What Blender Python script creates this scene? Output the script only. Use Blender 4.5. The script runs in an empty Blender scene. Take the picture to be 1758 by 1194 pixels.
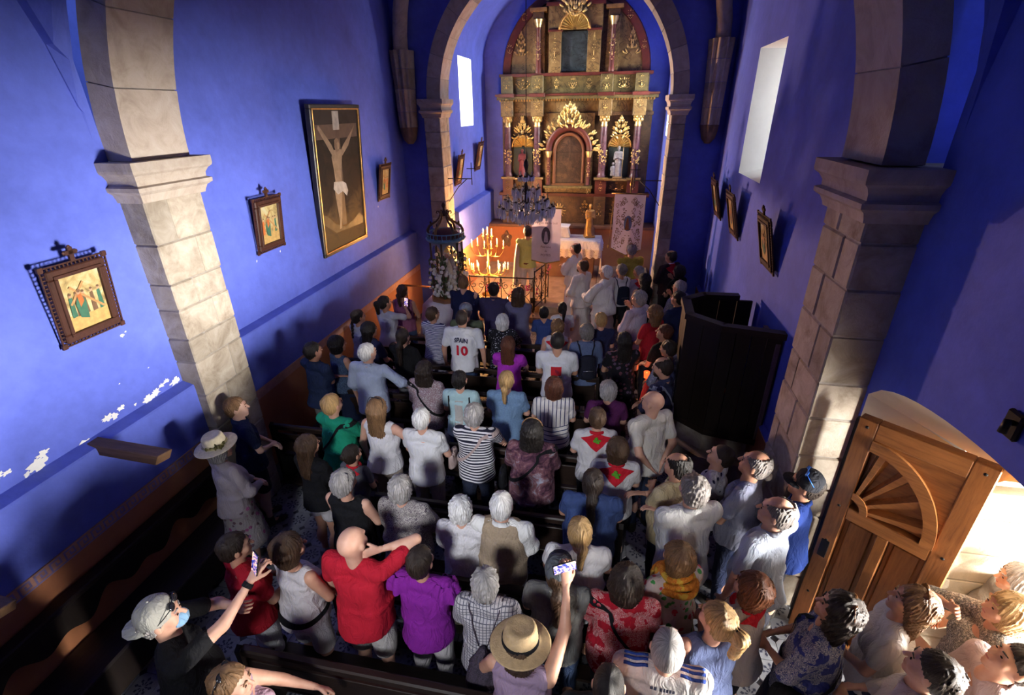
import bpy, bmesh, math, random
import numpy as np
from mathutils import Vector, Matrix, Euler
from mathutils.bvhtree import BVHTree

scene = bpy.context.scene
COL = scene.collection

# ------------------------------------------------------------------ camera
cam_d = bpy.data.cameras.new('camera'); cam_d.sensor_width = 36.0; cam_d.lens = 844.378 / 1758 * 36.0
cam_d.clip_start = 0.05; cam_d.clip_end = 200
cam = bpy.data.objects.new('camera', cam_d); COL.objects.link(cam)
R_ = ((0.98182713, 0.07090974, -0.1760321), (0.1893409, -0.42889376, 0.8832894), (-0.01286525, -0.90056757, -0.43452564))
cam.matrix_world = Matrix(((R_[0][0], -R_[0][1], -R_[0][2], 0.0),
                           (R_[1][0], -R_[1][1], -R_[1][2], 0.0),
                           (R_[2][0], -R_[2][1], -R_[2][2], 4.3),
                           (0, 0, 0, 1)))
scene.camera = cam

# ------------------------------------------------------------------ world, daylight, exposure
scene.view_settings.view_transform = 'Standard'
scene.view_settings.look = 'None'
scene.view_settings.gamma = 1.0
scene.view_settings.use_curve_mapping = False
scene.view_settings.exposure = 0.0
world = bpy.data.worlds.new('sky_world'); scene.world = world; world.use_nodes = True
_bg = world.node_tree.nodes['Background']
_bg.inputs['Color'].default_value = (0.62, 0.78, 1.0, 1); _bg.inputs['Strength'].default_value = 0.8
try:
    scene.cycles.max_bounces = 6; scene.cycles.diffuse_bounces = 4; scene.cycles.glossy_bounces = 3
    scene.cycles.transmission_bounces = 4; scene.cycles.sample_clamp_indirect = 6.0
    scene.cycles.use_denoising = True
    scene.cycles.caustics_reflective = False; scene.cycles.caustics_refractive = False
except Exception:
    pass

def aim(o, direction):
    o.rotation_euler = Vector(direction).to_track_quat('-Z', 'Y').to_euler()

def area_light(name, loc, direction, sx, sy, power, color, spread=180):
    d = bpy.data.lights.new(name, 'AREA'); d.shape = 'RECTANGLE'; d.size = sx; d.size_y = sy
    d.energy = power; d.color = color; d.spread = math.radians(spread)
    o = bpy.data.objects.new(name, d); COL.objects.link(o); o.location = loc; aim(o, direction)
    return o

def point_light(name, loc, power, color, r=0.03):
    d = bpy.data.lights.new(name, 'POINT'); d.energy = power; d.color = color; d.shadow_soft_size = r
    o = bpy.data.objects.new(name, d); COL.objects.link(o); o.location = loc
    return o

# daylight: sunlit street beyond the open door, the high windows, the round window over the choir loft
def spot_light(name, loc, target, power, color, cone, r=.06, blend=.6):
    d = bpy.data.lights.new(name, 'SPOT'); d.energy = power; d.color = color; d.spot_size = math.radians(cone); d.spot_blend = blend; d.shadow_soft_size = r
    o = bpy.data.objects.new(name, d); COL.objects.link(o); o.location = loc; aim(o, Vector(target) - Vector(loc)); return o
_s = bpy.data.lights.new('sun', 'SUN'); _s.energy = 4.0; _s.angle = math.radians(0.6); _s.color = (1.0, 0.93, 0.82)
sun = bpy.data.objects.new('sun', _s); COL.objects.link(sun); aim(sun, (-0.55, 0.62, -0.56))
area_light('street_daylight', (8.0, -0.4, 1.1), (-1, 0.25, 0.05), 4.6, 2.2, 12500, (1.0, 0.95, 0.88))
area_light('nave_window_daylight', (3.0, 7.6, 4.5), (-1, 0.35, -0.25), 1.0, 1.5, 230, (0.93, 0.97, 1.0))
area_light('chancel_window_daylight', (-4.5, 12.3, 4.9), (1, 0.45, -0.3), 1.0, 1.4, 650, (1.0, 0.97, 0.9))
area_light('chancel_south_window_daylight', (2.2, 12.9, 4.7), (-1, -0.05, -0.15), 0.9, 1.2, 650, (1.0, 0.97, 0.9))
area_light('choir_window_daylight', (-0.9, -3.55, 5.6), (-0.05, 1, -0.60), 0.8, 0.8, 27, (0.93, 0.95, 1.0), 36)
# unseen warm spots added behind the arch, without lamp bodies
spot_light('unseen_wall_spot', (-3.05, 11.2, 1.95), (1.9, 8.0, 2.9), 800, (1.0, .60, .42), 80, .06)
spot_light('unseen_altarpiece_spot', (-3.1, 11.4, 2.2), (-.9, 14.1, 4.4), 230, (1.0, .66, .32), 85, .08)

# ------------------------------------------------------------------ mesh helpers
class MB:
    """collects vertices and faces, links them as one mesh object"""
    def __init__(s): s.v = []; s.f = []; s.sm = []; s.mi = []; s.cur = 0
    def add(s, verts, faces, smooth=False):
        n = len(s.v); s.v.extend([tuple(map(float, p)) for p in verts])
        for f in faces: s.f.append(tuple(i + n for i in f)); s.sm.append(smooth); s.mi.append(s.cur)
        return s
    def box(s, x0, x1, y0, y1, z0, z1, b=0.0):
        x0, x1 = min(x0, x1), max(x0, x1); y0, y1 = min(y0, y1), max(y0, y1); z0, z1 = min(z0, z1), max(z0, z1)
        if b <= 0:
            v = [(x, y, z) for z in (z0, z1) for y in (y0, y1) for x in (x0, x1)]
            return s.add(v, [(0, 2, 3, 1), (4, 5, 7, 6), (0, 1, 5, 4), (2, 6, 7, 3), (0, 4, 6, 2), (1, 3, 7, 5)])
        b = min(b, (x1 - x0) * .45, (y1 - y0) * .45, (z1 - z0) * .45)
        v = []; ix = {}
        for sx in (0, 1):
            for sy in (0, 1):
                for sz in (0, 1):
                    X = (x0, x1)[sx]; Y = (y0, y1)[sy]; Z = (z0, z1)[sz]
                    dx, dy, dz = (b if sx == 0 else -b), (b if sy == 0 else -b), (b if sz == 0 else -b)
                    for k, p in enumerate(((X, Y + dy, Z + dz), (X + dx, Y, Z + dz), (X + dx, Y + dy, Z))):
                        ix[sx, sy, sz, k] = len(v); v.append(p)
        F = []
        for a in (0, 1):
            F.append([ix[a, 0, 0, 0], ix[a, 1, 0, 0], ix[a, 1, 1, 0], ix[a, 0, 1, 0]])
            F.append([ix[0, a, 0, 1], ix[1, a, 0, 1], ix[1, a, 1, 1], ix[0, a, 1, 1]])
            F.append([ix[0, 0, a, 2], ix[1, 0, a, 2], ix[1, 1, a, 2], ix[0, 1, a, 2]])
        for p in (0, 1):
            for q in (0, 1):
                F.append([ix[p, q, 0, 0], ix[p, q, 1, 0], ix[p, q, 1, 1], ix[p, q, 0, 1]])
                F.append([ix[p, 0, q, 0], ix[p, 1, q, 0], ix[p, 1, q, 2], ix[p, 0, q, 2]])
                F.append([ix[0, p, q, 1], ix[1, p, q, 1], ix[1, p, q, 2], ix[0, p, q, 2]])
                for r in (0, 1): F.append([ix[p, q, r, 0], ix[p, q, r, 1], ix[p, q, r, 2]])
        c = Vector(((x0 + x1) / 2, (y0 + y1) / 2, (z0 + z1) / 2)); G = []
        for f in F:
            P = [Vector(v[i]) for i in f]; n = (P[1] - P[0]).cross(P[2] - P[0])
            G.append(tuple(f) if n.dot(P[0] - c) > 0 else tuple(reversed(f)))
        return s.add(v, G)
    def prism(s, poly, axis, a, b, smooth=False):
        """extrude a 2D outline (CCW) along axis 'x','y' or 'z'"""
        def P(u, w, t): return {'x': (t, u, w), 'y': (u, t, w), 'z': (u, w, t)}[axis]
        n = len(poly); v = [P(u, w, a) for u, w in poly] + [P(u, w, b) for u, w in poly]
        f = [(i, (i + 1) % n, n + (i + 1) % n, n + i) for i in range(n)]
        if (axis == 'y') == (b > a): f = [tuple(reversed(q)) for q in f]
        s.add(v, f, smooth)
        k = len(s.v) - 2 * n
        ca = tuple(range(k, k + n)); cb = tuple(range(k + n, k + 2 * n))
        s.f += [tuple(reversed(ca)), cb]; s.sm += [False, False]; s.mi += [s.cur, s.cur]
        return s
    def tube(s, pts, r, n=8, cap=True, smooth=True, flat=1.0):
        pts = [Vector(p) for p in pts]; rr = r if isinstance(r, (list, tuple)) else [r] * len(pts)
        V = []; F = []; t0 = (pts[1] - pts[0]).normalized()
        u = t0.orthogonal().normalized()
        for i, p in enumerate(pts):
            t = (pts[min(i + 1, len(pts) - 1)] - pts[max(i - 1, 0)])
            t = t.normalized() if t.length > 1e-9 else t0
            u = (u - t * u.dot(t))
            u = u.normalized() if u.length > 1e-6 else t.orthogonal().normalized()
            w = t.cross(u)
            for k in range(n):
                a = 2 * math.pi * k / n
                V.append(p + (u * math.cos(a) + w * math.sin(a) * flat) * rr[i])
        for i in range(len(pts) - 1):
            for k in range(n):
                k2 = (k + 1) % n
                F.append((i * n + k, i * n + k2, (i + 1) * n + k2, (i + 1) * n + k))
        s.add(V, F, smooth)
        if cap:
            m = len(s.v) - len(V)
            s.f += [tuple(reversed(range(m, m + n))), tuple(range(m + len(V) - n, m + len(V)))]; s.sm += [False, False]; s.mi += [s.cur] * 2
        return s
    def lathe(s, prof, c=(0, 0, 0), n=16, axis='z', smooth=True, a0=0.0, a1=2 * math.pi):
        full = abs(a1 - a0 - 2 * math.pi) < 1e-6; m = n if full else n + 1
        V = []
        for r, h in prof:
            for k in range(m):
                a = a0 + (a1 - a0) * k / n
                x, y, z = r * math.cos(a), r * math.sin(a), h
                if axis == 'y': x, y, z = x, h, y
                if axis == 'x': x, y, z = h, x, y
                V.append((c[0] + x, c[1] + y, c[2] + z))
        F = []
        for i in range(len(prof) - 1):
            for k in range(n):
                k2 = (k + 1) % m if full else k + 1
                q = (i * m + k, i * m + k2, (i + 1) * m + k2, (i + 1) * m + k)
                F.append(q if axis == 'z' else tuple(reversed(q)))
        return s.add(V, F, smooth)
    def ball(s, c, r, n=8, m=6, rot=None):
        rx, ry, rz = r if isinstance(r, (tuple, list)) else (r, r, r)
        V = []; F = []
        for i in range(m + 1):
            t = math.pi * i / m
            for k in range(n):
                a = 2 * math.pi * k / n
                p = Vector((rx * math.sin(t) * math.cos(a), ry * math.sin(t) * math.sin(a), -rz * math.cos(t)))
                if rot is not None: p = rot @ p
                V.append((c[0] + p.x, c[1] + p.y, c[2] + p.z))
        for i in range(m):
            for k in range(n):
                k2 = (k + 1) % n
                F.append((i * n + k, i * n + k2, (i + 1) * n + k2, (i + 1) * n + k))
        return s.add(V, F, True)
    def grid(s, P, smooth=True, flip=False):
        """P[i][j] points"""
        a, b = len(P), len(P[0]); V = [p for r in P for p in r]; F = []
        for i in range(a - 1):
            for j in range(b - 1):
                q = (i * b + j, (i + 1) * b + j, (i + 1) * b + j + 1, i * b + j + 1)
                F.append(tuple(reversed(q)) if flip else q)
        return s.add(V, F, smooth)
    def mesh(s, name):
        me = bpy.data.meshes.new(name); me.from_pydata(s.v, [], s.f)
        me.polygons.foreach_set('use_smooth', s.sm)
        if any(s.mi): me.polygons.foreach_set('material_index', s.mi)
        me.update(); return me
    def obj(s, name, m, parent=None, loc=(0, 0, 0), rot=None):
        return link(name, s.mesh(name), m, parent, loc, rot)

def link(name, me, m, parent=None, loc=(0, 0, 0), rot=None, per_object=False):
    o = bpy.data.objects.new(name, me); COL.objects.link(o)
    ms = m if isinstance(m, (list, tuple)) else [m]
    if per_object:
        while len(me.materials) < len(ms): me.materials.append(None)
        for i, x in enumerate(ms): o.material_slots[i].link = 'OBJECT'; o.material_slots[i].material = x
    elif not me.materials:
        for x in ms: me.materials.append(x)
    o.location = loc
    if rot is not None: o.rotation_euler = rot
    if parent is not None: o.parent = parent
    return o

def empty(name, label=None, cat=None, loc=(0, 0, 0), rz=0.0, group=None, kind=None):
    o = bpy.data.objects.new(name, None); COL.objects.link(o); o.empty_display_size = .1
    o.location = loc; o.rotation_euler = (0, 0, rz)
    return tag(o, label, cat, group, kind)

def tag(o, label=None, cat=None, group=None, kind=None):
    if label: o['label'] = label
    if cat: o['category'] = cat
    if group: o['group'] = group
    if kind: o['kind'] = kind
    return o

def struct(o, label=None): return tag(o, label, None, None, 'structure')

# ------------------------------------------------------------------ materials
MATS = {}
def nt(name):
    m = bpy.data.materials.new(name); m.use_nodes = True
    n = m.node_tree; b = n.nodes['Principled BSDF']
    return m, n, b

def _coord(n, kind='Object', scale=(1, 1, 1), rot=(0, 0, 0), loc=(0, 0, 0)):
    c = n.nodes.new('ShaderNodeTexCoord'); mp = n.nodes.new('ShaderNodeMapping')
    mp.inputs['Scale'].default_value = scale; mp.inputs['Rotation'].default_value = rot; mp.inputs['Location'].default_value = loc
    n.links.new(c.outputs[kind], mp.inputs['Vector']); return mp.outputs['Vector']

def _noise(n, vec, scale, detail=3, rough=.55, dist=0.0):
    t = n.nodes.new('ShaderNodeTexNoise'); t.inputs['Scale'].default_value = scale; t.inputs['Detail'].default_value = detail
    t.inputs['Roughness'].default_value = rough; t.inputs['Distortion'].default_value = dist
    n.links.new(vec, t.inputs['Vector']); return t.outputs['Fac']

def _ramp(n, fac, stops, interp='LINEAR'):
    r = n.nodes.new('ShaderNodeValToRGB'); e = r.color_ramp.elements; r.color_ramp.interpolation = interp
    while len(e) < len(stops): e.new(0.5)
    for i, (p, c) in enumerate(stops): e[i].position = p; e[i].color = (c[0], c[1], c[2], 1)
    n.links.new(fac, r.inputs['Fac']); return r.outputs['Color']

def _mix(n, fac, a, b, blend='MIX'):
    x = n.nodes.new('ShaderNodeMix'); x.data_type = 'RGBA'; x.blend_type = blend
    for sock, val in ((x.inputs[0], fac), (x.inputs[6], a), (x.inputs[7], b)):
        if isinstance(val, (int, float)): sock.default_value = val
        elif isinstance(val, tuple): sock.default_value = (val[0], val[1], val[2], 1)
        else: n.links.new(val, sock)
    return x.outputs[2]

def _math(n, op, a, b=None):
    x = n.nodes.new('ShaderNodeMath'); x.operation = op
    for i, val in enumerate((a, b)):
        if val is None: continue
        if isinstance(val, (int, float)): x.inputs[i].default_value = val
        else: n.links.new(val, x.inputs[i])
    return x.outputs[0]

def _bump(n, b, h, strength=.3, dist=.01):
    x = n.nodes.new('ShaderNodeBump'); x.inputs['Strength'].default_value = strength; x.inputs['Distance'].default_value = dist
    n.links.new(h, x.inputs['Height']); n.links.new(x.outputs['Normal'], b.inputs['Normal'])

def dark(c, k): return tuple(v * k for v in c)

def plain(name, col, rough=.6, metal=0.0, var=.15, nscale=8.0, bump=.0, emit=None, estr=0.0, spec=None):
    key = ('plain', name)
    if key in MATS: return MATS[key]
    m, n, b = nt(name)
    v = _coord(n)
    if var > 0:
        f = _noise(n, v, nscale, 4)
        n.links.new(_ramp(n, f, [(.25, dark(col, 1 - var)), (.75, tuple(min(1, x * (1 + var)) for x in col))]), b.inputs['Base Color'])
    else: b.inputs['Base Color'].default_value = (*col, 1)
    b.inputs['Roughness'].default_value = rough; b.inputs['Metallic'].default_value = metal
    if spec is not None: b.inputs['Specular IOR Level'].default_value = spec
    if bump > 0: _bump(n, b, _noise(n, v, nscale * 4, 5), bump, .01)
    if emit: b.inputs['Emission Color'].default_value = (*emit, 1); b.inputs['Emission Strength'].default_value = estr
    MATS[key] = m; return m

# ------------------------------------------------------------------ figures grown from distance fields
def _ax(o, h, n): return (o + h * np.arange(n)).astype(np.float32)

def _dist(pr, X, Y, Z):
    t = pr[0]
    if t == 'c':
        _, a, b, ra, rb, k = pr
        ax, ay, az = a; bx, by, bz = b; dx, dy, dz = bx - ax, by - ay, bz - az
        L = dx * dx + dy * dy + dz * dz + 1e-9
        px, py, pz = X - ax, Y - ay, Z - az
        s = np.clip((px * dx + py * dy + pz * dz) / L, 0, 1)
        q = (px - s * dx) ** 2 + (py - s * dy) ** 2 + (pz - s * dz) ** 2
        return np.sqrt(q) - (ra + (rb - ra) * s)
    if t == 'e':
        c, r = pr[1], pr[2]; M = pr[4] if len(pr) > 4 else None
        px, py, pz = X - c[0], Y - c[1], Z - c[2]
        if M is not None:
            px, py, pz = (M[0][0] * px + M[1][0] * py + M[2][0] * pz, M[0][1] * px + M[1][1] * py + M[2][1] * pz, M[0][2] * px + M[1][2] * py + M[2][2] * pz)
        k0 = np.sqrt((px / r[0]) ** 2 + (py / r[1]) ** 2 + (pz / r[2]) ** 2)
        k1 = np.sqrt((px / r[0] ** 2) ** 2 + (py / r[1] ** 2) ** 2 + (pz / r[2] ** 2) ** 2) + 1e-6
        return k0 * (k0 - 1) / k1
    if t == 't':
        _, a, b, A, B, k = pr[:6]
        ax, ay, az = a; bx, by, bz = b; dx, dy, dz = bx - ax, by - ay, bz - az
        L = dx * dx + dy * dy + dz * dz + 1e-9; Ls = math.sqrt(L)
        px, py, pz = X - ax, Y - ay, Z - az
        s0 = (px * dx + py * dy + pz * dz) / L; s = np.clip(s0, 0, 1)
        rx = A[0] + (B[0] - A[0]) * s; ry = A[1] + (B[1] - A[1]) * s
        w = (s0 - s) * Ls; rw = pr[6] if len(pr) > 6 else .06
        u = px - s * dx; v = py - s * dy
        kk = np.sqrt((u / rx) ** 2 + (v / ry) ** 2 + (w / rw) ** 2)
        return (kk - 1) * np.minimum(rx, ry)

def _bbox(pr, m):
    t = pr[0]
    if t == 'c': a, b, r = np.array(pr[1]), np.array(pr[2]), max(pr[3], pr[4]); return np.minimum(a, b) - r - m, np.maximum(a, b) + r + m
    if t == 'e': r = np.array(pr[2]) if len(pr) < 5 or pr[4] is None else np.full(3, max(pr[2])); return np.array(pr[1]) - r - m, np.array(pr[1]) + r + m
    if t == 't':
        a, b = np.array(pr[1]), np.array(pr[2]); rx, ry = max(pr[3][0], pr[4][0]), max(pr[3][1], pr[4][1]); rw = pr[6] if len(pr) > 6 else .06
        r = np.array((rx, ry, rw)); return np.minimum(a, b) - r - m, np.maximum(a, b) + r + m

def sdf_mesh(prims, h, post=None, smooth=1):
    """prims: list of ('c'|'e'|'t', ...) joined with a soft union; ('-', prim) cut away; ('p', point, normal) half-space cut"""
    pos = [p for p in prims if p[0] in 'cet']
    bb = [_bbox(p, 0) for p in pos]
    lo = np.min([b[0] for b in bb], axis=0) - 2.5 * h; hi = np.max([b[1] for b in bb], axis=0) + 2.5 * h
    n = np.ceil((hi - lo) / h).astype(int) + 1
    ax = [_ax(lo[i], h, n[i]) for i in range(3)]
    F = np.full(n, .12, np.float32); m = .06
    for p in prims:
        if p[0] == 'p':
            c, nn = p[1], p[2]
            d = (ax[0] - c[0])[:, None, None] * nn[0] + (ax[1] - c[1])[None, :, None] * nn[1] + (ax[2] - c[2])[None, None, :] * nn[2]
            F = np.maximum(F, d); continue
        neg = p[0] == '-'; q = p[1] if neg else p
        a, b = _bbox(q, m)
        i0 = np.clip(np.floor((a - lo) / h).astype(int), 0, n - 1); i1 = np.clip(np.ceil((b - lo) / h).astype(int) + 1, 1, n)
        sl = tuple(slice(i0[k], i1[k]) for k in range(3))
        d = _dist(q, ax[0][sl[0]][:, None, None], ax[1][sl[1]][None, :, None], ax[2][sl[2]][None, None, :])
        k = q[3] if q[0] == 'e' else q[5]
        G = F[sl]
        if neg:
            d = -d; hh = np.clip(.5 + .5 * (G - d) / k, 0, 1); F[sl] = d + (G - d) * hh + k * hh * (1 - hh)
        else:
            hh = np.clip(.5 + .5 * (G - d) / k, 0, 1); F[sl] = G + (d - G) * hh - k * hh * (1 - hh)
    if post is not None: F = post(F, ax[0][:, None, None], ax[1][None, :, None], ax[2][None, None, :]).astype(np.float32)
    F[0] = F[-1] = .1; F[:, 0] = F[:, -1] = .1; F[:, :, 0] = F[:, :, -1] = .1
    return _nets(F, lo, h, smooth)

_OFF = [(0, 0, 0), (1, 0, 0), (0, 1, 0), (1, 1, 0), (0, 0, 1), (1, 0, 1), (0, 1, 1), (1, 1, 1)]
_EDG = [(0, 1), (2, 3), (4, 5), (6, 7), (0, 2), (1, 3), (4, 6), (5, 7), (0, 4), (1, 5), (2, 6), (3, 7)]
def _nets(F, lo, h, smooth):
    S = F < 0
    nx, ny, nz = F.shape
    c = S[:-1, :-1, :-1].astype(np.uint8)
    tot = np.zeros(c.shape, np.uint8)
    for o in _OFF: tot += S[o[0]:nx - 1 + o[0], o[1]:ny - 1 + o[1], o[2]:nz - 1 + o[2]]
    act = (tot > 0) & (tot < 8)
    I = np.argwhere(act); idx = np.full(c.shape, -1, np.int32); idx[act] = np.arange(len(I))
    val = np.stack([F[I[:, 0] + o[0], I[:, 1] + o[1], I[:, 2] + o[2]] for o in _OFF], 1)
    P = np.zeros((len(I), 3), np.float32); W = np.zeros(len(I), np.float32)
    O = np.array(_OFF, np.float32)
    for a, b in _EDG:
        fa, fb = val[:, a], val[:, b]; x = (fa < 0) != (fb < 0)
        t = np.where(x, fa / np.where(x, fa - fb, 1), 0)
        P += np.where(x[:, None], O[a] + (O[b] - O[a]) * t[:, None], 0); W += x
    V = (I + P / W[:, None]) * h + lo
    Q = []
    for axis in range(3):
        s1 = [slice(1, -1)] * 3; s1[axis] = slice(0, -1); s2 = [slice(1, -1)] * 3; s2[axis] = slice(1, None)
        A = S[tuple(s1)]; B = S[tuple(s2)]
        for flip, mask in ((False, A & ~B), (True, ~A & B)):
            e = np.argwhere(mask)
            if not len(e): continue
            off = [1, 1, 1]; off[axis] = 0; e = e + off
            u, v = (axis + 1) % 3, (axis + 2) % 3
            def cell(du, dv):
                g = e.copy(); g[:, u] -= du; g[:, v] -= dv; return idx[g[:, 0], g[:, 1], g[:, 2]]
            q = np.stack([cell(1, 1), cell(0, 1), cell(0, 0), cell(1, 0)], 1)
            Q.append(q[:, ::-1] if flip else q)
    Q = np.concatenate(Q)
    for _ in range(smooth):
        acc = np.zeros_like(V); cnt = np.zeros(len(V))
        for i in range(4):
            j = Q[:, i]; k = Q[:, (i + 1) % 4]
            for d in range(3): acc[:, d] += np.bincount(j, V[k, d], len(V)) + np.bincount(k, V[j, d], len(V))
            cnt += np.bincount(j, minlength=len(V)) + np.bincount(k, minlength=len(V))
        V = V * .4 + .6 * acc / np.maximum(cnt, 1)[:, None]
    return V, Q

def np_mesh(name, pieces):
    """pieces: list of (V, Q[, material index]) put together as one mesh"""
    V = np.concatenate([p[0] for p in pieces]); off = 0; Q = []; M = []
    for p in pieces:
        Q.append(p[1] + off); off += len(p[0]); M.append(np.full(len(p[1]), p[2] if len(p) > 2 else 0))
    Q = np.concatenate(Q); M = np.concatenate(M)
    me = bpy.data.meshes.new(name)
    me.vertices.add(len(V)); me.vertices.foreach_set('co', V.astype(np.float32).ravel())
    me.loops.add(Q.size); me.loops.foreach_set('vertex_index', Q.astype(np.int32).ravel())
    me.polygons.add(len(Q)); me.polygons.foreach_set('loop_start', np.arange(0, Q.size, 4, dtype=np.int32))
    me.polygons.foreach_set('loop_total', np.full(len(Q), 4, np.int32))
    me.polygons.foreach_set('use_smooth', np.ones(len(Q), bool))
    if M.any(): me.polygons.foreach_set('material_index', M.astype(np.int32))
    me.update(calc_edges=True); return me

def folds(seed, amp, fx=22, fz=9):
    r = np.random.RandomState(seed); ph = r.rand(6) * 6.28; a = r.rand(6) * 2 - 1
    def f(F, X, Y, Z):
        n = (np.sin(fx * X + 8 * a[0] * Z + ph[0]) * np.sin(fz * Z + 6 * X * a[1] + ph[1]) +
             .7 * np.sin(fx * 1.3 * (X * .6 + Y * .8) + 14 * a[2] * Z + ph[2]) +
             .6 * np.sin(fz * 2.2 * Z + 9 * X * a[3] + 12 * Y * a[4] + ph[3]))
        return F + amp * n
    return f

# --- head, hand, shoe and hair prototypes (metres, for a person 1.70 m tall)
def make_head(male):
    j = 1.06 if male else .95
    P = [('e', (0, -.012, .025), (.075, .094, .088), .02), ('e', (0, .02, -.045), (.056 * j, .068, .066), .03),
         ('e', (0, .068, -.092), (.024 * j, .018, .018), .02), ('c', (0, .086, .018), (0, .108, -.02), .008, .0135, .012),
         ('c', (-.034, .078, .03), (.034, .078, .03), .012 if male else .008, .012 if male else .008, .016),
         ('e', (-.04, .055, -.022), (.026, .026, .028), .02), ('e', (.04, .055, -.022), (.026, .026, .028), .02),
         ('-', ('e', (-.031, .098, .008), (.017, .014, .011), .012)), ('-', ('e', (.031, .098, .008), (.017, .014, .011), .012)),
         ('c', (-.018, .086, -.053), (.018, .086, -.053), .007, .007, .01), ('c', (-.014, .086, -.063), (.014, .086, -.063), .007, .007, .008),
         ('e', (-.078, -.006, -.006), (.011, .021, .034), .008), ('e', (.078, -.006, -.006), (.011, .021, .034), .008),
         ('c', (0, -.018, -.05), (0, -.016, -.165), .052 * j, .052 * j, .03)]
    h = sdf_mesh(P, .0085, smooth=1)
    eyes = []
    for s in (-1, 1):
        b = MB(); b.ball((s * .031, .087, .007), (.0105, .0045, .0042), 8, 6); V = np.array(b.v); Q = np.array([f for f in b.f])
        eyes.append((V, Q, 1))
    lip = MB(); lip.ball((0, .091, -.056), (.02, .0035, .0055), 8, 4); eyes.append((np.array(lip.v), np.array(lip.f), 2))
    return [(h[0], h[1], 0)] + eyes

def make_hand(curl):
    P = [('t', (0, 0, .02), (0, 0, -.085), (.017, .026), (.014, .041), .012, .012)]
    for k, (y, L) in enumerate(((-.031, .058), (-.0105, .073), (.0105, .078), (.031, .07))):
        p = np.array((0, y, -.086)); a = .25
        for s, q in enumerate((.45, .32, .23)):
            d = np.array((-math.sin(a), y * .6 * (1 - curl * .5), -math.cos(a))); d /= np.linalg.norm(d)
            p2 = p + d * L * q * 1.15; P.append(('c', tuple(p), tuple(p2), .0092 - s * .0006, .0086 - s * .0006, .004)); p = p2; a += curl
    P += [('c', (0, .03, -.022), (-.014, .054, -.055), .013, .0105, .01), ('c', (-.014, .054, -.055), (-.022 - .012 * curl, .062, -.088), .0102, .0085, .004)]
    return sdf_mesh(P, .0072, smooth=0)

HEAD = {True: make_head(True), False: make_head(False)}
HAND = {'relax': make_hand(.42), 'grip': make_hand(1.0)}
SHOE = sdf_mesh([('t', (0, -.06, .035), (0, .0, .038), (.037, .05), (.04, .06), .02, .03), ('e', (0, .09, .03), (.043, .085, .035), .03),
                 ('c', (0, -.04, .05), (0, -.035, .10), .043, .04, .02), ('p', (0, 0, .0), (0, 0, -1))], .014, smooth=1)

def locks(n, amp, seed, curly=0.0):
    r = np.random.RandomState(seed); ph = r.rand(8) * 6.28
    def f(F, X, Y, Z):
        th = np.arctan2(X, Y + .035) + .5 * np.sin(9 * Z + ph[0])
        g = 1.35 * amp * (np.sin(1.35 * n * th + ph[1] + 14 * Z * np.sin(ph[2])) + .6 * np.sin(1.7 * n * th + ph[3] + 22 * Z))
        g = g * np.clip((np.sqrt(X ** 2 + (Y + .035) ** 2)) / .05, .25, 1)
        g = g + .0038 * np.sin(37 * X + ph[4]) * np.sin(34 * Y + ph[5]) * np.sin(31 * Z + ph[6]) + .0022 * np.sin(64 * X + 20 * Z + ph[7]) * np.sin(58 * Y + ph[2])
        if curly: g = g * .55 + 1.25 * curly * (np.sin(75 * X + ph[4] + 3 * np.sin(40 * Z)) * np.sin(70 * Y + ph[5]) * np.sin(68 * Z + ph[6]) + .5 * np.sin(120 * X + ph[7]) * np.sin(115 * Z) * np.sin(118 * Y))
        return F + g
    return f

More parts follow.
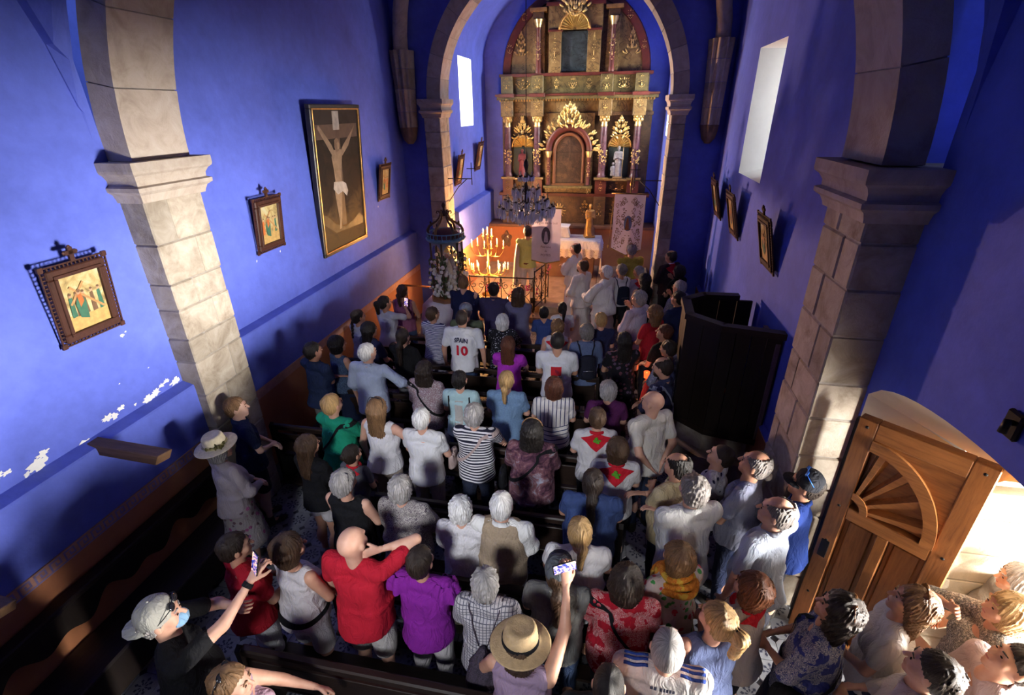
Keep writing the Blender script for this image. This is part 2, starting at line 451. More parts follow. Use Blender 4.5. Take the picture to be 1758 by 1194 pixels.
CUT = lambda p, n: ('p', p, tuple(np.array(n) / np.linalg.norm(n)))
def hair_proto(style, seed):
    brow = [('c', (s * .016, .094, .031), (s * .046, .083, .033), .005, .0035, .003) for s in (-1, 1)]
    T = [('e', (0, -.018, .034), (.083, .101, .092), .02)]
    hl = CUT((0, .074, .062), (0, .72, -.69))
    if style == 'short': P = T + [('e', (0, -.03, -.02), (.081, .082, .08), .03), hl]; L = locks(26, .0032, seed)
    elif style == 'messy': P = [('e', (0, -.02, .038), (.09, .106, .098), .02), ('e', (0, -.03, -.02), (.086, .086, .085), .03), hl]; L = locks(17, .005, seed, .006)
    elif style == 'buzz': P = [('e', (0, -.014, .028), (.0785, .098, .0905), .02), ('e', (0, -.028, -.02), (.077, .08, .07), .03), CUT((0, .064, .07), (0, .72, -.69))]; L = None
    elif style == 'fringe': P = T + [('e', (0, -.03, -.02), (.083, .083, .08), .03), hl, ('-', ('e', (0, .045, .125), (.068, .125, .085), .012))]; L = locks(24, .003, seed)
    elif style == 'perm': P = [('e', (0, -.022, .035), (.096, .110, .102), .02), ('e', (0, -.04, -.03), (.09, .085, .085), .03), CUT((0, .07, .05), (0, .62, -.78))]; L = locks(19, .0045, seed, .0055)
    elif style == 'bob': P = [('e', (0, -.02, .03), (.094, .109, .102), .02), ('t', (0, -.035, .0), (0, -.03, -.10), (.098, .088), (.09, .078), .04, .03), ('-', ('e', (0, .095, -.05), (.062, .06, .105), .015))]; L = locks(22, .0035, seed)
    elif style == 'wavy': P = [('e', (0, -.02, .03), (.096, .112, .102), .02), ('t', (0, -.04, .0), (0, -.045, -.17), (.10, .09), (.115, .075), .04, .03), ('-', ('e', (0, .095, -.06), (.064, .062, .12), .015)), ('-', ('e', (0, .06, -.2), (.14, .06, .09), .02))]; L = locks(18, .005, seed, .004)
    elif style == 'long': P = [('e', (0, -.02, .03), (.090, .107, .099), .02), ('t', (0, -.045, .0), (0, -.085, -.32), (.093, .08), (.092, .035), .04, .03), ('-', ('e', (0, .095, -.06), (.064, .066, .12), .015)), ('-', ('t', (0, .055, -.12), (0, .035, -.36), (.13, .08), (.13, .075), .02, .02))]; L = locks(24, .0035, seed)
    elif style == 'pony': P = T + [('e', (0, -.03, -.03), (.08, .078, .07), .03), CUT((0, .074, .055), (0, .68, -.72)), ('c', (0, -.10, .01), (0, -.145, -.02), .02, .034, .012), ('c', (0, -.145, -.02), (0, -.135, -.21), .036, .018, .02)]; L = locks(26, .0028, seed)
    elif style == 'highpony': P = T + [('e', (0, -.03, -.03), (.08, .078, .07), .03), CUT((0, .074, .055), (0, .68, -.72)), ('c', (0, -.10, .05), (0, -.15, .03), .02, .04, .012), ('c', (0, -.15, .03), (0, -.15, -.13), .042, .028, .02)]; L = locks(26, .0028, seed)
    elif style == 'longpony': P = T + [('e', (0, -.03, -.03), (.082, .08, .07), .03), CUT((0, .074, .055), (0, .68, -.72)), ('c', (0, -.09, -.02), (0, -.12, -.10), .03, .042, .02), ('c', (0, -.12, -.10), (0, -.13, -.36), .042, .03, .02)]; L = locks(26, .003, seed)
    elif style == 'bun': P = T + [('e', (0, -.03, -.03), (.082, .08, .07), .03), CUT((0, .074, .055), (0, .68, -.72)), ('e', (0, -.115, .03), (.042, .036, .042), .01)]; L = locks(26, .003, seed)
    elif style == 'braid':
        P = T + [('e', (0, -.03, -.03), (.082, .08, .07), .03), CUT((0, .074, .055), (0, .68, -.72))]
        P += [('e', ((-1) ** i * .008 - .03, -.105 - .004 * i, -.06 - .03 * i), (.024 - .001 * i, .022, .022), .006) for i in range(9)]; L = locks(26, .0025, seed)
    hm = sdf_mesh(P, .0074, post=L, smooth=0 if style in ('messy', 'perm', 'wavy') else 1)
    pieces = [hm]
    pieces.append(sdf_mesh(brow, .004, smooth=0))
    return np_mesh('hair', pieces)
HAIR = {}
def hair_mesh(style, seed):
    k = (style, seed % 3)
    if k not in HAIR: HAIR[k] = hair_proto(style, seed % 3 + 11)
    return HAIR[k]

def skin_mat(tone):
    cols = {0: (.62, .36, .26), 1: (.55, .30, .20), 2: (.44, .22, .14), 3: (.68, .43, .33)}
    key = ('skin', tone)
    if key in MATS: return MATS[key]
    m, n, b = nt('skin'); c = cols[tone]; v = _coord(n)
    n.links.new(_ramp(n, _noise(n, v, 14, 4), [(.3, (c[0] * .86, c[1] * .78, c[2] * .76)), (.7, c)]), b.inputs['Base Color'])
    b.inputs['Roughness'].default_value = .5; b.inputs['Specular IOR Level'].default_value = .35
    _bump(n, b, _noise(n, v, 160, 2), .08, .004); MATS[key] = m; return m

def hair_mat(col):
    key = ('hair', col)
    if key in MATS: return MATS[key]
    m, n, b = nt('hair_strands')
    s = n.nodes.new('ShaderNodeSeparateXYZ'); n.links.new(_coord(n), s.inputs[0])
    th = _math(n, 'ARCTAN2', s.outputs[0], _math(n, 'MULTIPLY', _math(n, 'ADD', s.outputs[1], .035), -1.0))
    rad = _math(n, 'SQRT', _math(n, 'ADD', _math(n, 'MULTIPLY', s.outputs[0], s.outputs[0]), _math(n, 'POWER', _math(n, 'ADD', s.outputs[1], .035), 2.0)))
    def strands(k, kz):
        c = n.nodes.new('ShaderNodeCombineXYZ'); n.links.new(_math(n, 'MULTIPLY', th, k), c.inputs[0]); n.links.new(_math(n, 'MULTIPLY', s.outputs[2], kz), c.inputs[1]); n.links.new(_math(n, 'MULTIPLY', rad, kz), c.inputs[2]); return c.outputs[0]
    f = _math(n, 'ADD', _math(n, 'MULTIPLY', _noise(n, strands(7, 9), 1.0, 4, .65, .9), .55), _math(n, 'MULTIPLY', _noise(n, strands(34, 14), 1.0, 3, .6, .5), .45))
    hi = tuple(min(1, x * 1.7 + .015) for x in col)
    n.links.new(_ramp(n, f, [(.33, dark(col, .28)), (.5, col), (.66, hi)]), b.inputs['Base Color'])
    b.inputs['Roughness'].default_value = .48; b.inputs['Specular IOR Level'].default_value = .35
    _bump(n, b, f, .75, .014); MATS[key] = m; return m

HAIRC = {'black': (.010, .007, .006), 'dark': (.022, .013, .009), 'brown': (.055, .028, .014), 'light': (.17, .09, .04), 'blond': (.36, .22, .09),
         'auburn': (.085, .026, .012), 'ginger': (.17, .055, .02), 'grey': (.30, .28, .27), 'white': (.62, .60, .58), 'salt': (.17, .15, .14)}

# --- fabrics
def fabric(spec):
    """spec: (kind, colour, colour2, ...)"""
    key = ('fab', spec)
    if key in MATS: return MATS[key]
    kind, c1 = spec[0], spec[1]; c2 = spec[2] if len(spec) > 2 else dark(c1, .5); c3 = spec[3] if len(spec) > 3 else c2
    m, n, b = nt('fabric_' + kind); v = _coord(n)
    weave = _noise(n, v, 420, 2)
    if kind == 'plain': col = _ramp(n, _noise(n, v, 5, 4), [(.3, dark(c1, .88)), (.7, c1)])
    elif kind == 'stripe':      # horizontal bands
        s = n.nodes.new('ShaderNodeSeparateXYZ'); n.links.new(v, s.inputs[0])
        w = _math(n, 'FRACT', _math(n, 'MULTIPLY', s.outputs[2], spec[4] if len(spec) > 4 else 36.0))
        col = _mix(n, _math(n, 'GREATER_THAN', w, .5), c1, c2)
    elif kind == 'vstripe':     # upright lines on the yoke, level lines below
        s = n.nodes.new('ShaderNodeSeparateXYZ'); n.links.new(v, s.inputs[0])
        wx = _math(n, 'GREATER_THAN', _math(n, 'FRACT', _math(n, 'MULTIPLY', s.outputs[0], 22.0)), .8)
        wz = _math(n, 'GREATER_THAN', _math(n, 'FRACT', _math(n, 'MULTIPLY', s.outputs[2], 20.0)), .8)
        up = _math(n, 'GREATER_THAN', s.outputs[2], 1.10)
        f = _math(n, 'ADD', _math(n, 'MULTIPLY', wx, up), _math(n, 'MULTIPLY', wz, _math(n, 'SUBTRACT', 1.0, up)))
        col = _mix(n, f, c1, c2)
    elif kind == 'check':
        s = n.nodes.new('ShaderNodeSeparateXYZ'); n.links.new(v, s.inputs[0])
        wx = _math(n, 'GREATER_THAN', _math(n, 'FRACT', _math(n, 'MULTIPLY', s.outputs[0], 42.0)), .78)
        wz = _math(n, 'GREATER_THAN', _math(n, 'FRACT', _math(n, 'MULTIPLY', s.outputs[2], 42.0)), .78)
        col = _mix(n, _math(n, 'MAXIMUM', wx, wz), c1, c2)
    elif kind == 'dots':
        t = n.nodes.new('ShaderNodeTexVoronoi'); t.inputs['Scale'].default_value = spec[3] if len(spec) > 3 else 13.0; t.inputs['Randomness'].default_value = .75
        n.links.new(v, t.inputs['Vector']); col = _mix(n, _math(n, 'LESS_THAN', t.outputs['Distance'], .27), c1, c2)
    elif kind == 'floral':
        t = n.nodes.new('ShaderNodeTexVoronoi'); t.inputs['Scale'].default_value = 17.0; n.links.new(v, t.inputs['Vector'])
        f = _noise(n, v, 30, 3, .6, 1.2); d = _math(n, 'ADD', t.outputs['Distance'], _math(n, 'MULTIPLY', f, .35))
        s = n.nodes.new('ShaderNodeSeparateColor'); n.links.new(t.outputs['Color'], s.inputs[0])
        pet = _mix(n, _math(n, 'GREATER_THAN', s.outputs[0], .5), c2, c3)
        col = _mix(n, _math(n, 'LESS_THAN', d, .52), c1, pet)
    elif kind == 'swirl':
        f = _noise(n, v, 26, 2, .5, 2.4)
        w = _math(n, 'FRACT', _math(n, 'MULTIPLY', f, 7.0)); col = _mix(n, _math(n, 'GREATER_THAN', w, .5), c1, c2)
        if len(spec) > 3: col = _mix(n, _math(n, 'GREATER_THAN', _noise(n, v, 11, 2), .55), col, c3)
    elif kind == 'tiedye':
        f = _noise(n, v, 7.5, 5, .65, 1.2); col = _ramp(n, f, [(.34, dark(c1, .25)), (.45, c1), (.56, c2), (.68, c3)])
    elif kind == 'mottle':
        f = _noise(n, v, 60, 3, .7, .5); col = _ramp(n, f, [(.42, c1), (.5, c2), (.62, c3)])
    elif kind == 'denim': col = _ramp(n, _noise(n, v, 90, 4, .7), [(.3, dark(c1, .7)), (.7, c1)])
    elif kind == 'knit': col = _ramp(n, _noise(n, v, 70, 3), [(.3, dark(c1, .8)), (.7, c1)])
    n.links.new(col, b.inputs['Base Color'])
    b.inputs['Roughness'].default_value = .85; b.inputs['Specular IOR Level'].default_value = .2
    wr = _math(n, 'ADD', _math(n, 'MULTIPLY', _noise(n, _coord(n, 'Object', (1, 1, .45)), 13, 3, .6, .9), 1.0), _math(n, 'MULTIPLY', weave, .05))
    _bump(n, b, wr, .8, .045); MATS[key] = m; return m

ARMS = {  # wrist targets (right, left) for 1.70 m and elbow pole
    'down': ((.27, .02, .82), (-.27, .02, .82)), 'clasp': ((.045, .22, 1.02), (-.045, .22, 1.02)),
    'rail': ((.20, .40, .96), (-.20, .40, .96)), 'back': ((.03, -.17, .93), (-.05, -.18, .95)),
    'cross': ((-.10, .22, 1.16), (.10, .24, 1.13)), 'pray': ((.02, .21, 1.20), (-.02, .21, 1.20)),
    'open': ((.13, .28, 1.14), (-.13, .28, 1.14)), 'chin': ((.05, .17, 1.40), (-.02, .22, 1.08)),
    'ear': ((.12, .06, 1.50), (-.25, .08, .86)), 'phone': ((.10, .36, 1.40), (-.06, .26, 1.05)),
    'high': ((.16, .40, 1.78), (-.10, .25, 1.10)), 'side': ((.50, .20, .98), (-.26, .05, .83)),
    'bag': ((.22, .16, 1.05), (-.26, .04, .82)), 'film': ((.02, .52, 1.66), (-.02, .30, 1.36)),
    'leftup': ((.26, .02, .82), (-.10, .12, 1.42)), 'pole': ((.10, .32, 1.25), (.10, .32, 1.02))}

def ik(S, W, l1, l2, pole):
    S, W = np.array(S), np.array(W); d = W - S; L = np.linalg.norm(d); u = d / L
    if L > (l1 + l2) * .985: L = (l1 + l2) * .985; W = S + u * L
    a = (l1 * l1 - l2 * l2 + L * L) / (2 * L); hh = math.sqrt(max(l1 * l1 - a * a, 0))
    p = np.array(pole) - u * np.dot(pole, u); p /= np.linalg.norm(p) + 1e-9
    return S + u * a + p * hh, W

def xf(piece, M, t):
    return (piece[0] @ M.T + t, piece[1]) + tuple(piece[2:])

def rotm(ex, ey, ez): return np.array(Euler((ex, ey, ez), 'XYZ').to_matrix())

def person(x, y, H, yaw, label, sex='f', w=1.0, hair='bob', hc='brown', tone=0, top=('tee', ('plain', (.8, .8, .8))), low=('pants', ('plain', (.05, .06, .1))),
           arms='clasp', head=(0, 0), z0=0.0, lean=0.0, collar=None, near=None, group='crowd standing in the church', shoe=(.03, .025, .02), grip=False, sleeve=None, scale_head=1.0):
    """one standing figure: body (head, arms, hands, legs in one mesh) with hair and clothes as its parts"""
    s = H / 1.70; male = sex == 'm'; child = H < 1.45
    seed = int(abs(x * 977 + y * 331)) % 9973
    dist = math.hypot(x, y)
    if near is None: near = dist < 7.0
    hb = .019 if near else .024; hs = .0155 if near else .019
    root = empty('person', label, 'person', (x, y, z0), math.radians(yaw), group)
    sk = skin_mat(tone)
    sw = (.185 if male else .162) * (.9 if child else 1) * (1 + (w - 1) * .35)
    hip = .088; w = wf = w * (1.09 if not child else 1.0); sw *= 1.05
    ly = lean
    S = {1: (sw, ly - .01, 1.385), -1: (-sw, ly - .01, 1.385)}
    tg = ARMS[arms]
    EL, WR = {}, {}
    for k, side in ((0, 1), (1, -1)):
        t = np.array(tg[k]) + np.array((side * (wf - 1) * .12, ly * .6 + (wf - 1) * .12 * (1 if tg[k][1] > .1 else 0), 0))
        up = t[2] > 1.45
        pole = (side * .9, -.5, -.45) if not up else (side * .85, .1, -.6)
        if arms in ('back',): pole = (side * 1.0, -.6, .1)
        EL[side], WR[side] = ik(S[side], t, .285, .25, pole)
    # ---- body
    B = [('t', (0, -.005, .90), (0, .0, 1.04), (.16 * (.5 + .5 * wf), .105 * wf), (.13 * wf, .092 * wf), .05),
         ('t', (0, ly * .5, 1.04), (0, ly, 1.30), (.12 * wf, .08 * wf), (.14 * (.6 + .4 * wf), .082 * (.5 + .5 * wf)), .04),
         ('c', (-sw * .8, ly - .005, 1.365), (sw * .8, ly - .005, 1.365), .042, .042, .04), ('c', (0, ly - .0, 1.36), (0, ly - .01, 1.48), .045, .045, .03)]
    for side in (1, -1):
        e, wr, sh = EL[side], WR[side], S[side]; fat = .75 + .25 * wf
        B += [('c', sh, e, .05 * fat, .039 * fat, .03), ('c', e, wr, .039 * fat, .025, .012)]
        kx = side * (hip + .012)
        B += [('c', (side * hip, 0, .88), (kx, .012, .48), .083 * (.6 + .4 * wf), .054 * (.7 + .3 * wf), .03), ('c', (kx, .012, .48), (kx, -.02, .09), .05 * (.7 + .3 * wf), .033, .02),
              ('e', (kx, -.035, .33), (.046, .05, .10), .03), ('c', (kx, -.02, .05), (kx, .12, .03), .034, .026, .02)]
    bp = [(*sdf_mesh([p for p in B], hb, smooth=2), 0)]
    # ---- head on its neck
    hyaw, hpit = math.radians(head[0]), math.radians(head[1])
    Mh = rotm(0, 0, hyaw) @ rotm(hpit, 0, 0)
    piv = np.array((0, ly - .02, 1.485)); hk = (1.05 if not child else 1.14) * scale_head
    th = piv + Mh @ np.array((0, .02, .10)) * hk
    for p in HEAD[male]: bp.append(xf(p, Mh * hk, th))
    # ---- hands
    for side in (1, -1):
        e, wr = np.array(EL[side]), np.array(WR[side])
        az = -(wr - e) / np.linalg.norm(wr - e)
        pal = np.array((-side * 1.0, 0, -.25)) if wr[1] < .15 or wr[2] < .9 else np.array((-side * .55, .0, -.85))
        if wr[2] > 1.3: pal = np.array((-side * .5, .9, 0))
        ax = -pal; ax = ax - az * np.dot(ax, az); ax /= np.linalg.norm(ax); ay = np.cross(az, ax)
        M = np.stack([ax, ay, az], 1)
        pc = HAND['grip' if grip or arms in ('rail', 'phone', 'high', 'film', 'pole') else 'relax']
        V = pc[0].copy(); Q = pc[1]
        # the thumb side of the hand looks forward and up
        if ay[1] + ay[2] * .7 < 0: V[:, 1] *= -1; Q = Q[:, ::-1]
        bp.append((V @ M.T + wr, Q))
    for p in bp: p[0][:] *= s
    link('body', np_mesh('body', bp), [sk, EYE, lip_mat()], root)
    # ---- hair
    if hair:
        ho = link('hair', hair_mesh(hair, seed), hair_mat(HAIRC[hc]), root, tuple(th * s), None, True)
        ho.rotation_euler = Matrix(Mh.tolist()).to_euler(); ho.scale = (s * hk,) * 3
    # ---- clothes
    kind, fab = top[0], top[1]
    e0 = .016
    hem = {'tee': .84, 'polo': .84, 'shirt': .80, 'tank': .88, 'long': .84, 'vest': .86, 'dress': .84, 'alb': .84, 'cape': .80, 'blouse': .80}[kind]
    if male: hem -= .01
    loose = {'blouse': .022, 'shirt': .012, 'alb': .03, 'cape': .05}.get(kind, .004) + e0
    tb = [('t', (0, -.022 + ly * .3, hem), (0, ly * .6, 1.06), (.168 * (.5 + .5 * wf) + loose, .145 * wf + loose), (.137 * wf + loose, .102 * wf + loose), .05, .018),
          ('t', (0, ly * .6, 1.06), (0, ly, 1.30), (.137 * wf + loose, .102 * wf + loose), (.158 * (.6 + .4 * wf) + e0, .102 * (.5 + .5 * wf) + e0), .05, .04),
          ('c', (-sw * .82, ly - .012, 1.37), (sw * .82, ly - .012, 1.37), .066, .066, .05),
          ('c', (-sw * .45, ly - .015, 1.40), (sw * .45, ly - .015, 1.40), .058, .058, .04)]
    if not male and not child:
        for side in (1, -1): tb.append(('e', (side * .075, ly + .075 * (.5 + .5 * wf), 1.215), (.075 * (.5 + .5 * wf), .07, .075), .05))
    if male and wf > 1.12: tb.append(('e', (0, .07 * wf, 1.02), (.13 * wf, .09, .13), .06))
    sl = {'tee': .62, 'polo': .66, 'shirt': 1.6, 'tank': .0, 'long': 1.92, 'vest': .0, 'dress': .55, 'alb': 1.9, 'cape': 1.0, 'blouse': 1.0}[kind] if sleeve is None else sleeve
    for side in (1, -1):
        sh, e, wr = np.array(S[side]), np.array(EL[side]), np.array(WR[side]); fat = .75 + .25 * wf
        r0 = .062 * fat; r1 = (.056 if kind in ('tee', 'polo', 'dress') else .062 if kind != 'alb' else .074) * fat
        if sl > 0:
            a = min(sl, 1.0); q = sh + (e - sh) * a; tb.append(('c', tuple(sh), tuple(q), r0, r1, .025))
            if sl > 1.0: q2 = e + (wr - e) * (sl - 1.0); tb.append(('c', tuple(e), tuple(q2), r1, .042 if kind != 'alb' else .068, .03))
    if kind == 'tank':
        for side in (1, -1): tb.append(('-', ('c', (side * (sw + .035), ly - .01, 1.46), (side * (sw + .04), ly - .01, 1.28), .05, .05, .02)))
        tb.append(('-', ('e', (0, ly, 1.46), (.09, .09, .07), .02)))
    else: tb.append(('-', ('e', (0, ly + .045, 1.50), (.07, .07, .075), .02)))
    if kind == 'alb':
        tb += [('t', (0, .0, .10), (0, 0, .84), (.225 * wf, .20 * wf), (.165 * wf, .14 * wf), .06, .03), ('c', (-.09, ly - .03, 1.44), (.09, ly - .03, 1.44), .045, .045, .03)]
    if kind == 'cape':
        tb += [('t', (0, -.02, .62), (0, -.01, 1.34), (.30, .22), (.17, .12), .06, .03)]
    if kind == 'dress':
        tb += [('t', (0, .0, .42), (0, 0, .86), (.24 * wf, .20 * wf), (.165 * wf, .13 * wf), .06, .02)]
    V, Q = sdf_mesh(tb, hs, folds(seed, {'alb': .011, 'cape': .012, 'blouse': .007, 'shirt': .006}.get(kind, .0058), 26, 10), 1)
    nm = {'tee': 't_shirt', 'polo': 'polo_shirt', 'shirt': 'shirt', 'tank': 'sleeveless_top', 'long': 'cardigan', 'vest': 'vest', 'dress': 'dress', 'alb': 'alb', 'cape': 'cape', 'blouse': 'blouse'}[kind]
    tm = np_mesh(nm, [(V * s, Q)])
    to = link(nm, tm, fabric(fab), root)
    if kind in ('polo', 'shirt') or collar:
        cm = MB()
        P = []
        for i in range(13):
            a = math.pi * (-.5 + 0) + 2 * math.pi * i / 12
            P.append([(.066 * math.cos(a) * s, (ly - .008 + .062 * math.sin(a)) * s, (1.425 + .012 * math.sin(-a)) * s), (.074 * math.cos(a) * s, (ly - .012 + .07 * math.sin(a)) * s, (1.46 - .02 * math.sin(a)) * s), (.088 * math.cos(a) * s, (ly - .014 + .085 * math.sin(a)) * s, (1.425 - .02 * math.sin(a)) * s)])
        cm.grid(P); co = cm.obj('collar', fabric(collar if collar else fab), to)
    if low:
        lk, lf = low
        q = .016 + .004
        lb = [('t', (0, -.005, .86), (0, .0, .99), (.150 * (.5 + .5 * wf) + .010, .100 * wf + .010), (.130 * wf + .006, .090 * wf + .006), .04, .012)]
        if not male or True:
            for side in (1, -1): lb.append(('e', (side * .07, -.062 * wf, .86), (.078 * (.5 + .5 * wf), .064, .085), .04))
        if lk == 'skirt': lb += [('t', (0, 0, .42), (0, 0, .92), (.23 * wf, .19 * wf), (.16 * wf, .12 * wf), .05, .015)]
        else:
            end = {'pants': .10, 'shorts': .56, 'hot': .70, 'capri': .34}[lk]
            for side in (1, -1):
                kx = side * (hip + .012)
                rt = .094 * (.6 + .4 * wf)
                if end < .48: lb += [('c', (side * hip, 0, .88), (kx, .012, .48), rt, .068 * (.75 + .25 * wf), .02), ('c', (kx, .012, .48), (kx, -.02, end), .068 * (.75 + .25 * wf), .056, .02)]
                else:
                    t = (.88 - end) / .40; lb += [('c', (side * hip, 0, .88), (side * (hip + .012 * t), .012 * t, end), rt, rt * 1.0 - .012 * t, .02)]
        V, Q = sdf_mesh(lb, .019 if near else .025, folds(seed + 7, .004, 20, 14), 1)
        link({'pants': 'trousers', 'skirt': 'skirt', 'shorts': 'shorts', 'hot': 'shorts', 'capri': 'trousers'}[lk], np_mesh('trousers', [(V * s, Q)]), fabric(lf), root)
    for side in (1, -1):
        link('shoe', SHOE_MESH, plain('shoe_%d%d%d' % tuple(int(c * 100) for c in shoe), shoe, .6), root, (side * (hip + .012) * s, .0, 0), None, True).scale = (s, s, s)
    P = dict(root=root, s=s, th=th * s, Mh=Mh, hk=hk * s, S=S, EL=EL, WR=WR, top=to, ly=ly, wf=wf, x=x, y=y, yaw=yaw, z0=z0, az=None)
    return P

SHOE_MESH = np_mesh('shoe', [SHOE])
EYE = plain('eye', (.03, .018, .012), .15, 0, 0)
def lip_mat(): return plain('lips', (.42, .14, .12), .5, 0, 0)

def to_world(P, v):
    """a point of the person's own frame (metres, already scaled) in the room"""
    a = math.radians(P['yaw']); c, sn = math.cos(a), math.sin(a)
    return (P['x'] + v[0] * c - v[1] * sn, P['y'] + v[0] * sn + v[1] * c, P['z0'] + v[2])

# ------------------------------------------------------------------ things worn and carried
def bvh_of(P):
    me = P['top'].data
    return BVHTree.FromPolygons([v.co for v in me.vertices], [tuple(p.vertices) for p in me.polygons])

def on_back(bv, u, z, off=.004, front=False):
    d = -1 if not front else 1
    h = bv.ray_cast(Vector((u, d * .9, z)), Vector((0, -d, 0)))
    return (u, h[0].y + d * off, z) if h[0] is not None else None

def decal(P, name, m, u0, u1, z0, z1, off=.004, n=8):
    s = P['s']; bv = bvh_of(P); G = []
    for i in range(n + 1):
        r = []
        for j in range(n + 1):
            u = (u0 + (u1 - u0) * i / n) * s; z = (z0 + (z1 - z0) * j / n) * s
            r.append(on_back(bv, u, z, off) or (u, -.13 * s, z))
        G.append(r)
    return MB().grid(G, flip=False).obj(name, m, P['top'])

def lettering(P, text, size, zc, m, off=.011, arc=0.0, uc=0.0, name='lettering'):
    c = bpy.data.curves.new(name, 'FONT'); c.body = text; c.size = size; c.align_x = 'CENTER'; c.align_y = 'CENTER'; c.resolution_u = 3; c.offset = .004 * size / .1
    o = bpy.data.objects.new(name, c); COL.objects.link(o)
    dg = bpy.context.evaluated_depsgraph_get(); me = bpy.data.meshes.new_from_object(o.evaluated_get(dg))
    COL.objects.unlink(o); bpy.data.objects.remove(o)
    bm = bmesh.new(); bm.from_mesh(me); bmesh.ops.subdivide_edges(bm, edges=[e for e in bm.edges if e.calc_length() > size * .25], cuts=1)
    bv = bvh_of(P); s = P['s']
    for v in bm.verts:
        u = v.co.x; z = v.co.y - arc * u * u
        h = on_back(bv, (uc + u) * s, (zc + z) * s, off); v.co = h if h else ((uc + u) * s, -.14 * s, (zc + z) * s)
    bm.to_mesh(me); bm.free()
    return link(name, me, m, P['top'])

def strap_loop(P, m, zmid, amp, th0, w=.022, name='strap', parent=None, world=False, off=.006):
    """a band slung round the body, high on one shoulder and low on the other hip"""
    s = P['s']; bv = bvh_of(P); G = []
    for i in range(37):
        a = 2 * math.pi * i / 36; row = []
        for k in (-1, 1):
            z = (zmid + amp * math.cos(a - th0) + k * w / 2) * s
            d = Vector((math.sin(a), math.cos(a), 0))
            h = bv.ray_cast(d * .9 + Vector((0, P['ly'] * s, z)), -d)
            p = h[0] + d * off if h[0] is not None else d * .07 + Vector((0, P['ly'] * s, z))
            row.append(to_world(P, p) if world else p)
        G.append(row)
    return MB().grid(G).obj(name, m, parent)

def kerchief(P, m, m2=None, depth=.20, half=.17, zt=1.44):
    s = P['s']; bv = bvh_of(P); ly = P['ly']; G = []
    n = 8
    for i in range(n + 1):
        t = i / n; r = []
        for j in range(n + 1):
            u = (j / n * 2 - 1) * half * (1 - t); z = (zt - .045 * abs(j / n * 2 - 1) * (1 - t) - depth * t)
            h = on_back(bv, u * s, z * s, .008)
            if h is None or h[1] > (ly - .03) * s: h = (u * s, (ly - .085) * s, z * s)
            r.append(h)
        G.append(r)
    k = MB().grid(G).obj('kerchief', m, P['top'])
    ring = MB(); ring.tube([(.078 * math.cos(a) * s, (ly - .005 + .08 * math.sin(a)) * s, (1.43 - .02 * math.sin(a)) * s) for a in np.linspace(0, 2 * math.pi, 17)], .018 * s, 6, False)
    ring.obj('kerchief_roll', m, k)
    if m2:
        e = MB()
        for (u, z, ru, rz) in ((-.01, 1.35, .035, .03), (.012, 1.33, .022, .03), (-.005, 1.38, .02, .022), (.03, 1.352, .02, .012)):
            c = on_back(bv, u * s, z * s, .012)
            if c: e.ball(c, (ru * s, .006, rz * s), 10, 6)
        e.obj('emblem', m2, k)
    return k

def hp(P, v):
    """head point (canonical) in the person's frame"""
    return tuple(P['th'] + P['Mh'] @ (np.array(v) * P['hk']))

def head_part(P, mb, name, m):
    o = mb.obj(name, m, P['root'], tuple(P['th'])); o.rotation_euler = Matrix(P['Mh'].tolist()).to_euler(); o.scale = (P['hk'],) * 3
    return o

def straw_hat(P, m, band, tilt=-.25, brim=.165, flower=None):
    b = MB(); b.lathe([(.0, .128), (.045, .125), (.075, .138), (.09, .12), (.099, .06), (.102, .035), (.12, .032), (brim - .01, .022), (brim, .02), (brim - .01, .014), (.10, .02), (.092, .03)], (0, -.012, .028), 28)
    M = rotm(tilt, 0, 0)
    b.v = [tuple(M @ np.array(p)) for p in b.v]
    o = head_part(P, b, 'straw_hat', m)
    t = MB(); t.lathe([(.1045, .038), (.1035, .062), (.096, .062), (.097, .038)], (0, -.012, .028), 28); t.v = [tuple(M @ np.array(p)) for p in t.v]
    bo = t.obj('hat_band', band, o)
    if flower:
        f = MB(); rr = random.Random(4)
        for i in range(16):
            a = rr.uniform(-.9, .9); f.ball((.11 * math.sin(a + 1.6) + rr.uniform(-.02, .02), -.012 + .105 * math.cos(a + 1.6), .075 + rr.uniform(-.02, .03)), (.02, .008, .012), 6, 4, Euler((rr.uniform(0, 3), rr.uniform(0, 3), 0)).to_matrix())
        f.v = [tuple(M @ np.array(p)) for p in f.v]; f.obj('hat_flowers', flower, o)
    return o

def baseball_cap(P, m, tilt=0.0, backwards=False, brim_m=None):
    b = MB(); b.lathe([(.093, 0), (.095, .03), (.088, .07), (.06, .10), (.02, .112), (0, .113)], (0, -.014, .022), 24)
    sg = -1 if backwards else 1
    G = []
    for i in range(9):
        a = math.pi * (.18 + .64 * i / 8); r = []
        for k in range(4):
            t = k / 3; rad = .094 + t * .075 * math.sin((a - .18 * math.pi) / .64)
            r.append((rad * math.cos(a) * (1 - .0 * t), sg * (.094 + t * .075 * math.sin(math.pi * i / 8)) * math.sin(a) - .014, .026 - .018 * t - .01 * math.cos(a) ** 2))
        G.append(r)
    M = rotm(tilt, 0, 0)
    b.v = [tuple(M @ np.array(p)) for p in b.v]
    o = head_part(P, b, 'cap', m)
    br = MB(); br.grid(G, flip=backwards); br.v += [(p[0], p[1], p[2] - .005) for p in br.v[:]]; nn = len(br.v) // 2
    br.f += [tuple(reversed([i + nn for i in f])) for f in br.f[:]]; br.sm += br.sm[:]; br.mi += br.mi[:]
    br.v = [tuple(M @ np.array(p)) for p in br.v]
    br.obj('peak', brim_m or m, o); bt = MB(); bt.ball((0, -.014, .135), .008, 6, 4); bt.obj('cap_button', m, o)
    return o

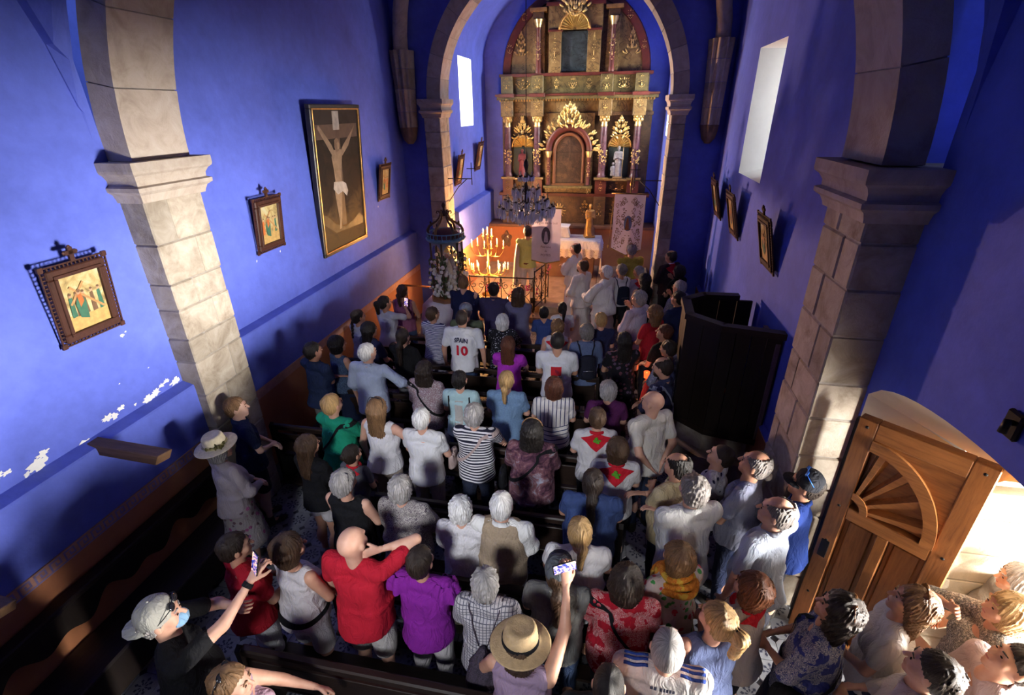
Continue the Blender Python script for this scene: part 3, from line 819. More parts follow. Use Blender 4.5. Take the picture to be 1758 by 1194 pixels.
def sunglasses(P, z=.11, y=.03, m=None, pitch=.9):
    m = m or plain('sunglass_lens', (.012, .012, .015), .08, 0, 0)
    b = MB()
    for sx in (-1, 1): b.ball((sx * .033, 0, 0), (.03, .006, .021), 10, 6)
    b.tube([(-.06, 0, .006), (0, .004, .012), (.06, 0, .006)], .004, 6)
    for sx in (-1, 1): b.tube([(sx * .062, 0, .006), (sx * .086, -.04, .0), (sx * .088, -.085, -.012)], .003, 5)
    M = rotm(pitch, 0, 0); b.v = [tuple(M @ np.array(p) + np.array((0, y, z))) for p in b.v]
    return head_part(P, b, 'sunglasses', m)

def spectacles(P):
    b = MB(); 
    for sx in (-1, 1): b.tube([(sx * .033 + .022 * math.cos(a), .104, .006 + .017 * math.sin(a)) for a in np.linspace(0, 6.283, 13)], .0022, 5, False)
    for sx in (-1, 1): b.tube([(sx * .055, .102, .01), (sx * .085, .0, .006)], .002, 5)
    return head_part(P, b, 'spectacles', plain('dark_metal_rim', (.02, .02, .02), .3, .6, 0))

def phone(P, side, label, rot=(0, 0, 0), bright=2.5, off=(0, .03, .09)):
    """a lit phone in the person's hand"""
    s = P['s']; w = np.array(P['WR'][side]) + np.array(off); loc = to_world(P, w * s)
    e = empty('smartphone', label, 'phone', loc, math.radians(P['yaw']))
    e.rotation_euler = (rot[0], rot[1], math.radians(P['yaw']) + rot[2])
    MB().box(-.038, .038, -.005, .005, -.075, .075, .004).obj('phone_body', plain('phone_black', (.01, .01, .012), .25, 0, 0), e)
    MB().box(-.034, .034, -.0062, -.005, -.07, .07).obj('screen', SCREEN(bright), e)
    return e

def SCREEN(k):
    key = ('screen', k)
    if key in MATS: return MATS[key]
    m, n, b = nt('phone_screen'); v = _coord(n, 'Object')
    c = _ramp(n, _noise(n, v, 60, 3, .6, .6), [(.38, (.01, .015, .12)), (.48, (.05, .08, .45)), (.56, (.8, .4, .15)), (.68, (1, .95, .85))])
    n.links.new(c, b.inputs['Base Color']); n.links.new(c, b.inputs['Emission Color']); b.inputs['Emission Strength'].default_value = k * .4
    MATS[key] = m; return m

def backpack(P, m, label, kind='pack', cat='backpack'):
    s = P['s']; ly = P['ly']; yb = (ly - .105 * P['wf'] - .03)
    e = empty('backpack' if kind == 'pack' else 'drawstring_bag', label, cat, (P['x'], P['y'], P['z0']), math.radians(P['yaw']))
    if kind == 'pack':
        pr = [('t', (0, yb - .075, .98), (0, yb - .06, 1.28), (.13, .07), (.115, .055), .03, .04), ('e', (0, yb - .135, 1.05), (.09, .035, .09), .02)]
    else:
        pr = [('t', (0, yb - .07, .82), (0, yb - .05, 1.02), (.14, .075), (.10, .05), .03, .05), ('t', (0, yb - .05, 1.02), (0, yb - .03, 1.14), (.10, .05), (.035, .025), .02, .02)]
    V, Q = sdf_mesh(pr, .017, (lambda F, X, Y, Z: F + .006 * np.sin(60 * X + 3 * np.sin(9 * Z))) if kind != 'pack' else None, 1)
    link('bag_body', np_mesh('bag_body', [(V * s, Q)]), m, e)
    if kind == 'pack':
        MB().tube([(-.07 * s, (yb - .165) * s, 1.12 * s), (0, (yb - .172) * s, 1.125 * s), (.07 * s, (yb - .165) * s, 1.12 * s)], .004, 5).obj('zip', plain('zip_metal', (.3, .3, .32), .4, .8, 0), e)
    bv = bvh_of(P)
    for sx in (-1, 1):
        pts = []
        top = 1.27 if kind == 'pack' else 1.13
        for i in range(9):
            t = i / 8; u = sx * (.075 + .035 * t if kind == 'pack' else .03 + .08 * t); z = top + (1.42 - top) * t
            h = on_back(bv, u * s, z * s, .01); pts.append(h if h else (u * s, (ly - .06) * s, z * s))
        for (y, z) in ((.0, 1.455), (.07, 1.40), (.125, 1.28), (.13, 1.15), (.04, 1.02), (-.09, .98)):
            pts.append((sx * (.12 + (.03 if z < 1.1 else 0)) * s * (1 if z > 1.1 else P['wf']), (ly + y * (P['wf'] if y > 0 else 1)) * s, z * s))
        MB().tube(pts, .017 * s if kind == 'pack' else .006 * s, 6, flat=.4).obj('strap', m, e)
    return e

def shoulder_bag(P, m, label, side=-1, cat='bag', hang=.86, sm=None):
    s = P['s']; x = side * (.20 * P['wf'] + .03); y = P['ly'] + .02
    e = empty('shoulder_bag', label, cat, (P['x'], P['y'], P['z0']), math.radians(P['yaw']))
    V, Q = sdf_mesh([('t', (x, y, hang), (x, y, hang + .14), (.05, .12), (.04, .11), .02, .04)], .017, None, 1)
    link('bag_body', np_mesh('bag_body', [(V * s, Q)]), m, e)
    strap_loop(P, sm or m, (1.42 + hang + .12) / 2, (1.42 - hang - .12) / 2, math.radians(-90 if side == 1 else 90), .042, 'strap', e, False, .012)
    return e

# ------------------------------------------------------------------ setting materials
def plaster_mat(name, c, mott=.22, rough=.75):
    m, n, b = nt(name); v = _coord(n)
    f = _noise(n, v, 1.3, 6, .6, .3); g = _noise(n, v, 9, 5, .65)
    f2 = _math(n, 'ADD', _math(n, 'MULTIPLY', f, .7), _math(n, 'MULTIPLY', g, .3))
    lt = tuple(min(1, x * (1 + mott) + mott * .035) for x in c)
    n.links.new(_ramp(n, f2, [(.3, dark(c, 1 - mott)), (.5, c), (.72, lt)]), b.inputs['Base Color'])
    b.inputs['Roughness'].default_value = rough; b.inputs['Specular IOR Level'].default_value = .25
    _bump(n, b, _math(n, 'ADD', _math(n, 'MULTIPLY', f, 2.0), _math(n, 'MULTIPLY', _noise(n, v, 30, 4), .25)), .35, .02)
    return m
BLUE = plaster_mat('blue_plaster', (.108, .148, .60))
WHITE_PL = plaster_mat('white_plaster', (.78, .78, .76), .06)
ORANGE = plaster_mat('orange_plaster', (.46, .185, .085), .18)

def stone_mat(name, c1, c2, c3):
    m, n, b = nt(name); v = _coord(n)
    oi = n.nodes.new('ShaderNodeObjectInfo')
    off = n.nodes.new('ShaderNodeVectorMath'); off.operation = 'ADD'
    sc = n.nodes.new('ShaderNodeVectorMath'); sc.operation = 'SCALE'; sc.inputs['Scale'].default_value = 40.0
    cb = n.nodes.new('ShaderNodeCombineXYZ')
    for i in range(3): n.links.new(oi.outputs['Random'], cb.inputs[i])
    n.links.new(cb.outputs[0], sc.inputs[0]); n.links.new(sc.outputs[0], off.inputs[0]); n.links.new(v, off.inputs[1])
    vv = off.outputs[0]
    f = _noise(n, vv, 5, 6, .65, .6); g = _noise(n, vv, 45, 4, .7)
    col = _ramp(n, f, [(.3, c1), (.5, c2), (.72, c3)])
    br = _math(n, 'ADD', .74, _math(n, 'MULTIPLY', oi.outputs['Random'], .34))
    cc = n.nodes.new('ShaderNodeCombineColor')
    for i in range(3): n.links.new(br, cc.inputs[i])
    n.links.new(_mix(n, 1.0, col, cc.outputs[0], 'MULTIPLY'), b.inputs['Base Color'])
    b.inputs['Roughness'].default_value = .85; b.inputs['Specular IOR Level'].default_value = .2
    _bump(n, b, _math(n, 'ADD', f, _math(n, 'MULTIPLY', g, .35)), .5, .02); return m
STONE = stone_mat('sandstone', (.26, .21, .16), (.41, .35, .28), (.53, .47, .40))
STONE_P = stone_mat('smooth_sandstone', (.38, .30, .24), (.49, .41, .34), (.56, .49, .43))
MORTAR = plain('mortar', (.30, .27, .24), .9, 0, .2, 20, .3)

def wood_mat(name, c, axis='z', rough=.5, k=1.0):
    m, n, b = nt(name)
    sc = {'z': (9, 9, .9), 'x': (.9, 9, 9), 'y': (9, .9, 9)}[axis]
    v = _coord(n, 'Object', sc); f = _noise(n, v, 2.2 * k, 6, .65, 1.4); g = _noise(n, v, 9 * k, 3, .6, .4)
    s = _math(n, 'ADD', _math(n, 'MULTIPLY', f, .7), _math(n, 'MULTIPLY', g, .3))
    n.links.new(_ramp(n, s, [(.3, dark(c, .5)), (.5, c), (.7, tuple(min(1, x * 1.35) for x in c))]), b.inputs['Base Color'])
    b.inputs['Roughness'].default_value = rough; b.inputs['Specular IOR Level'].default_value = .35
    _bump(n, b, s, .25, .006); return m
DARKWOOD = wood_mat('dark_stained_wood', (.020, .011, .008), 'x', .45)
DARKWOOD_Z = wood_mat('dark_pulpit_wood', (.014, .008, .006), 'z', .5)
OAK = wood_mat('oiled_chestnut', (.32, .125, .038), 'z', .38)
OAK_X = wood_mat('oiled_chestnut_rail', (.36, .145, .045), 'x', .38)
BEAM_W = wood_mat('old_beam_wood', (.16, .085, .045), 'x', .7)
IRON = plain('wrought_iron', (.02, .018, .017), .45, .7, .2, 30)

XL, XLF, XR, XRF = -4.09, -4.35, 1.97, 1.95
YP, YQ, YC, YC2, YB, YN = 3.59, 4.24, 10.45, 10.87, 14.40, -3.68

def quad(b, p, q, r, s): b.add([p, q, r, s], [(0, 1, 2, 3)])

def wall_x(name, x, y0, y1, z1, face, holes, m, label):
    """upright wall at x with rectangular openings (ya, yb, za, zb); face=+1 looks towards +x"""
    b = MB()
    ys = sorted({y0, y1, *[h[0] for h in holes], *[h[1] for h in holes]}); zs = sorted({-.12, z1, *[h[2] for h in holes], *[h[3] for h in holes]})
    for i in range(len(ys) - 1):
        for j in range(len(zs) - 1):
            yc, zc = (ys[i] + ys[i + 1]) / 2, (zs[j] + zs[j + 1]) / 2
            if any(h[0] < yc < h[1] and h[2] < zc < h[3] for h in holes): continue
            a, c, d, e = (x, ys[i], zs[j]), (x, ys[i + 1], zs[j]), (x, ys[i + 1], zs[j + 1]), (x, ys[i], zs[j + 1])
            b.add([a, c, d, e], [(0, 1, 2, 3) if face > 0 else (3, 2, 1, 0)])
    return struct(b.obj(name, m), label)

wl = wall_x('wall_left', XL, YN, YP + .02, 7.3, 1, [], BLUE, 'bright blue plaster wall of the bay next to the choir')
wlf = wall_x('wall_left_nave', XLF, YQ - .3, YC + .02, 8.9, 1, [], BLUE, 'blue nave wall with the tall painting')
WIN = (7.42, 8.72, 3.37, 5.06)
wrf = wall_x('wall_right_nave', XRF, YQ - .3, YC + .02, 8.9, -1, [WIN], BLUE, 'violet lit blue nave wall behind the pulpit')
wc = wall_x('wall_left_chancel', -3.5, YC2, YB, 7.2, 1, [(11.95, 13.05, 3.98, 5.40)], BLUE, 'blue chancel wall with a high slit window')
wc2 = wall_x('wall_right_chancel', 1.2, YC2, YB, 7.2, -1, [(12.6, 13.6, 3.7, 5.0)], BLUE, 'blue chancel wall beside the altarpiece')
b = MB(); quad(b, (-3.6, YB, -.1), (1.3, YB, -.1), (1.3, YB, 7.3), (-3.6, YB, 7.3)); b.f = [tuple(reversed(f)) for f in b.f]
struct(b.obj('wall_back', BLUE), 'blue end wall behind the altarpiece')
# wall behind the choir loft, with a round window
b = MB(); cx, cz, r0 = -.9, 5.5, .55; n = 32
for i in range(n):
    a0, a1 = 2 * math.pi * i / n, 2 * math.pi * (i + 1) / n
    def far(a):
        c, s = math.cos(a), math.sin(a); k = min(3.3 / max(abs(c), 1e-6), (1.9 if s > 0 else 5.7) / max(abs(s), 1e-6)); return (cx + c * k, YN, cz + s * k)
    b.add([(cx + r0 * math.cos(a0), YN, cz + r0 * math.sin(a0)), far(a0), far(a1), (cx + r0 * math.cos(a1), YN, cz + r0 * math.sin(a1))], [(3, 2, 1, 0)])
struct(b.obj('wall_front', BLUE), 'blue wall behind the choir loft with a round window')

# lower wall thickening with a sloping ledge, dado and border
def ledge(x, y0, y1, z, d, name, dado_z, parent, face=1):
    f = face
    b = MB(); poly = [(x, -.1), (x + f * d, -.1), (x + f * d, z - .05), (x + f * d * .93, z - .035), (x, z)]
    b.prism(poly if f > 0 else poly[::-1], 'y', y0, y1); b.obj('wall_ledge', BLUE, parent)
    b = MB(); b.box(x, x + f * (d + .006), y0, y1, -.05, dado_z); b.obj('painted_dado', ORANGE, parent)
    return x + f * (d + .008)
KEYP = plain('lavender_border', (.26, .22, .46), .8, 0, .2, 20)
BANDP = plain('pale_orange_band', (.50, .26, .20), .8, 0, .2, 12)
def key_border(x, y0, y1, z0, z1, parent, face=1):
    b = MB(); b.box(x - .02, x + .003 * face, y0, y1, z0, z1); b.obj('border_band', BANDP, parent)
    b = MB(); h = z1 - z0; t = h * .13; xx = x + .0045 * face; w = h * 1.05; y = y0
    def bar(a0, a1, c0, c1):
        q = [(xx, y + a0, z0 + c0), (xx, y + a1, z0 + c0), (xx, y + a1, z0 + c1), (xx, y + a0, z0 + c1)]; b.add(q, [(0, 1, 2, 3) if face > 0 else (3, 2, 1, 0)])
    while y + w < y1:
        bar(0, w, .04 * h, .04 * h + t); bar(0, t, .04 * h, .9 * h); bar(0, w * .78, .9 * h - t, .9 * h); bar(w * .78 - t, w * .78, .32 * h, .9 * h); bar(w * .36, w * .78, .32 * h, .32 * h + t); bar(w * .36, w * .36 + t, .32 * h, .66 * h)
        y += w
    b.obj('greek_key', KEYP, parent)
xf1 = ledge(XL, YN, YP, 1.90, .12, 'l', 1.17, wl); key_border(xf1, .8, YP, 1.17, 1.275, wl)
xf2 = ledge(XLF, YQ - .05, YC, 1.92, .12, 'l', 1.02, wlf)
b = MB(); b.box(xf2 - .03, xf2 + .002, YQ, YC, 1.02, 1.14); b.obj('border_band', BANDP, wlf)
ledge(XRF, YQ - .05, YC, .95, .05, 'l', .9, wrf, -1)
ledge(-3.5, YC2, YB, 2.28, .16, 'l', 1.35, wc)
b = MB(); b.box(-3.6, 1.3, 13.78, YB, -.1, 1.34); b.obj('altar_footing', ORANGE, bpy.data.objects['wall_back'])
b = MB(); b.box(-3.6, 1.3, 13.70, YB, 1.34, 1.42, .01); b.obj('footing_ledge', plain('brown_ledge', (.16, .07, .04), .6), bpy.data.objects['wall_back'])
# bare plaster where the blue paint has flaked
def flake(x, y, z, r, seed, face=1, parent=None, st=1.6):
    rr = random.Random(seed); b = MB(); k = 22; P = []
    for i in range(k):
        a = 2 * math.pi * i / k; q = r * rr.uniform(.45, 1.15); P.append((x + .003 * face, y + q * st * math.cos(a) + .25 * q * math.sin(a), z + q * math.sin(a)))
    b.add([(x + .004 * face, y, z)] + P, [(0, i + 1, (i + 1) % k + 1) for i in range(k)]); b.obj('flaked_patch', WHITE_PL, parent)
for i, (y, z, r) in enumerate(((2.21, 1.95, .05), (2.27, 2.0, .035), (2.13, 1.925, .02), (2.8, 1.98, .035), (2.86, 1.96, .03), (2.93, 1.99, .025), (3.2, 1.93, .045), (3.28, 1.95, .04), (3.36, 1.975, .025), (3.42, 1.99, .025), (3.51, 1.94, .04), (3.06, 1.95, .012), (2.58, 1.86, .07), (2.03, 2.02, .022), (1.97, 2.03, .03), (3.18, 2.58, .015), (3.22, 2.6, .008), (3.3, 2.2, .006), (3.0, 2.2, .006))): flake(XL, y, z, r, i, 1, wl)
for i, (y, z) in enumerate(((5.36, 2.62), (5.85, 2.62), (8.95, 2.68))): flake(XLF, y, z, .018, 40 + i, 1, wlf, .7)

# ------------------------------------------------------------------ vaults
def groin(name, xc, xr, yc, yr, zs, hx, hy, label, n=26):
    xs = [xc - xr * math.cos(math.pi * i / n) for i in range(n + 1)]; ys = [yc - yr * math.cos(math.pi * i / n) for i in range(n + 1)]
    G = [[(x, y, zs + max(hx * math.sqrt(max(0, 1 - ((x - xc) / xr) ** 2)), hy * math.sqrt(max(0, 1 - ((y - yc) / yr) ** 2)))) for y in ys] for x in xs]
    return struct(MB().grid(G, smooth=False, flip=False).obj(name, BLUE), label)
groin('ceiling_choir', (XL + XR) / 2, (XR - XL) / 2 + .01, -.08, 3.62, 3.96, 3.0, 3.4, 'blue groin vault over the choir bay')
groin('ceiling_nave', (XLF + XRF) / 2, (XRF - XLF) / 2 + .01, (YQ + YC) / 2 - .1, (YC - YQ) / 2 + .35, 5.3, 2.6, 2.6, 'blue rib vault over the nave')
b = MB(); G = []
for i in range(25):
    a = math.pi * i / 24; G.append([(-1.15 - 2.36 * math.cos(a), y, 5.42 + 1.75 * math.sin(a)) for y in (YC2 - .02, 12, 13.2, YB + .02)])
struct(b.grid(G, flip=False).obj('ceiling_chancel', BLUE), 'violet blue barrel vault over the altar')

# end wall of the nave with the chancel arch opening
ACX, ACZ, AR = -1.23, 4.5, 2.19
def arch_wall(name, y, x0, x1, cx, cz, r, ztop, face, label):
    b = MB(); n = 28
    b.add([(x0, y, -.1), (cx - r, y, -.1), (cx - r, y, cz), (x0, y, cz)], [(0, 1, 2, 3)]); b.add([(cx + r, y, -.1), (x1, y, -.1), (x1, y, cz), (cx + r, y, cz)], [(0, 1, 2, 3)])
    for sx in (-1, 1):
        b.add([((x0 if sx < 0 else x1), y, cz), (cx + sx * r, y, cz), (cx + sx * r, y, ztop), ((x0 if sx < 0 else x1), y, ztop)], [(0, 1, 2, 3) if sx < 0 else (3, 2, 1, 0)])
    for i in range(n):
        a0, a1 = math.pi * i / n, math.pi * (i + 1) / n
        p0, p1 = (cx + r * math.cos(a0), y, cz + r * math.sin(a0)), (cx + r * math.cos(a1), y, cz + r * math.sin(a1))
        b.add([p0, (p0[0], y, ztop), (p1[0], y, ztop), p1], [(0, 1, 2, 3)])
    return struct(b.obj(name, BLUE), label)
arch_wall('wall_chancel_arch', YC, XLF - .1, XRF + .1, ACX, ACZ, AR + .12, 8.9, -1, 'blue end wall of the nave round the chancel arch')
arch_wall('wall_nave_arch', (YP + YQ) / 2, XLF - .2, XRF + .3, -1.115, 3.96, 2.745 + .12, 8.9, -1, 'blue wall above the nearer stone arch')

# ------------------------------------------------------------------ stone pilasters and arches, block by block
def pilaster(root, x0, x1, y0, y1, z0, z1, seed, inner):
    """courses of blocks between x0..x1, y0..y1; inner=+1 when the nave face looks towards +x"""
    rr = random.Random(seed); z = z0; g = .006
    core = MB(); core.box(x0 + .012, x1 - .012, y0 + .012, y1 - .012, z0, z1); core.obj('mortar_core', MORTAR, root)
    k = 0
    while z < z1 - .05:
        h = rr.uniform(.24, .40); 
        if z + h > z1 - .16: h = z1 - z
        cut = y0 + (y1 - y0) * (rr.uniform(.28, .45) if k % 2 else rr.uniform(.58, .75))
        for a, c in ((y0, cut), (cut, y1)):
            j = [rr.uniform(-.005, .005) for _ in range(3)]
            bb = MB(); bb.box(x0 + (j[0] if inner < 0 else 0), x1 + (j[0] if inner > 0 else 0), a + (g / 2 if a > y0 else j[1]), c - (g / 2 if c < y1 else j[2]), z + g / 2, z + h - g / 2, .012)
            bb.obj('stone_block', STONE, root)
        z += h; k += 1

def capital(root, x0, x1, y0, y1, z1, proj, hh, name='capital', s=1.0):
    """moulded impost: stepped profile run round the shaft"""
    prof = [(0, 0), (.25, .02), (.3, .10), (.45, .22), (.78, .30), (.80, .40), (.5, .44), (.52, .56), (.72, .68), (.95, .74), (1, .80), (1, 1.0)]
    b = MB(); R = []
    for u, t in prof:
        d = u * proj; z = z1 - hh + t * hh; R.append([(x0 - d, y0 - d, z), (x1 + d, y0 - d, z), (x1 + d, y1 + d, z), (x0 - d, y1 + d, z)])
    V = [p for r in R for p in r]; F = []
    for i in range(len(R) - 1):
        for k in range(4): F.append((i * 4 + k, i * 4 + (k + 1) % 4, i * 4 + 4 + (k + 1) % 4, i * 4 + 4 + k))
    e = len(V) - 4; F += [(3, 2, 1, 0), (e, e + 1, e + 2, e + 3)]
    b.add(V, F); return b.obj(name, STONE_P, root)

def voussoirs(root, cx, cz, r0, r1, y0, y1, n, m=None, gap=.0045, a_from=0.0, a_to=math.pi, weights=None):
    m = m or STONE_P; rr = random.Random(int(cx * 100 + r0 * 10) & 255)
    b = MB(); G = []
    for i in range(33):
        a = a_from + (a_to - a_from) * i / 32; c, s = math.cos(a), math.sin(a)
        G.append([(cx + (r0 + .012) * c, y0 + .012, cz + (r0 + .012) * s), (cx + r1 * c, y0 + .012, cz + r1 * s), (cx + r1 * c, y1 - .012, cz + r1 * s), (cx + (r0 + .012) * c, y1 - .012, cz + (r0 + .012) * s), (cx + (r0 + .012) * c, y0 + .012, cz + (r0 + .012) * s)])
    b.grid(G).obj('mortar_core', MORTAR, root)
    for i in range(n):
        a0 = a_from + (a_to - a_from) * i / n + gap / r0; a1 = a_from + (a_to - a_from) * (i + 1) / n - gap / r0
        P = []; q = 5; j = rr.uniform(-.004, .004)
        out = [(r0 - j) , r1 + .005]
        V = []; F = []
        for k in range(q + 1):
            a = a0 + (a1 - a0) * k / q; c, s = math.cos(a), math.sin(a)
            for r, y in ((out[0], y0), (out[1], y0), (out[1], y1), (out[0], y1)): V.append((cx + r * c, y, cz + r * s))
        for k in range(q):
            for e in range(4): F.append((k * 4 + e, k * 4 + (e + 1) % 4, k * 4 + 4 + (e + 1) % 4, k * 4 + 4 + e))
        F += [(3, 2, 1, 0), (q * 4, q * 4 + 1, q * 4 + 2, q * 4 + 3)]
        bb = MB(); bb.add(V, F); bb.obj('voussoir', m, root)

t1 = empty('trim_1', 'pale stone pilaster and arch beside the bright blue wall', kind='structure')
pilaster(t1, -4.5, -3.86, YP, YQ, 0, 3.66, 1, 1); capital(t1, -4.5, -3.86, YP, YQ, 3.96, .11, .33)
t2 = empty('trim_2', 'shaded stone pilaster beside the pulpit and the open door', kind='structure')
pilaster(t2, 1.63, 2.3, YP, YQ, 0, 3.64, 2, -1); capital(t2, 1.63, 2.3, YP, YQ, 3.95, .12, .34)
t3 = empty('trim_3', 'great stone arch spanning the nave above the crowd', kind='structure')
voussoirs(t3, -1.115, 3.96, 2.745, 2.98, YP + .02, YQ - .02, 16)
t4 = empty('trim_4', 'stone chancel arch framing the altarpiece', kind='structure')
for x0, x1, inn, sd in ((-3.78, -3.44, 1, 5), (.98, 1.24, -1, 6)):
    pilaster(t4, x0, x1, 10.3, YC2, 0, 4.22, sd, inn); capital(t4, x0, x1, 10.3, YC2, 4.52, .09, .34)
voussoirs(t4, ACX, ACZ, AR, AR + .27, 10.32, YC2, 19)

# corbels with springing ribs in the corners by the chancel arch
def corbel(root, xa, xb, ya, sx):
    """fluted corbel tapering down to a rounded foot, with the vault rib rising from it"""
    xm = (xa + xb) / 2; w = (xb - xa) / 2; n = 40
    rows = [(3.70, .25, .4), (3.78, .62, .7), (3.90, .80, .9), (4.02, .82, .95), (4.30, .86, .98), (4.70, .92, 1.0), (5.05, 1.0, 1.05), (5.36, 1.08, 1.1)]
    cuts = (0, 3, 4, 5, 6, 7)
    for q in range(len(cuts) - 1):
        b = MB(); G = []
        for k in range(cuts[q], cuts[q + 1] + 1):
            z, sw, sd = rows[k]; R = []
            for i in range(n + 1):
                a = math.pi * i / n; fl = 1 + (.10 * math.cos(5 * a * 2) if z > 4.0 else 0)
                R.append((xm - w * sw * math.cos(a) * fl, ya + .12 - .26 * sd * math.sin(a) ** .6 * fl, z - (.004 if k == cuts[q + 1] else 0)))
            G.append(R)
        b.grid(G, smooth=True, flip=False)
        nn = n + 1; o = len(b.v) - nn; b.f.append(tuple(range(o, o + nn))); b.sm.append(False); b.mi.append(0)
        b.obj('corbel_block', plain('brown_corbel_foot', (.20, .12, .08), .8, 0, .25, 12, .3) if q == 0 else STONE_P, root)
    pts = []
    for i in range(13):
        t = i / 12; a = t * math.pi / 2
        pts.append((xm + sx * (3.0 * (1 - math.cos(a))), ya + .02 - 3.0 * (1 - math.cos(a)), 5.3 + 2.55 * math.sin(a)))
    for k in range(0, 12, 3): MB().tube(pts[k:k + 4], .145, 10, True, True, .8).obj('rib_stone', STONE_P, root)
t5 = empty('trim_5', 'fluted stone corbel and rib in the corner beside the tall painting', kind='structure'); corbel(t5, -4.33, -3.95, 10.3, 1)
t6 = empty('trim_6', 'fluted stone corbel and rib above the pulpit side', kind='structure'); corbel(t6, 1.50, 1.86, 10.3, -1)

# ------------------------------------------------------------------ windows
def window(name, x, y0, y1, z0, z1, face, depth, label, spl=.12):
    """deep white reveal in a thick wall, small glazed opening at its end"""
    e = empty(name, label, kind='structure'); d = -face * depth; s = spl
    ya, yb, za, zb = y0 + s, y1 - s, z0 + s * 1.6, z1 - s * .5
    I = [(x, y0, z0), (x, y1, z0), (x, y1, z1), (x, y0, z1)]; O = [(x + d, ya, za), (x + d, yb, za), (x + d, yb, zb), (x + d, ya, zb)]
    for i, nm in enumerate(('window_sill', 'window_reveal', 'window_reveal', 'window_reveal')):
        j = (i + 1) % 4; b = MB(); b.add([I[i], I[j], O[j], O[i]], [(0, 1, 2, 3) if face > 0 else (3, 2, 1, 0)]); b.obj(nm, WHITE_PL, e)
    fr = MB(); t = .04
    for (a0, a1, c0, c1) in ((ya, ya + t, za, zb), (yb - t, yb, za, zb), (ya, yb, za, za + t), (ya, yb, zb - t, zb), ((ya + yb) / 2 - .012, (ya + yb) / 2 + .012, za, zb)): fr.box(x + d - .02, x + d + .02, a0, a1, c0, c1)
    fr.obj('window_frame', IRON, e)
    return e
window('window_1', XRF, *WIN, -1, .95, 'deep white window opening high in the violet wall')
window('window_2', -3.5, 11.95, 13.05, 3.98, 5.40, 1, .9, 'slit window glowing white in the chancel')
window('window_3', 1.2, 12.6, 13.6, 3.7, 5.0, -1, .9, 'slit window hidden behind the chancel arch')

# ------------------------------------------------------------------ door bay
# near wall with the arched doorway
DY0, DY1, DZ = .95, 3.56, 2.70
b = MB(); N = 20
def arcz(y): t = (y - DY0) / (DY1 - DY0) * 2 - 1; return 2.30 + .40 * math.sqrt(max(0, 1 - t * t * .96))
ysamp = [DY0 + (DY1 - DY0) * i / N for i in range(N + 1)]
b.add([(XR, YN, -.1), (XR, DY0, -.1), (XR, DY0, 7.3), (XR, YN, 7.3)], [(3, 2, 1, 0)]); b.add([(XR, DY1, -.1), (XR, YP + .02, -.1), (XR, YP + .02, 7.3), (XR, DY1, 7.3)], [(3, 2, 1, 0)])
for i in range(N): b.add([(XR, ysamp[i], arcz(ysamp[i])), (XR, ysamp[i + 1], arcz(ysamp[i + 1])), (XR, ysamp[i + 1], 7.3), (XR, ysamp[i], 7.3)], [(3, 2, 1, 0)])
wr = struct(b.obj('wall_right', BLUE), 'dark blue wall above the open door')
CREAM = plaster_mat('cream_plaster', (.70, .62, .48), .08)
# splayed reveal: plastered head, side jambs, outer stone frame
OX, OY0, OY1 = 2.55, 1.15, 3.02
def oarc(y): t = (y - OY0) / (OY1 - OY0) * 2 - 1; return 2.02 + .36 * math.sqrt(max(0, 1 - t * t * .98))
b = MB(); G = []
for i in range(N + 1):
    t = i / N; yi = ysamp[i]; yo = OY0 + (OY1 - OY0) * t; G.append([(XR, yi, arcz(yi)), (OX, yo, oarc(yo) + .12)])
b.grid(G, smooth=True, flip=False).obj('door_reveal_head', CREAM, wr)
for yi, yo, fl in ((DY0, OY0, 0), (DY1, OY1, 1)):
    b = MB(); b.add([(XR, yi, -.1), (OX, yo, -.1), (OX, yo, 2.16), (XR, yi, arcz(yi) + .02)], [(0, 1, 2, 3) if fl == 0 else (3, 2, 1, 0)]); b.obj('door_reveal_side', CREAM, wr)
t7 = empty('trim_7', 'sunlit stone frame of the street doorway', kind='structure')
DST = stone_mat('doorway_sandstone', (.44, .36, .26), (.56, .48, .36), (.64, .57, .46))
z = 0.0; rr = random.Random(9)
while z < 1.9:
    h = rr.uniform(.26, .36); h = 2.02 - z if z + h > 1.85 else h
    for ya, yb in ((OY1 - .02, OY1 + .35), (OY0 - .35, OY0 + .02)):
        bb = MB(); bb.box(OX, OX + .55, ya, yb, z + .003, z + h - .003, .008); bb.obj('stone_block', DST, t7)
    z += h
for i in range(9):
    V = []; F = []
    for k in range(4):
        t = (i + .01 + k / 3 * .98) / 9; y = OY0 + (OY1 - OY0) * t; yo = OY0 - .3 + (OY1 - OY0 + .6) * t
        for (yy, zz, x) in ((y, oarc(y), OX), (yo, oarc(y) + .3, OX), (yo, oarc(y) + .3, OX + .55), (y, oarc(y), OX + .55)): V.append((x, yy, zz))
    for k in range(3):
        for e in range(4): F.append((k * 4 + e, k * 4 + 4 + e, k * 4 + 4 + (e + 1) % 4, k * 4 + (e + 1) % 4))
    F += [(0, 1, 2, 3), (15, 14, 13, 12)]
    bb = MB(); bb.add(V, F); bb.obj('voussoir', DST, t7)
b = MB(); b.box(OX + .0, OX + .55, OY0 - 1.2, OY0 - .3, 0, 7.2); b.box(OX, OX + .55, OY1 + .3, 8, 0, 7.2) ; b.box(OX, OX + .55, OY0 - .3, OY1 + .3, 2.6, 7.2)
struct(b.obj('exterior_wall', WHITE_PL), 'outer face of the church wall round the doorway')
b = MB(); b.box(OX + .55, 14, -8, 12, -.14, -.02); struct(b.obj('street_ground', plain('sunlit_paving', (.55, .49, .40), .9, 0, .2, 3, .2)), 'sunlit paving outside the doorway')

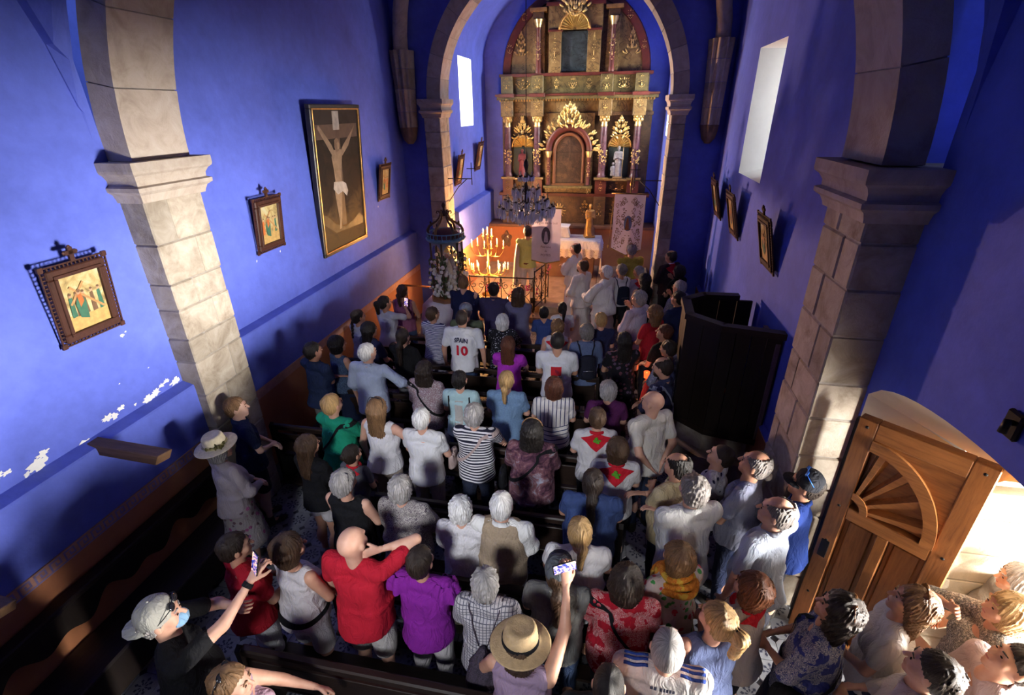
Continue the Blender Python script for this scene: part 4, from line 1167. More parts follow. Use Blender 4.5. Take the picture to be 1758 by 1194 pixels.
# the open door leaf with its fan-shaped panel
leaf = empty('door_1', 'open chestnut door leaf with a carved sunburst panel', kind='structure', loc=(2.50, 2.93, .03)); leaf.rotation_euler = (0, 0, math.atan2(3.43 - 2.93, 1.93 - 2.50))
LW, LH, LT = .77, 2.26, .085     # local x from the hinge, panel face towards -? (camera side is +y after the turn)
def lb(name, x0, x1, z0, z1, y0, y1, m=OAK, bv=.006): bb = MB(); bb.box(x0, x1, y0, y1, z0, z1, bv); return bb.obj(name, m, leaf)
lb('stile', 0, .13, 0, LH, -.0, LT); lb('stile', LW - .12, LW, 0, LH, 0, LT)
lb('rail', .13, LW - .12, LH - .14, LH, 0, LT, OAK_X); lb('rail', .13, LW - .12, 1.38, 1.49, 0, LT, OAK_X); lb('rail', .13, LW - .12, 0, .2, 0, LT, OAK_X)
lb('stile', .355, .43, .2, 1.38, 0, LT)
for x0, x1 in ((.13, .355), (.43, LW - .12)):
    lb('panel', x0, x1, .2, 1.38, .008, .020); lb('panel', x0 + .03, x1 - .03, .24, 1.34, .016, .034, OAK, .012)
# sunburst: quarter fan centred at the free stile, on top of the lock rail
fx, fz, fr = LW - .12, 1.49, .525; EZ = 1.2
lb('panel', .13, LW - .12, 1.49, LH - .14, .008, .020, OAK_X)
bb = MB(); G = []
for i in range(19):
    a = math.pi / 2 + math.pi / 2 * i / 18; c, s = math.cos(a), math.sin(a)
    G.append([(fx + r * c, y, fz + r * s * EZ) for r, y in ((fr - .075, .024), (fr - .075, LT + .012), (fr, LT + .012), (fr, .024))])
bb.grid(G, smooth=False, flip=True).obj('fan_arch', OAK_X, leaf)
bb = MB(); P = [(fx, fz + fr)] + [(fx + fr * math.cos(math.pi / 2 + math.pi / 2 * i / 14), fz + fr * EZ * math.sin(math.pi / 2 + math.pi / 2 * i / 14)) for i in range(15)] + [(fx - fr, fz), (.13, fz), (.13, LH - .14), (fx, LH - .14)]
V = [(x, .07, z) for x, z in P[1:16]] + [(.13, .07, fz), (.13, .07, LH - .14), (fx, .07, LH - .14)]
bb.add(V, [(17, *range(0, 15), 15, 16)][0:1] and [tuple([17] + list(range(0, 15)) + [15, 16])]); bb.obj('spandrel', OAK_X, leaf)
for i in range(4):
    a = math.pi / 2 + math.pi / 2 * (i + .5 + .0) / 4.0
    if i == 3: pass
    c, s = math.cos(a), math.sin(a); px, pz = -s, c; bb = MB()
    def R(r, w, y): return (fx + r * c + w * px, y, fz + (r * s + w * pz) * EZ)
    V = [R(.10, -.020, .020), R(.10, .020, .020), R(fr - .07, .046, .020), R(fr - .07, -.046, .020), R(.10, -.010, LT + .004), R(.10, .010, LT + .004), R(fr - .07, .022, LT), R(fr - .07, -.022, LT)]
    bb.add(V, [(4, 5, 6, 7), (0, 4, 7, 3), (1, 2, 6, 5), (0, 1, 5, 4), (3, 7, 6, 2)]); bb.obj('sun_ray', OAK_X, leaf)
bb = MB(); G = []
for i in range(11):
    a = math.pi / 2 + math.pi / 2 * i / 10; c, s = math.cos(a), math.sin(a); G.append([(fx + r * c, y, fz + r * s * EZ) for r, y in ((.075, .024), (.075, LT + .012), (.125, LT + .012), (.125, .024))])
bb.grid(G, smooth=False, flip=True).obj('sun_hub', OAK_X, leaf)
for zz in (.5, 1.1, 1.47, 2.2):
    for xx in (.06, LW - .06):
        bb = MB(); bb.ball((xx, LT, zz), (.012, .006, .012), 8, 4); bb.obj('nail', IRON, leaf)
bb = MB(); bb.box(LW - .09, LW - .03, LT, LT + .006, .92, 1.1, .003); bb.obj('lock_plate', IRON, leaf)
# dark wooden rebate frame where the leaf meets the jamb
bb = MB(); bb.box(LW, LW + .03, -.02, .03, 0, LH - .05); bb.obj('edge_lath', DARKWOOD_Z, leaf)

# ------------------------------------------------------------------ floor: cement tiles, altar step
fl = MB(); fl.box(-4.5, 2.55, YN, 14.45, -.15, -.014); FLOOR = struct(fl.obj('floor', plain('dark_grout', (.06, .06, .075), .8)), 'patterned cement tile floor of the church')
TILE_A = plain('pale_cement_tile', (.26, .27, .30), .5, 0, .25, 9); TILE_B = plain('blue_grey_print', (.035, .04, .075), .5, 0, .2, 12)
def tile_mesh(p):
    b = MB(); h = p / 2 - .003; c = h * .34
    oc = [(-h + c, -h), (h - c, -h), (h, -h + c), (h, h - c), (h - c, h), (-h + c, h), (-h, h - c), (-h, -h + c)]
    b.prism(oc, 'z', -.014, 0)
    b.cur = 1
    for k in range(8):
        a = math.pi * k / 4; L = h * (.78 if k % 2 == 0 else .70); w = h * .13; c_, s_ = math.cos(a), math.sin(a)
        def T(u, v): return (u * c_ - v * s_, u * s_ + v * c_, .0007)
        b.add([T(.14 * L, 0), T(.42 * L, -w * .6), T(.55 * L, 0), T(.42 * L, w * .6)], [(0, 1, 2, 3)]); b.add([T(.5 * L, 0), T(.78 * L, -w), T(L, 0), T(.78 * L, w)], [(0, 1, 2, 3)])
    me = b.mesh('tile'); me.materials.append(TILE_A); me.materials.append(TILE_B); return me, b
PT = .215; TM, TB = tile_mesh(PT)
near_t = []; rest = []
for i in range(-21, 12):
    for j in range(0, 56):
        x, y = (i + .5) * PT, (j + .5) * PT
        if y > 10.0 or x < -3.95 or x > 2.45: continue
        pr_ = 0 if (-3.7 < x < -1.75 and 1.0 < y < 4.3) else 1 if (x > .55 and 1.0 < y < 2.9) else 2 if (.1 < x < .75 and 3.2 < y < 6.2) else 9
        near_t.append((pr_, y, x))
near_t.sort()
for k, (q, y, x) in enumerate(near_t):
    if k < 300: link('tile', TM, [TILE_A, TILE_B], FLOOR, (x, y, 0))
    else: rest.append((x, y))
V = np.array(TB.v); nv = len(V); b = MB()
b.v = [tuple(p) for x, y in rest for p in (V + np.array((x, y, 0)))]
b.f = [tuple(i + nv * k for i in f) for k in range(len(rest)) for f in TB.f]; b.sm = [False] * len(b.f); b.mi = TB.mi * len(rest)
me = b.mesh('tile_field'); me.materials.append(TILE_A); me.materials.append(TILE_B); tag(link('tile_field', me, [TILE_A, TILE_B], FLOOR), 'further cement tiles of the nave floor', kind='stuff')
SLAB = plain('worn_sandstone_paving', (.36, .25, .16), .6, 0, .3, 5, .3)
st = empty('step_1', 'raised stone floor of the chancel with its front step', 'step', kind='structure')
del st['category']
for k, (y0, y1, z0, z1) in enumerate(((10.02, 10.36, 0, .15), (10.34, 13.8, 0, .30))):
    nn = 7
    for i in range(nn):
        x0 = -3.5 + 4.6 * i / nn; bb = MB(); bb.box(x0 + .004, x0 + 4.6 / nn - .004, y0, y1, z0, z1, .01); bb.obj('paving_slab', SLAB, st)

# ------------------------------------------------------------------ pews, wall bench, pulpit
def pew(x0, x1, y, label, ends=True):
    e = empty('pew', label, 'pew', ((x0 + x1) / 2, y, 0), 0, 'dark wooden pews in rows'); w = (x1 - x0) / 2
    MB().box(-w, w, -.03, .03, .84, .91, .012).obj('top_rail', DARKWOOD, e)
    MB().box(-w + .03, w - .03, -.012, .012, .52, .78, .004).obj('backrest', DARKWOOD, e)
    MB().box(-w + .03, w - .03, .02, .36, .41, .445, .008).obj('seat', DARKWOOD, e)
    MB().box(-w + .03, w - .03, -.16, -.03, .12, .15, .006).obj('kneeler', DARKWOOD, e)
    for s in (-1, 1):
        b = MB(); b.prism([(-.03, 0), (.36, 0), (.38, .10), (.33, .40), (.37, .46), (.36, .52), (.05, .58), (.04, .86), (.0, .93), (-.04, .90)], 'x', s * w - .02, s * w + .02); b.obj('end_panel', DARKWOOD_Z, e)
    return e
pew(-2.35, .35, 1.80, 'front edge pew, dark wood, closest to the choir loft')
pew(-2.15, .32, 2.62, 'dark pew behind the drawstring bag and the straw hat row')
pew(-2.1, .30, 3.42, 'dark pew with reddish top rail ahead of the white-curled woman')
pew(-3.85, .10, 4.33, 'dark pew whose end shows beside the stone pilaster')
pew(-3.85, .05, 5.25, 'dark pew under the hand of the light blue shirt')
pew(-3.85, .0, 6.12, 'dark pew between the purple t-shirt and the denim shirt')
pew(-3.2, -.1, 7.05, 'dark pew before the white bob and black dotted blouse')

# bench along the bright wall: panelled back with scalloped lower edge
e = empty('wall_bench', 'long dark wall bench with a scalloped back board', 'bench', (-3.93, 0, 0)); y0, y1 = .6, 3.5
MB().box(-.02, .10, y0, y1, .93, .985, .012).obj('top_rail', DARKWOOD_Z, e)
b = MB(); P = []; n = 120
for i in range(n + 1):
    y = y0 + (y1 - y0) * i / n; t = (y - y0) / .36 * 2 * math.pi; P.append((y, .70 + .045 * math.sin(t) + .04 * math.sin(t * .5 + .6)))
G = [[(.02, y, z), (.02, y, .93)] for y, z in P]; b.grid(G, smooth=False, flip=True); G = [[(.045, y, z), (.045, y, .93)] for y, z in P]; b.grid(G, smooth=False); G = [[(.02, y, z), (.045, y, z)] for y, z in P]; b.grid(G, smooth=False)
b.obj('scalloped_board', DARKWOOD_Z, e)
MB().box(-.02, .37, y0, y1, .43, .47, .01).obj('seat', wood_mat('worn_bench_wood', (.028, .022, .024), 'y', .4), e)
MB().box(.33, .36, y0, y1, .12, .43, .004).obj('front_board', DARKWOOD_Z, e)
for y in (y0 + .02, 1.6, 2.6, y1 - .06): MB().box(0, .34, y, y + .05, 0, .43, .004).obj('leg', DARKWOOD_Z, e)

# pulpit
pr = [(1.95, 5.24), (1.32, 5.38), (.97, 5.70), (.99, 6.27), (1.27, 6.51), (1.72, 6.53)]
e = empty('pulpit', 'dark polygonal wooden pulpit beside the stone pilaster', 'pulpit', (1.45, 5.9, 0))
o_ = (1.45, 5.9)
L = [(x - o_[0], y - o_[1]) for x, y in pr]
for i in range(len(L) - 1):
    (xa, ya), (xb, yb) = L[i], L[i + 1]; ln = math.hypot(xb - xa, yb - ya); nx, ny = (yb - ya) / ln, -(xb - xa) / ln   # inward/outward
    if nx * (xa + xb) + ny * (ya + yb) < 0: nx, ny = -nx, -ny
    k = max(2, int(ln / .16))
    for q in range(k):
        ta, tb_ = q / k + .004 / ln, (q + 1) / k - .004 / ln
        P0 = (xa + (xb - xa) * ta, ya + (yb - ya) * ta); P1 = (xa + (xb - xa) * tb_, ya + (yb - ya) * tb_)
        poly = [(P0[0] * .97, P0[1] * .97), (P1[0] * .97, P1[1] * .97), (P1[0] * .97 - nx * .03, P1[1] * .97 - ny * .03), (P0[0] * .97 - nx * .03, P0[1] * .97 - ny * .03)]
        bb = MB(); bb.prism(poly, 'z', .66, 2.04); bb.obj('plank', DARKWOOD_Z, e)
    for z0, z1, d in ((2.04, 2.11, .02), (.64, .72, .0)):
        poly = [(xa * (1 + d), ya * (1 + d)), (xb * (1 + d), yb * (1 + d)), (xb - nx * .10 * (1 if z0 > 1 else .5), yb - ny * .10 * (1 if z0 > 1 else .5)), (xa - nx * .10 * (1 if z0 > 1 else .5), ya - ny * .10 * (1 if z0 > 1 else .5))]
        bb = MB(); bb.prism(poly, 'z', z0, z1); bb.obj('rim' if z0 > 1 else 'base_moulding', DARKWOOD, e)
bb = MB(); bb.prism([(x * .95, y * .95) for x, y in L], 'z', .66, .72); bb.obj('pulpit_floor', DARKWOOD_Z, e)
bb = MB(); bb.box(.27, .46, .60, .64, .70, 2.02, .004); bb.obj('gate_post', DARKWOOD_Z, e)
bb = MB(); bb.box(.42, .47, -.64, -.1, .70, 1.98, .004); bb.obj('back_plank', wood_mat('faded_plank', (.16, .11, .12), 'z', .6), e)
bb = MB(); bb.prism([(x * 1.12, y * 1.12) for x, y in L], 'z', 0, .34); bb.obj('stone_base', STONE, e)
bb = MB(); bb.prism([(x * .8, y * .8) for x, y in L], 'z', .34, .65); bb.obj('stone_neck', STONE, e)

# timber stubs left in the wall
for i, (y, z, lb_) in enumerate(((2.60, 1.84, 'old timber stub jutting from the flaked wall near the hat'), (1.36, 1.66, 'lower timber stub jutting from the wall at the picture edge'))):
    b = MB(); b.box(-.08, .66, -.055, .055, -.05, .05, .006)
    for q in range(len(b.v)):
        x, yy, zz = b.v[q]
        if x > .6: b.v[q] = (x - .05 * (zz < 0) + .03 * (yy > 0), yy, zz)
    o = b.obj('timber_stub', BEAM_W, None, (XL + .06, y, z)); tag(o, lb_, 'beam'); o.rotation_euler = (0, .03, -.02)

# ------------------------------------------------------------------ pictures
def frame_mat(): return wood_mat('carved_walnut', (.055, .019, .012), 'z', .5)
WALNUT = frame_mat()
def print_mat(seed, cols):
    m, n, b = nt('station_print'); v = _coord(n, 'Object', (1, 1, 1), (0, 0, 0), (seed * 3.1, 0, seed))
    f = _noise(n, v, 9, 5, .6, .8); n.links.new(_ramp(n, f, [(.32, cols[0]), (.45, cols[1]), (.56, cols[2]), (.7, cols[3])]), b.inputs['Base Color']); b.inputs['Roughness'].default_value = .35
    return m
PCOL = {'robe_red': (.50, .13, .03), 'robe_green': (.04, .13, .08), 'skin': (.50, .30, .18), 'wood': (.42, .22, .08), 'ochre': (.48, .30, .10), 'brown': (.15, .08, .04), 'dark': (.04, .03, .02)}
def picture_figures(root, w, h, seed):
    """small painted procession: flat print on the picture surface, local x along the picture, z up, +y out"""
    rr = random.Random(seed)
    def blob(nm, pts): 
        b = MB(); b.add([(x, .002 + .0004 * blob.k, z) for x, z in pts], [tuple(range(len(pts)))[::-1]]); blob.k += 1; b.obj('painted_shape', plain('paint_' + nm, PCOL[nm], .5, 0, .25, 25), root)
    blob.k = 0
    def ell(cx, cz, rx, rz, rot=0, n=14): return [(cx + rx * math.cos(a) * math.cos(rot) - rz * math.sin(a) * math.sin(rot), cz + rx * math.cos(a) * math.sin(rot) + rz * math.sin(a) * math.cos(rot)) for a in np.linspace(0, 2 * math.pi, n, endpoint=False)]
    def bar(x0, z0, x1, z1, t):
        d = math.hypot(x1 - x0, z1 - z0); ux, uz = -(z1 - z0) / d * t / 2, (x1 - x0) / d * t / 2; return [(x0 + ux, z0 + uz), (x0 - ux, z0 - uz), (x1 - ux, z1 - uz), (x1 + ux, z1 + uz)]
    blob('ochre', [(-w / 2, -h / 2), (w / 2, -h / 2), (w / 2, -.2 * h), (.1 * w, -.26 * h), (-w / 2, -.22 * h)])
    for k in range(5):
        x = w * (-.36 + .18 * k + rr.uniform(-.03, .03)); c = rr.choice(['robe_green', 'brown', 'ochre', 'brown', 'robe_red'])
        blob(c, [(x - .06 * w, -.24 * h), (x + .07 * w, -.25 * h), (x + .05 * w, .1 * h), (x - .03 * w, .12 * h)]); blob('skin', ell(x, .15 * h, .035 * w, .04 * h)); blob('brown', ell(x, .175 * h, .036 * w, .022 * h))
    blob('wood', bar(-.05 * w, .34 * h, .36 * w, -.02 * h, .055 * w)); blob('wood', bar(.30 * w, .30 * h, -.42 * w, -.22 * h, .055 * w))
    blob('robe_green', [(.02 * w, -.34 * h), (.22 * w, -.28 * h), (.26 * w, -.02 * h), (.12 * w, .16 * h), (.0, .0)]); blob('robe_red', [(.04 * w, .0), (.16 * w, -.1 * h), (.18 * w, .12 * h), (.08 * w, .15 * h)]); blob('skin', ell(.13 * w, .18 * h, .04 * w, .045 * h)); blob('brown', ell(.12 * w, .2 * h, .045 * w, .03 * h))

def station(x, yc, zc, w, h, face, tilt, label, seed, group='framed stations of the cross'):
    """carved frame with pierced edge and a cross on top; local y points into the room"""
    e = empty('station_picture', label, 'picture', (x, yc, zc), -math.pi / 2 if face > 0 else math.pi / 2, group)
    e.rotation_euler = (tilt, 0, -math.pi / 2 if face > 0 else math.pi / 2)
    f = .075 * w / .5; W, H_ = w / 2, h / 2
    b = MB(); b.box(-W + f, W - f, -.02, .0, -H_ + f, H_ - f); c = b.obj('print', print_mat(seed, [(.20, .14, .06), (.44, .32, .13), (.52, .44, .22), (.50, .48, .34)]), e)
    picture_figures(c, w - 2 * f, h - 2 * f, seed)
    for (x0, x1, z0, z1) in ((-W, W, H_ - f, H_), (-W, W, -H_, -H_ + f), (-W, -W + f, -H_ + f, H_ - f), (W - f, W, -H_ + f, H_ - f)):
        MB().box(x0, x1, -.03, .015, z0, z1, .008).obj('frame_rail', WALNUT, e)
        MB().box(x0 + (f * .62 if x0 < -W + .001 and x1 < 0 else 0), x1 - (f * .62 if x1 > W - .001 and x0 > 0 else 0), .012, .026, z0 + (f * .62 if z0 > 0 and z1 > H_ - .001 and x1 - x0 > f * 1.5 else 0) * 0, z1, .004) if False else None
    lip = MB()
    for (x0, x1, z0, z1) in ((-W + f * .6, W - f * .6, H_ - f, H_ - f * .6), (-W + f * .6, W - f * .6, -H_ + f * .6, -H_ + f), (-W + f * .6, -W + f, -H_ + f, H_ - f), (W - f, W - f * .6, -H_ + f, H_ - f)): lip.box(x0, x1, .01, .026, z0, z1, .004)
    lip.obj('inner_moulding', WALNUT, e)
    # pierced lace edge: little posts with a thin outer lath
    lace = MB(); d = .028; n = max(6, int(w / .03)); nh = max(8, int(h / .03))
    for i in range(n + 1):
        u = -W + w * i / n
        for s in (1, -1): lace.box(u - .005, u + .005, -.012, .0, s * H_, s * (H_ + d)); 
    for i in range(nh + 1):
        u = -H_ + h * i / nh
        for s in (1, -1): lace.box(s * W, s * (W + d), -.012, .0, u - .005, u + .005)
    for s in (1, -1):
        lace.box(-W - d, W + d, -.012, .0, s * (H_ + d * .72), s * (H_ + d * 1.1)); lace.box(s * (W + d * .72), s * (W + d * 1.1), -.012, 0, -H_ - d, H_ + d)
        for t in (1, -1): lace.box(s * (W - .0), s * (W + d * 1.35), -.014, .004, t * H_, t * (H_ + d * 1.35))
    lace.obj('pierced_edging', WALNUT, e)
    cr = MB(); t = .018
    cr.box(-t, t, -.016, .004, H_ + d, H_ + d + .105); cr.box(-.045, .045, -.016, .004, H_ + d + .05, H_ + d + .082)
    for q in ((0, .105), (-.045, .066), (.045, .066)): cr.ball((q[0], -.006, H_ + d + q[1]), (.016, .008, .016), 8, 4)
    cr.obj('cross', WALNUT, e)
    return e
TL = math.radians(7)
station(XL + .075, 2.95, 3.0, .46, .58, 1, -TL, 'carved framed station of the cross on the bright flaked wall', 1)
station(XLF + .08, 5.66, 3.03, .50, .62, 1, -TL, 'carved framed station of the cross just before the tall painting', 2)
station(XLF + .08, 9.22, 3.10, .46, .60, 1, -TL * 1.4, 'small framed station between the tall painting and the corbel', 3)
station(-3.5 + .10, 11.35, 3.10, .42, .60, 1, -TL * 1.6, 'framed station in the chancel beside the iron bracket', 4)
station(-3.5 + .10, 13.15, 3.25, .46, .64, 1, -TL * 1.6, 'framed station in the chancel nearest to the altarpiece', 5)
station(XRF - .12, 6.25, 2.85, .50, .60, -1, -TL * 2, 'framed station on the violet wall directly beside the stone pilaster', 6)
station(XRF - .12, 8.15, 2.82, .50, .62, -1, -TL * 2, 'middle framed station of three on the violet wall', 7)
station(XRF - .12, 9.55, 2.84, .50, .62, -1, -TL * 2, 'framed station on the violet wall closest to the chancel', 8)

# tall painting of a crucified figure under a dark sky
e = empty('tall_painting', 'tall dark painting of a crucified figure in a black and gilt frame', 'painting', (XLF + .10, 7.58, 3.33), 0); e.rotation_euler = (-math.radians(4.5), 0, -math.pi / 2)
W, H_ = .74, 1.09
m, n, bs = nt('storm_sky_canvas'); v = _coord(n); s = n.nodes.new('ShaderNodeSeparateXYZ'); n.links.new(v, s.inputs[0])
g = _math(n, 'ADD', _math(n, 'MULTIPLY', s.outputs[2], .42), _math(n, 'MULTIPLY', _noise(n, v, 3.2, 5, .6, .8), .75))
n.links.new(_ramp(n, g, [(.0, (.13, .075, .03)), (.14, (.09, .055, .028)), (.30, (.035, .022, .016)), (.55, (.016, .013, .012)), (.78, (.035, .029, .027))]), bs.inputs['Base Color']); bs.inputs['Roughness'].default_value = .75; bs.inputs['Specular IOR Level'].default_value = .15
MB().box(-W + .04, W - .04, -.03, 0, -H_ + .04, H_ - .04).obj('canvas', m, e)
GOLD = plain('gilding', (.95, .62, .24), .30, .8, .25, 14, .2); GOLD_D = plain('aged_gilding', (.50, .27, .08), .40, .75, .35, 10, .25)
for (x0, x1, z0, z1) in ((-W, W, H_ - .06, H_), (-W, W, -H_, -H_ + .06), (-W, -W + .06, -H_ + .06, H_ - .06), (W - .06, W, -H_ + .06, H_ - .06)):
    MB().box(x0, x1, -.06, .02, z0, z1, .008).obj('frame_rail', plain('black_frame', (.012, .009, .008), .4), e)
gl = MB()
for (x0, x1, z0, z1) in ((-W + .05, W - .05, H_ - .07, H_ - .05), (-W + .05, W - .05, -H_ + .05, -H_ + .07), (-W + .05, -W + .07, -H_ + .07, H_ - .07), (W - .07, W - .05, -H_ + .07, H_ - .07)): gl.box(x0, x1, .0, .026, z0, z1, .004)
gl.obj('gilt_slip', GOLD_D, e)
def paint(nm, col, pts, k): b = MB(); b.add([(x, .002 + .0006 * k, z) for x, z in pts], [tuple(range(len(pts)))[::-1]]); b.obj(nm, plain('oil_' + nm, col, .5, 0, .35, 9), e)
paint('painted_cross', (.075, .045, .028), [(-.62, .62), (.62, .62), (.62, .82), (-.62, .82)], 0); paint('painted_post', (.06, .035, .022), [(-.05, -.7), (.09, -.7), (.09, 1.0), (-.05, 1.0)], 1)
paint('painted_sign', (.30, .28, .25), [(-.06, .74), (.13, .74), (.13, 1.0), (-.06, 1.0)], 2)
SK = (.22, .155, .10)
paint('painted_arm', SK, [(-.56, .80), (-.52, .76), (-.30, .50), (-.08, .36), (-.02, .42), (-.14, .52), (-.36, .66)], 3); paint('painted_arm', SK, [(.54, .82), (.58, .78), (.38, .56), (.22, .38), (.14, .42), (.22, .54), (.40, .70)], 4)
paint('painted_body', SK, [(-.05, .46), (.20, .46), (.25, .36), (.22, .20), (.20, .02), (.24, -.06), (.24, -.2), (.20, -.42), (.17, -.62), (.20, -.74), (.13, -.74), (.10, -.6), (.06, -.4), (.03, -.2), (.0, -.06), (.0, .06), (-.03, .22), (-.07, .36)], 5)
paint('painted_head', (.16, .10, .06), [(.02, .44), (.10, .42), (.14, .50), (.13, .60), (.06, .63), (-.0, .60), (-.03, .52)], 6); paint('painted_face', (.26, .18, .11), [(-.0, .47), (.06, .46), (.07, .55), (.02, .58), (-.01, .54)], 7)
paint('painted_cloth', (.36, .34, .31), [(-.02, -.02), (.25, .0), (.28, -.1), (.16, -.2), (.0, -.17), (-.12, -.26), (-.17, -.18), (-.12, -.06)], 8)
paint('painted_hills', (.07, .045, .02), [(-.69, -.72), (-.5, -.60), (-.3, -.68), (0, -.74), (.3, -.64), (.52, -.48), (.69, -.42), (.69, -.56), (.3, -.78), (-.69, -.8)], 1)

# ------------------------------------------------------------------ the crowd
PL = lambda *c: ('plain', tuple(c))
JEAN = ('denim', (.045, .075, .16)); NAVY = PL(.012, .018, .05); BLACK = PL(.008, .008, .010); WHITE = PL(.72, .71, .70); KHAKI = PL(.20, .16, .11)
BEIGE = PL(.42, .36, .29); DARKP = PL(.02, .02, .028)
RED_K = fabric(('plain', (.55, .015, .03))); GREEN_E = fabric(('plain', (.10, .36, .03)))
BLACKM = fabric(BLACK)

# --- by the shrine
p = person(-3.36, 7.44, 1.66, -5, 'woman in mauve sleeveless top with clipped brown ponytail close to the flowered shrine', 'f', 1.02, 'pony', 'brown', 1, ('tank', PL(.30, .10, .18)), ('pants', JEAN), 'clasp', (-5, 3))
p = person(-3.45, 6.92, 1.64, -20, 'girl with dark high ponytail filming the shrine in a white top', 'f', .92, 'highpony', 'black', 1, ('tee', PL(.58, .57, .62)), ('pants', DARKP), 'phone', (-15, 4))
phone(p, 1, 'lit phone held up by the dark-haired girl in white near the shrine', (-.2, 0, .1), 5.0)
p = person(-3.62, 6.33, 1.62, -25, 'girl in white t-shirt with a dark side braid near the blue wall', 'f', .9, 'braid', 'dark', 1, ('tee', PL(.55, .55, .62)), ('pants', DARKP), 'clasp', (-15, 2))
p = person(-3.23, 5.89, 1.63, -25, 'woman with long black hair in dark blue top beside the braided girl', 'f', .98, 'long', 'black', 1, ('tee', PL(.03, .035, .09)), ('pants', JEAN), 'clasp', (-15, 0))
p = person(-2.65, 5.71, 1.64, -8, 'woman in black t-shirt with long dark ponytail and raised forearm', 'f', 1.0, 'longpony', 'dark', 1, ('tee', BLACK), ('pants', PL(.16, .16, .18)), 'leftup', (-4, 0))
p = person(-3.44, 5.37, 1.63, -30, 'woman with black bob in navy patterned sleeveless dress by the blue wall', 'f', 1.02, 'bob', 'black', 1, ('tank', ('swirl', (.02, .03, .08), (.10, .16, .25))), ('skirt', NAVY), 'clasp', (-15, 0))
p = person(-3.56, 5.00, 1.70, -20, 'man in navy polo and grey trousers nearest to the blue wall', 'm', 1.0, 'short', 'black', 2, ('polo', PL(.025, .04, .10)), ('pants', PL(.22, .21, .20)), 'cross', (-12, 0))
p = person(-2.83, 5.02, 1.73, -5, 'white-haired man in light blue rolled-sleeve shirt with one hand on a pew', 'm', 1.08, 'short', 'white', 0, ('shirt', PL(.42, .48, .62)), ('pants', PL(.02, .025, .05)), 'side', (-22, 0), sleeve=1.3)
p = person(-2.53, 6.60, 1.63, -15, 'woman with short brown hair in a finely striped navy and white top', 'f', 1.0, 'short', 'brown', 1, ('tee', ('stripe', (.55, .55, .62), (.05, .05, .14), (0, 0, 0), 46.0)), ('pants', PL(.42, .38, .50)), 'clasp', (-18, 4))
p = person(-2.41, 7.88, 1.72, 0, 'person with short light brown hair wearing a wide dark navy cape', 'm', 1.0, 'short', 'light', 0, ('cape', PL(.012, .016, .06)), ('pants', DARKP), 'clasp', (0, 0))
p = person(-2.03, 6.67, 1.68, 5, 'man in grey cap and olive t-shirt standing behind the football shirt', 'm', 1.05, 'short', 'salt', 0, ('tee', PL(.09, .11, .07)), ('pants', DARKP), 'clasp', (0, 0))
baseball_cap(p, fabric(PL(.16, .18, .24)))
p = person(-1.96, 6.23, 1.76, 0, 'man in white football shirt reading SPAIN and a red number 10', 'm', 1.12, 'buzz', 'dark', 1, ('polo', PL(.70, .70, .72)), ('pants', JEAN), 'down', (0, 2))
lettering(p, 'SPAIN', .075, 1.30, fabric(PL(.05, .05, .09)), arc=1.2); lettering(p, '10', .19, 1.15, fabric(PL(.55, .02, .04)), name='shirt_number')
p = person(-1.81, 7.62, 1.72, 0, 'man with dark hair in a dark plum shirt facing the iron railing', 'm', .98, 'short', 'black', 1, ('shirt', PL(.045, .035, .09)), ('pants', DARKP), 'clasp', (0, 2))
p = person(-1.39, 7.59, 1.66, -3, 'woman with wavy brown hair in a grey violet dress facing the iron railing', 'f', 1.06, 'wavy', 'brown', 1, ('dress', PL(.13, .12, .21)), None, 'cross', (-5, 2))
p = person(-1.45, 6.59, 1.58, 3, 'woman with smooth white bob in black dotted blouse', 'f', 1.06, 'bob', 'white', 0, ('blouse', ('dots', (.012, .012, .018), (.45, .45, .5), 34.0)), ('pants', DARKP), 'rail', (0, 0))
p = person(-1.20, 5.79, 1.60, 0, 'woman with long reddish hair in a bright purple t-shirt', 'f', 1.0, 'long', 'auburn', 0, ('tee', PL(.36, .03, .42)), ('pants', DARKP), 'rail', (0, 3))
p = person(-0.95, 7.48, 1.38, 10, 'small boy with dark hair in blue t-shirt near the altar step', 'm', .95, 'short', 'black', 1, ('tee', PL(.035, .06, .20)), ('shorts', DARKP), 'clasp', (10, 0))
p = person(-0.66, 7.58, 1.45, 10, 'child with dark ponytail in white top near the priests', 'f', .95, 'pony', 'black', 1, ('tee', PL(.55, .55, .62)), ('pants', DARKP), 'clasp', (10, 0))
p = person(-0.61, 6.37, 1.64, 5, 'woman with streaked blond hair and red neckerchief behind the red-square shirt', 'f', 1.02, 'messy', 'light', 0, ('tank', PL(.55, .52, .55)), ('pants', DARKP), 'clasp', (10, 0))
kerchief(p, RED_K)
p = person(-0.54, 5.68, 1.76, 3, 'man in white t-shirt with a red square print on the back', 'm', 1.1, 'buzz', 'black', 1, ('tee', PL(.70, .70, .73)), ('pants', DARKP), 'clasp', (6, 0))
decal(p, 'red_square_print', fabric(PL(.52, .02, .03)), -.065, .065, 1.17, 1.295)
lettering(p, 'THE NORTH FACE', .017, 1.152, fabric(PL(.05, .05, .09)), off=.006)
_b = MB(); _bv = bvh_of(p)
for _k in range(3):
    for _a in np.linspace(0, math.pi / 2, 7)[:-1]:
        _q = []
        for _r, _d in ((.018 + _k * .012, 0), (.024 + _k * .012, 0), (.024 + _k * .012, math.pi / 12), (.018 + _k * .012, math.pi / 12)):
            _u, _z = -.012 + _r * math.cos(_a + _d), 1.208 + _r * math.sin(_a + _d); _q.append(on_back(_bv, _u * p['s'], _z * p['s'], .009) or (_u, -.14, _z))
        _b.add(_q, [(0, 1, 2, 3)])
_b.obj('print_emblem', fabric(PL(.06, .015, .05)), p['top'])
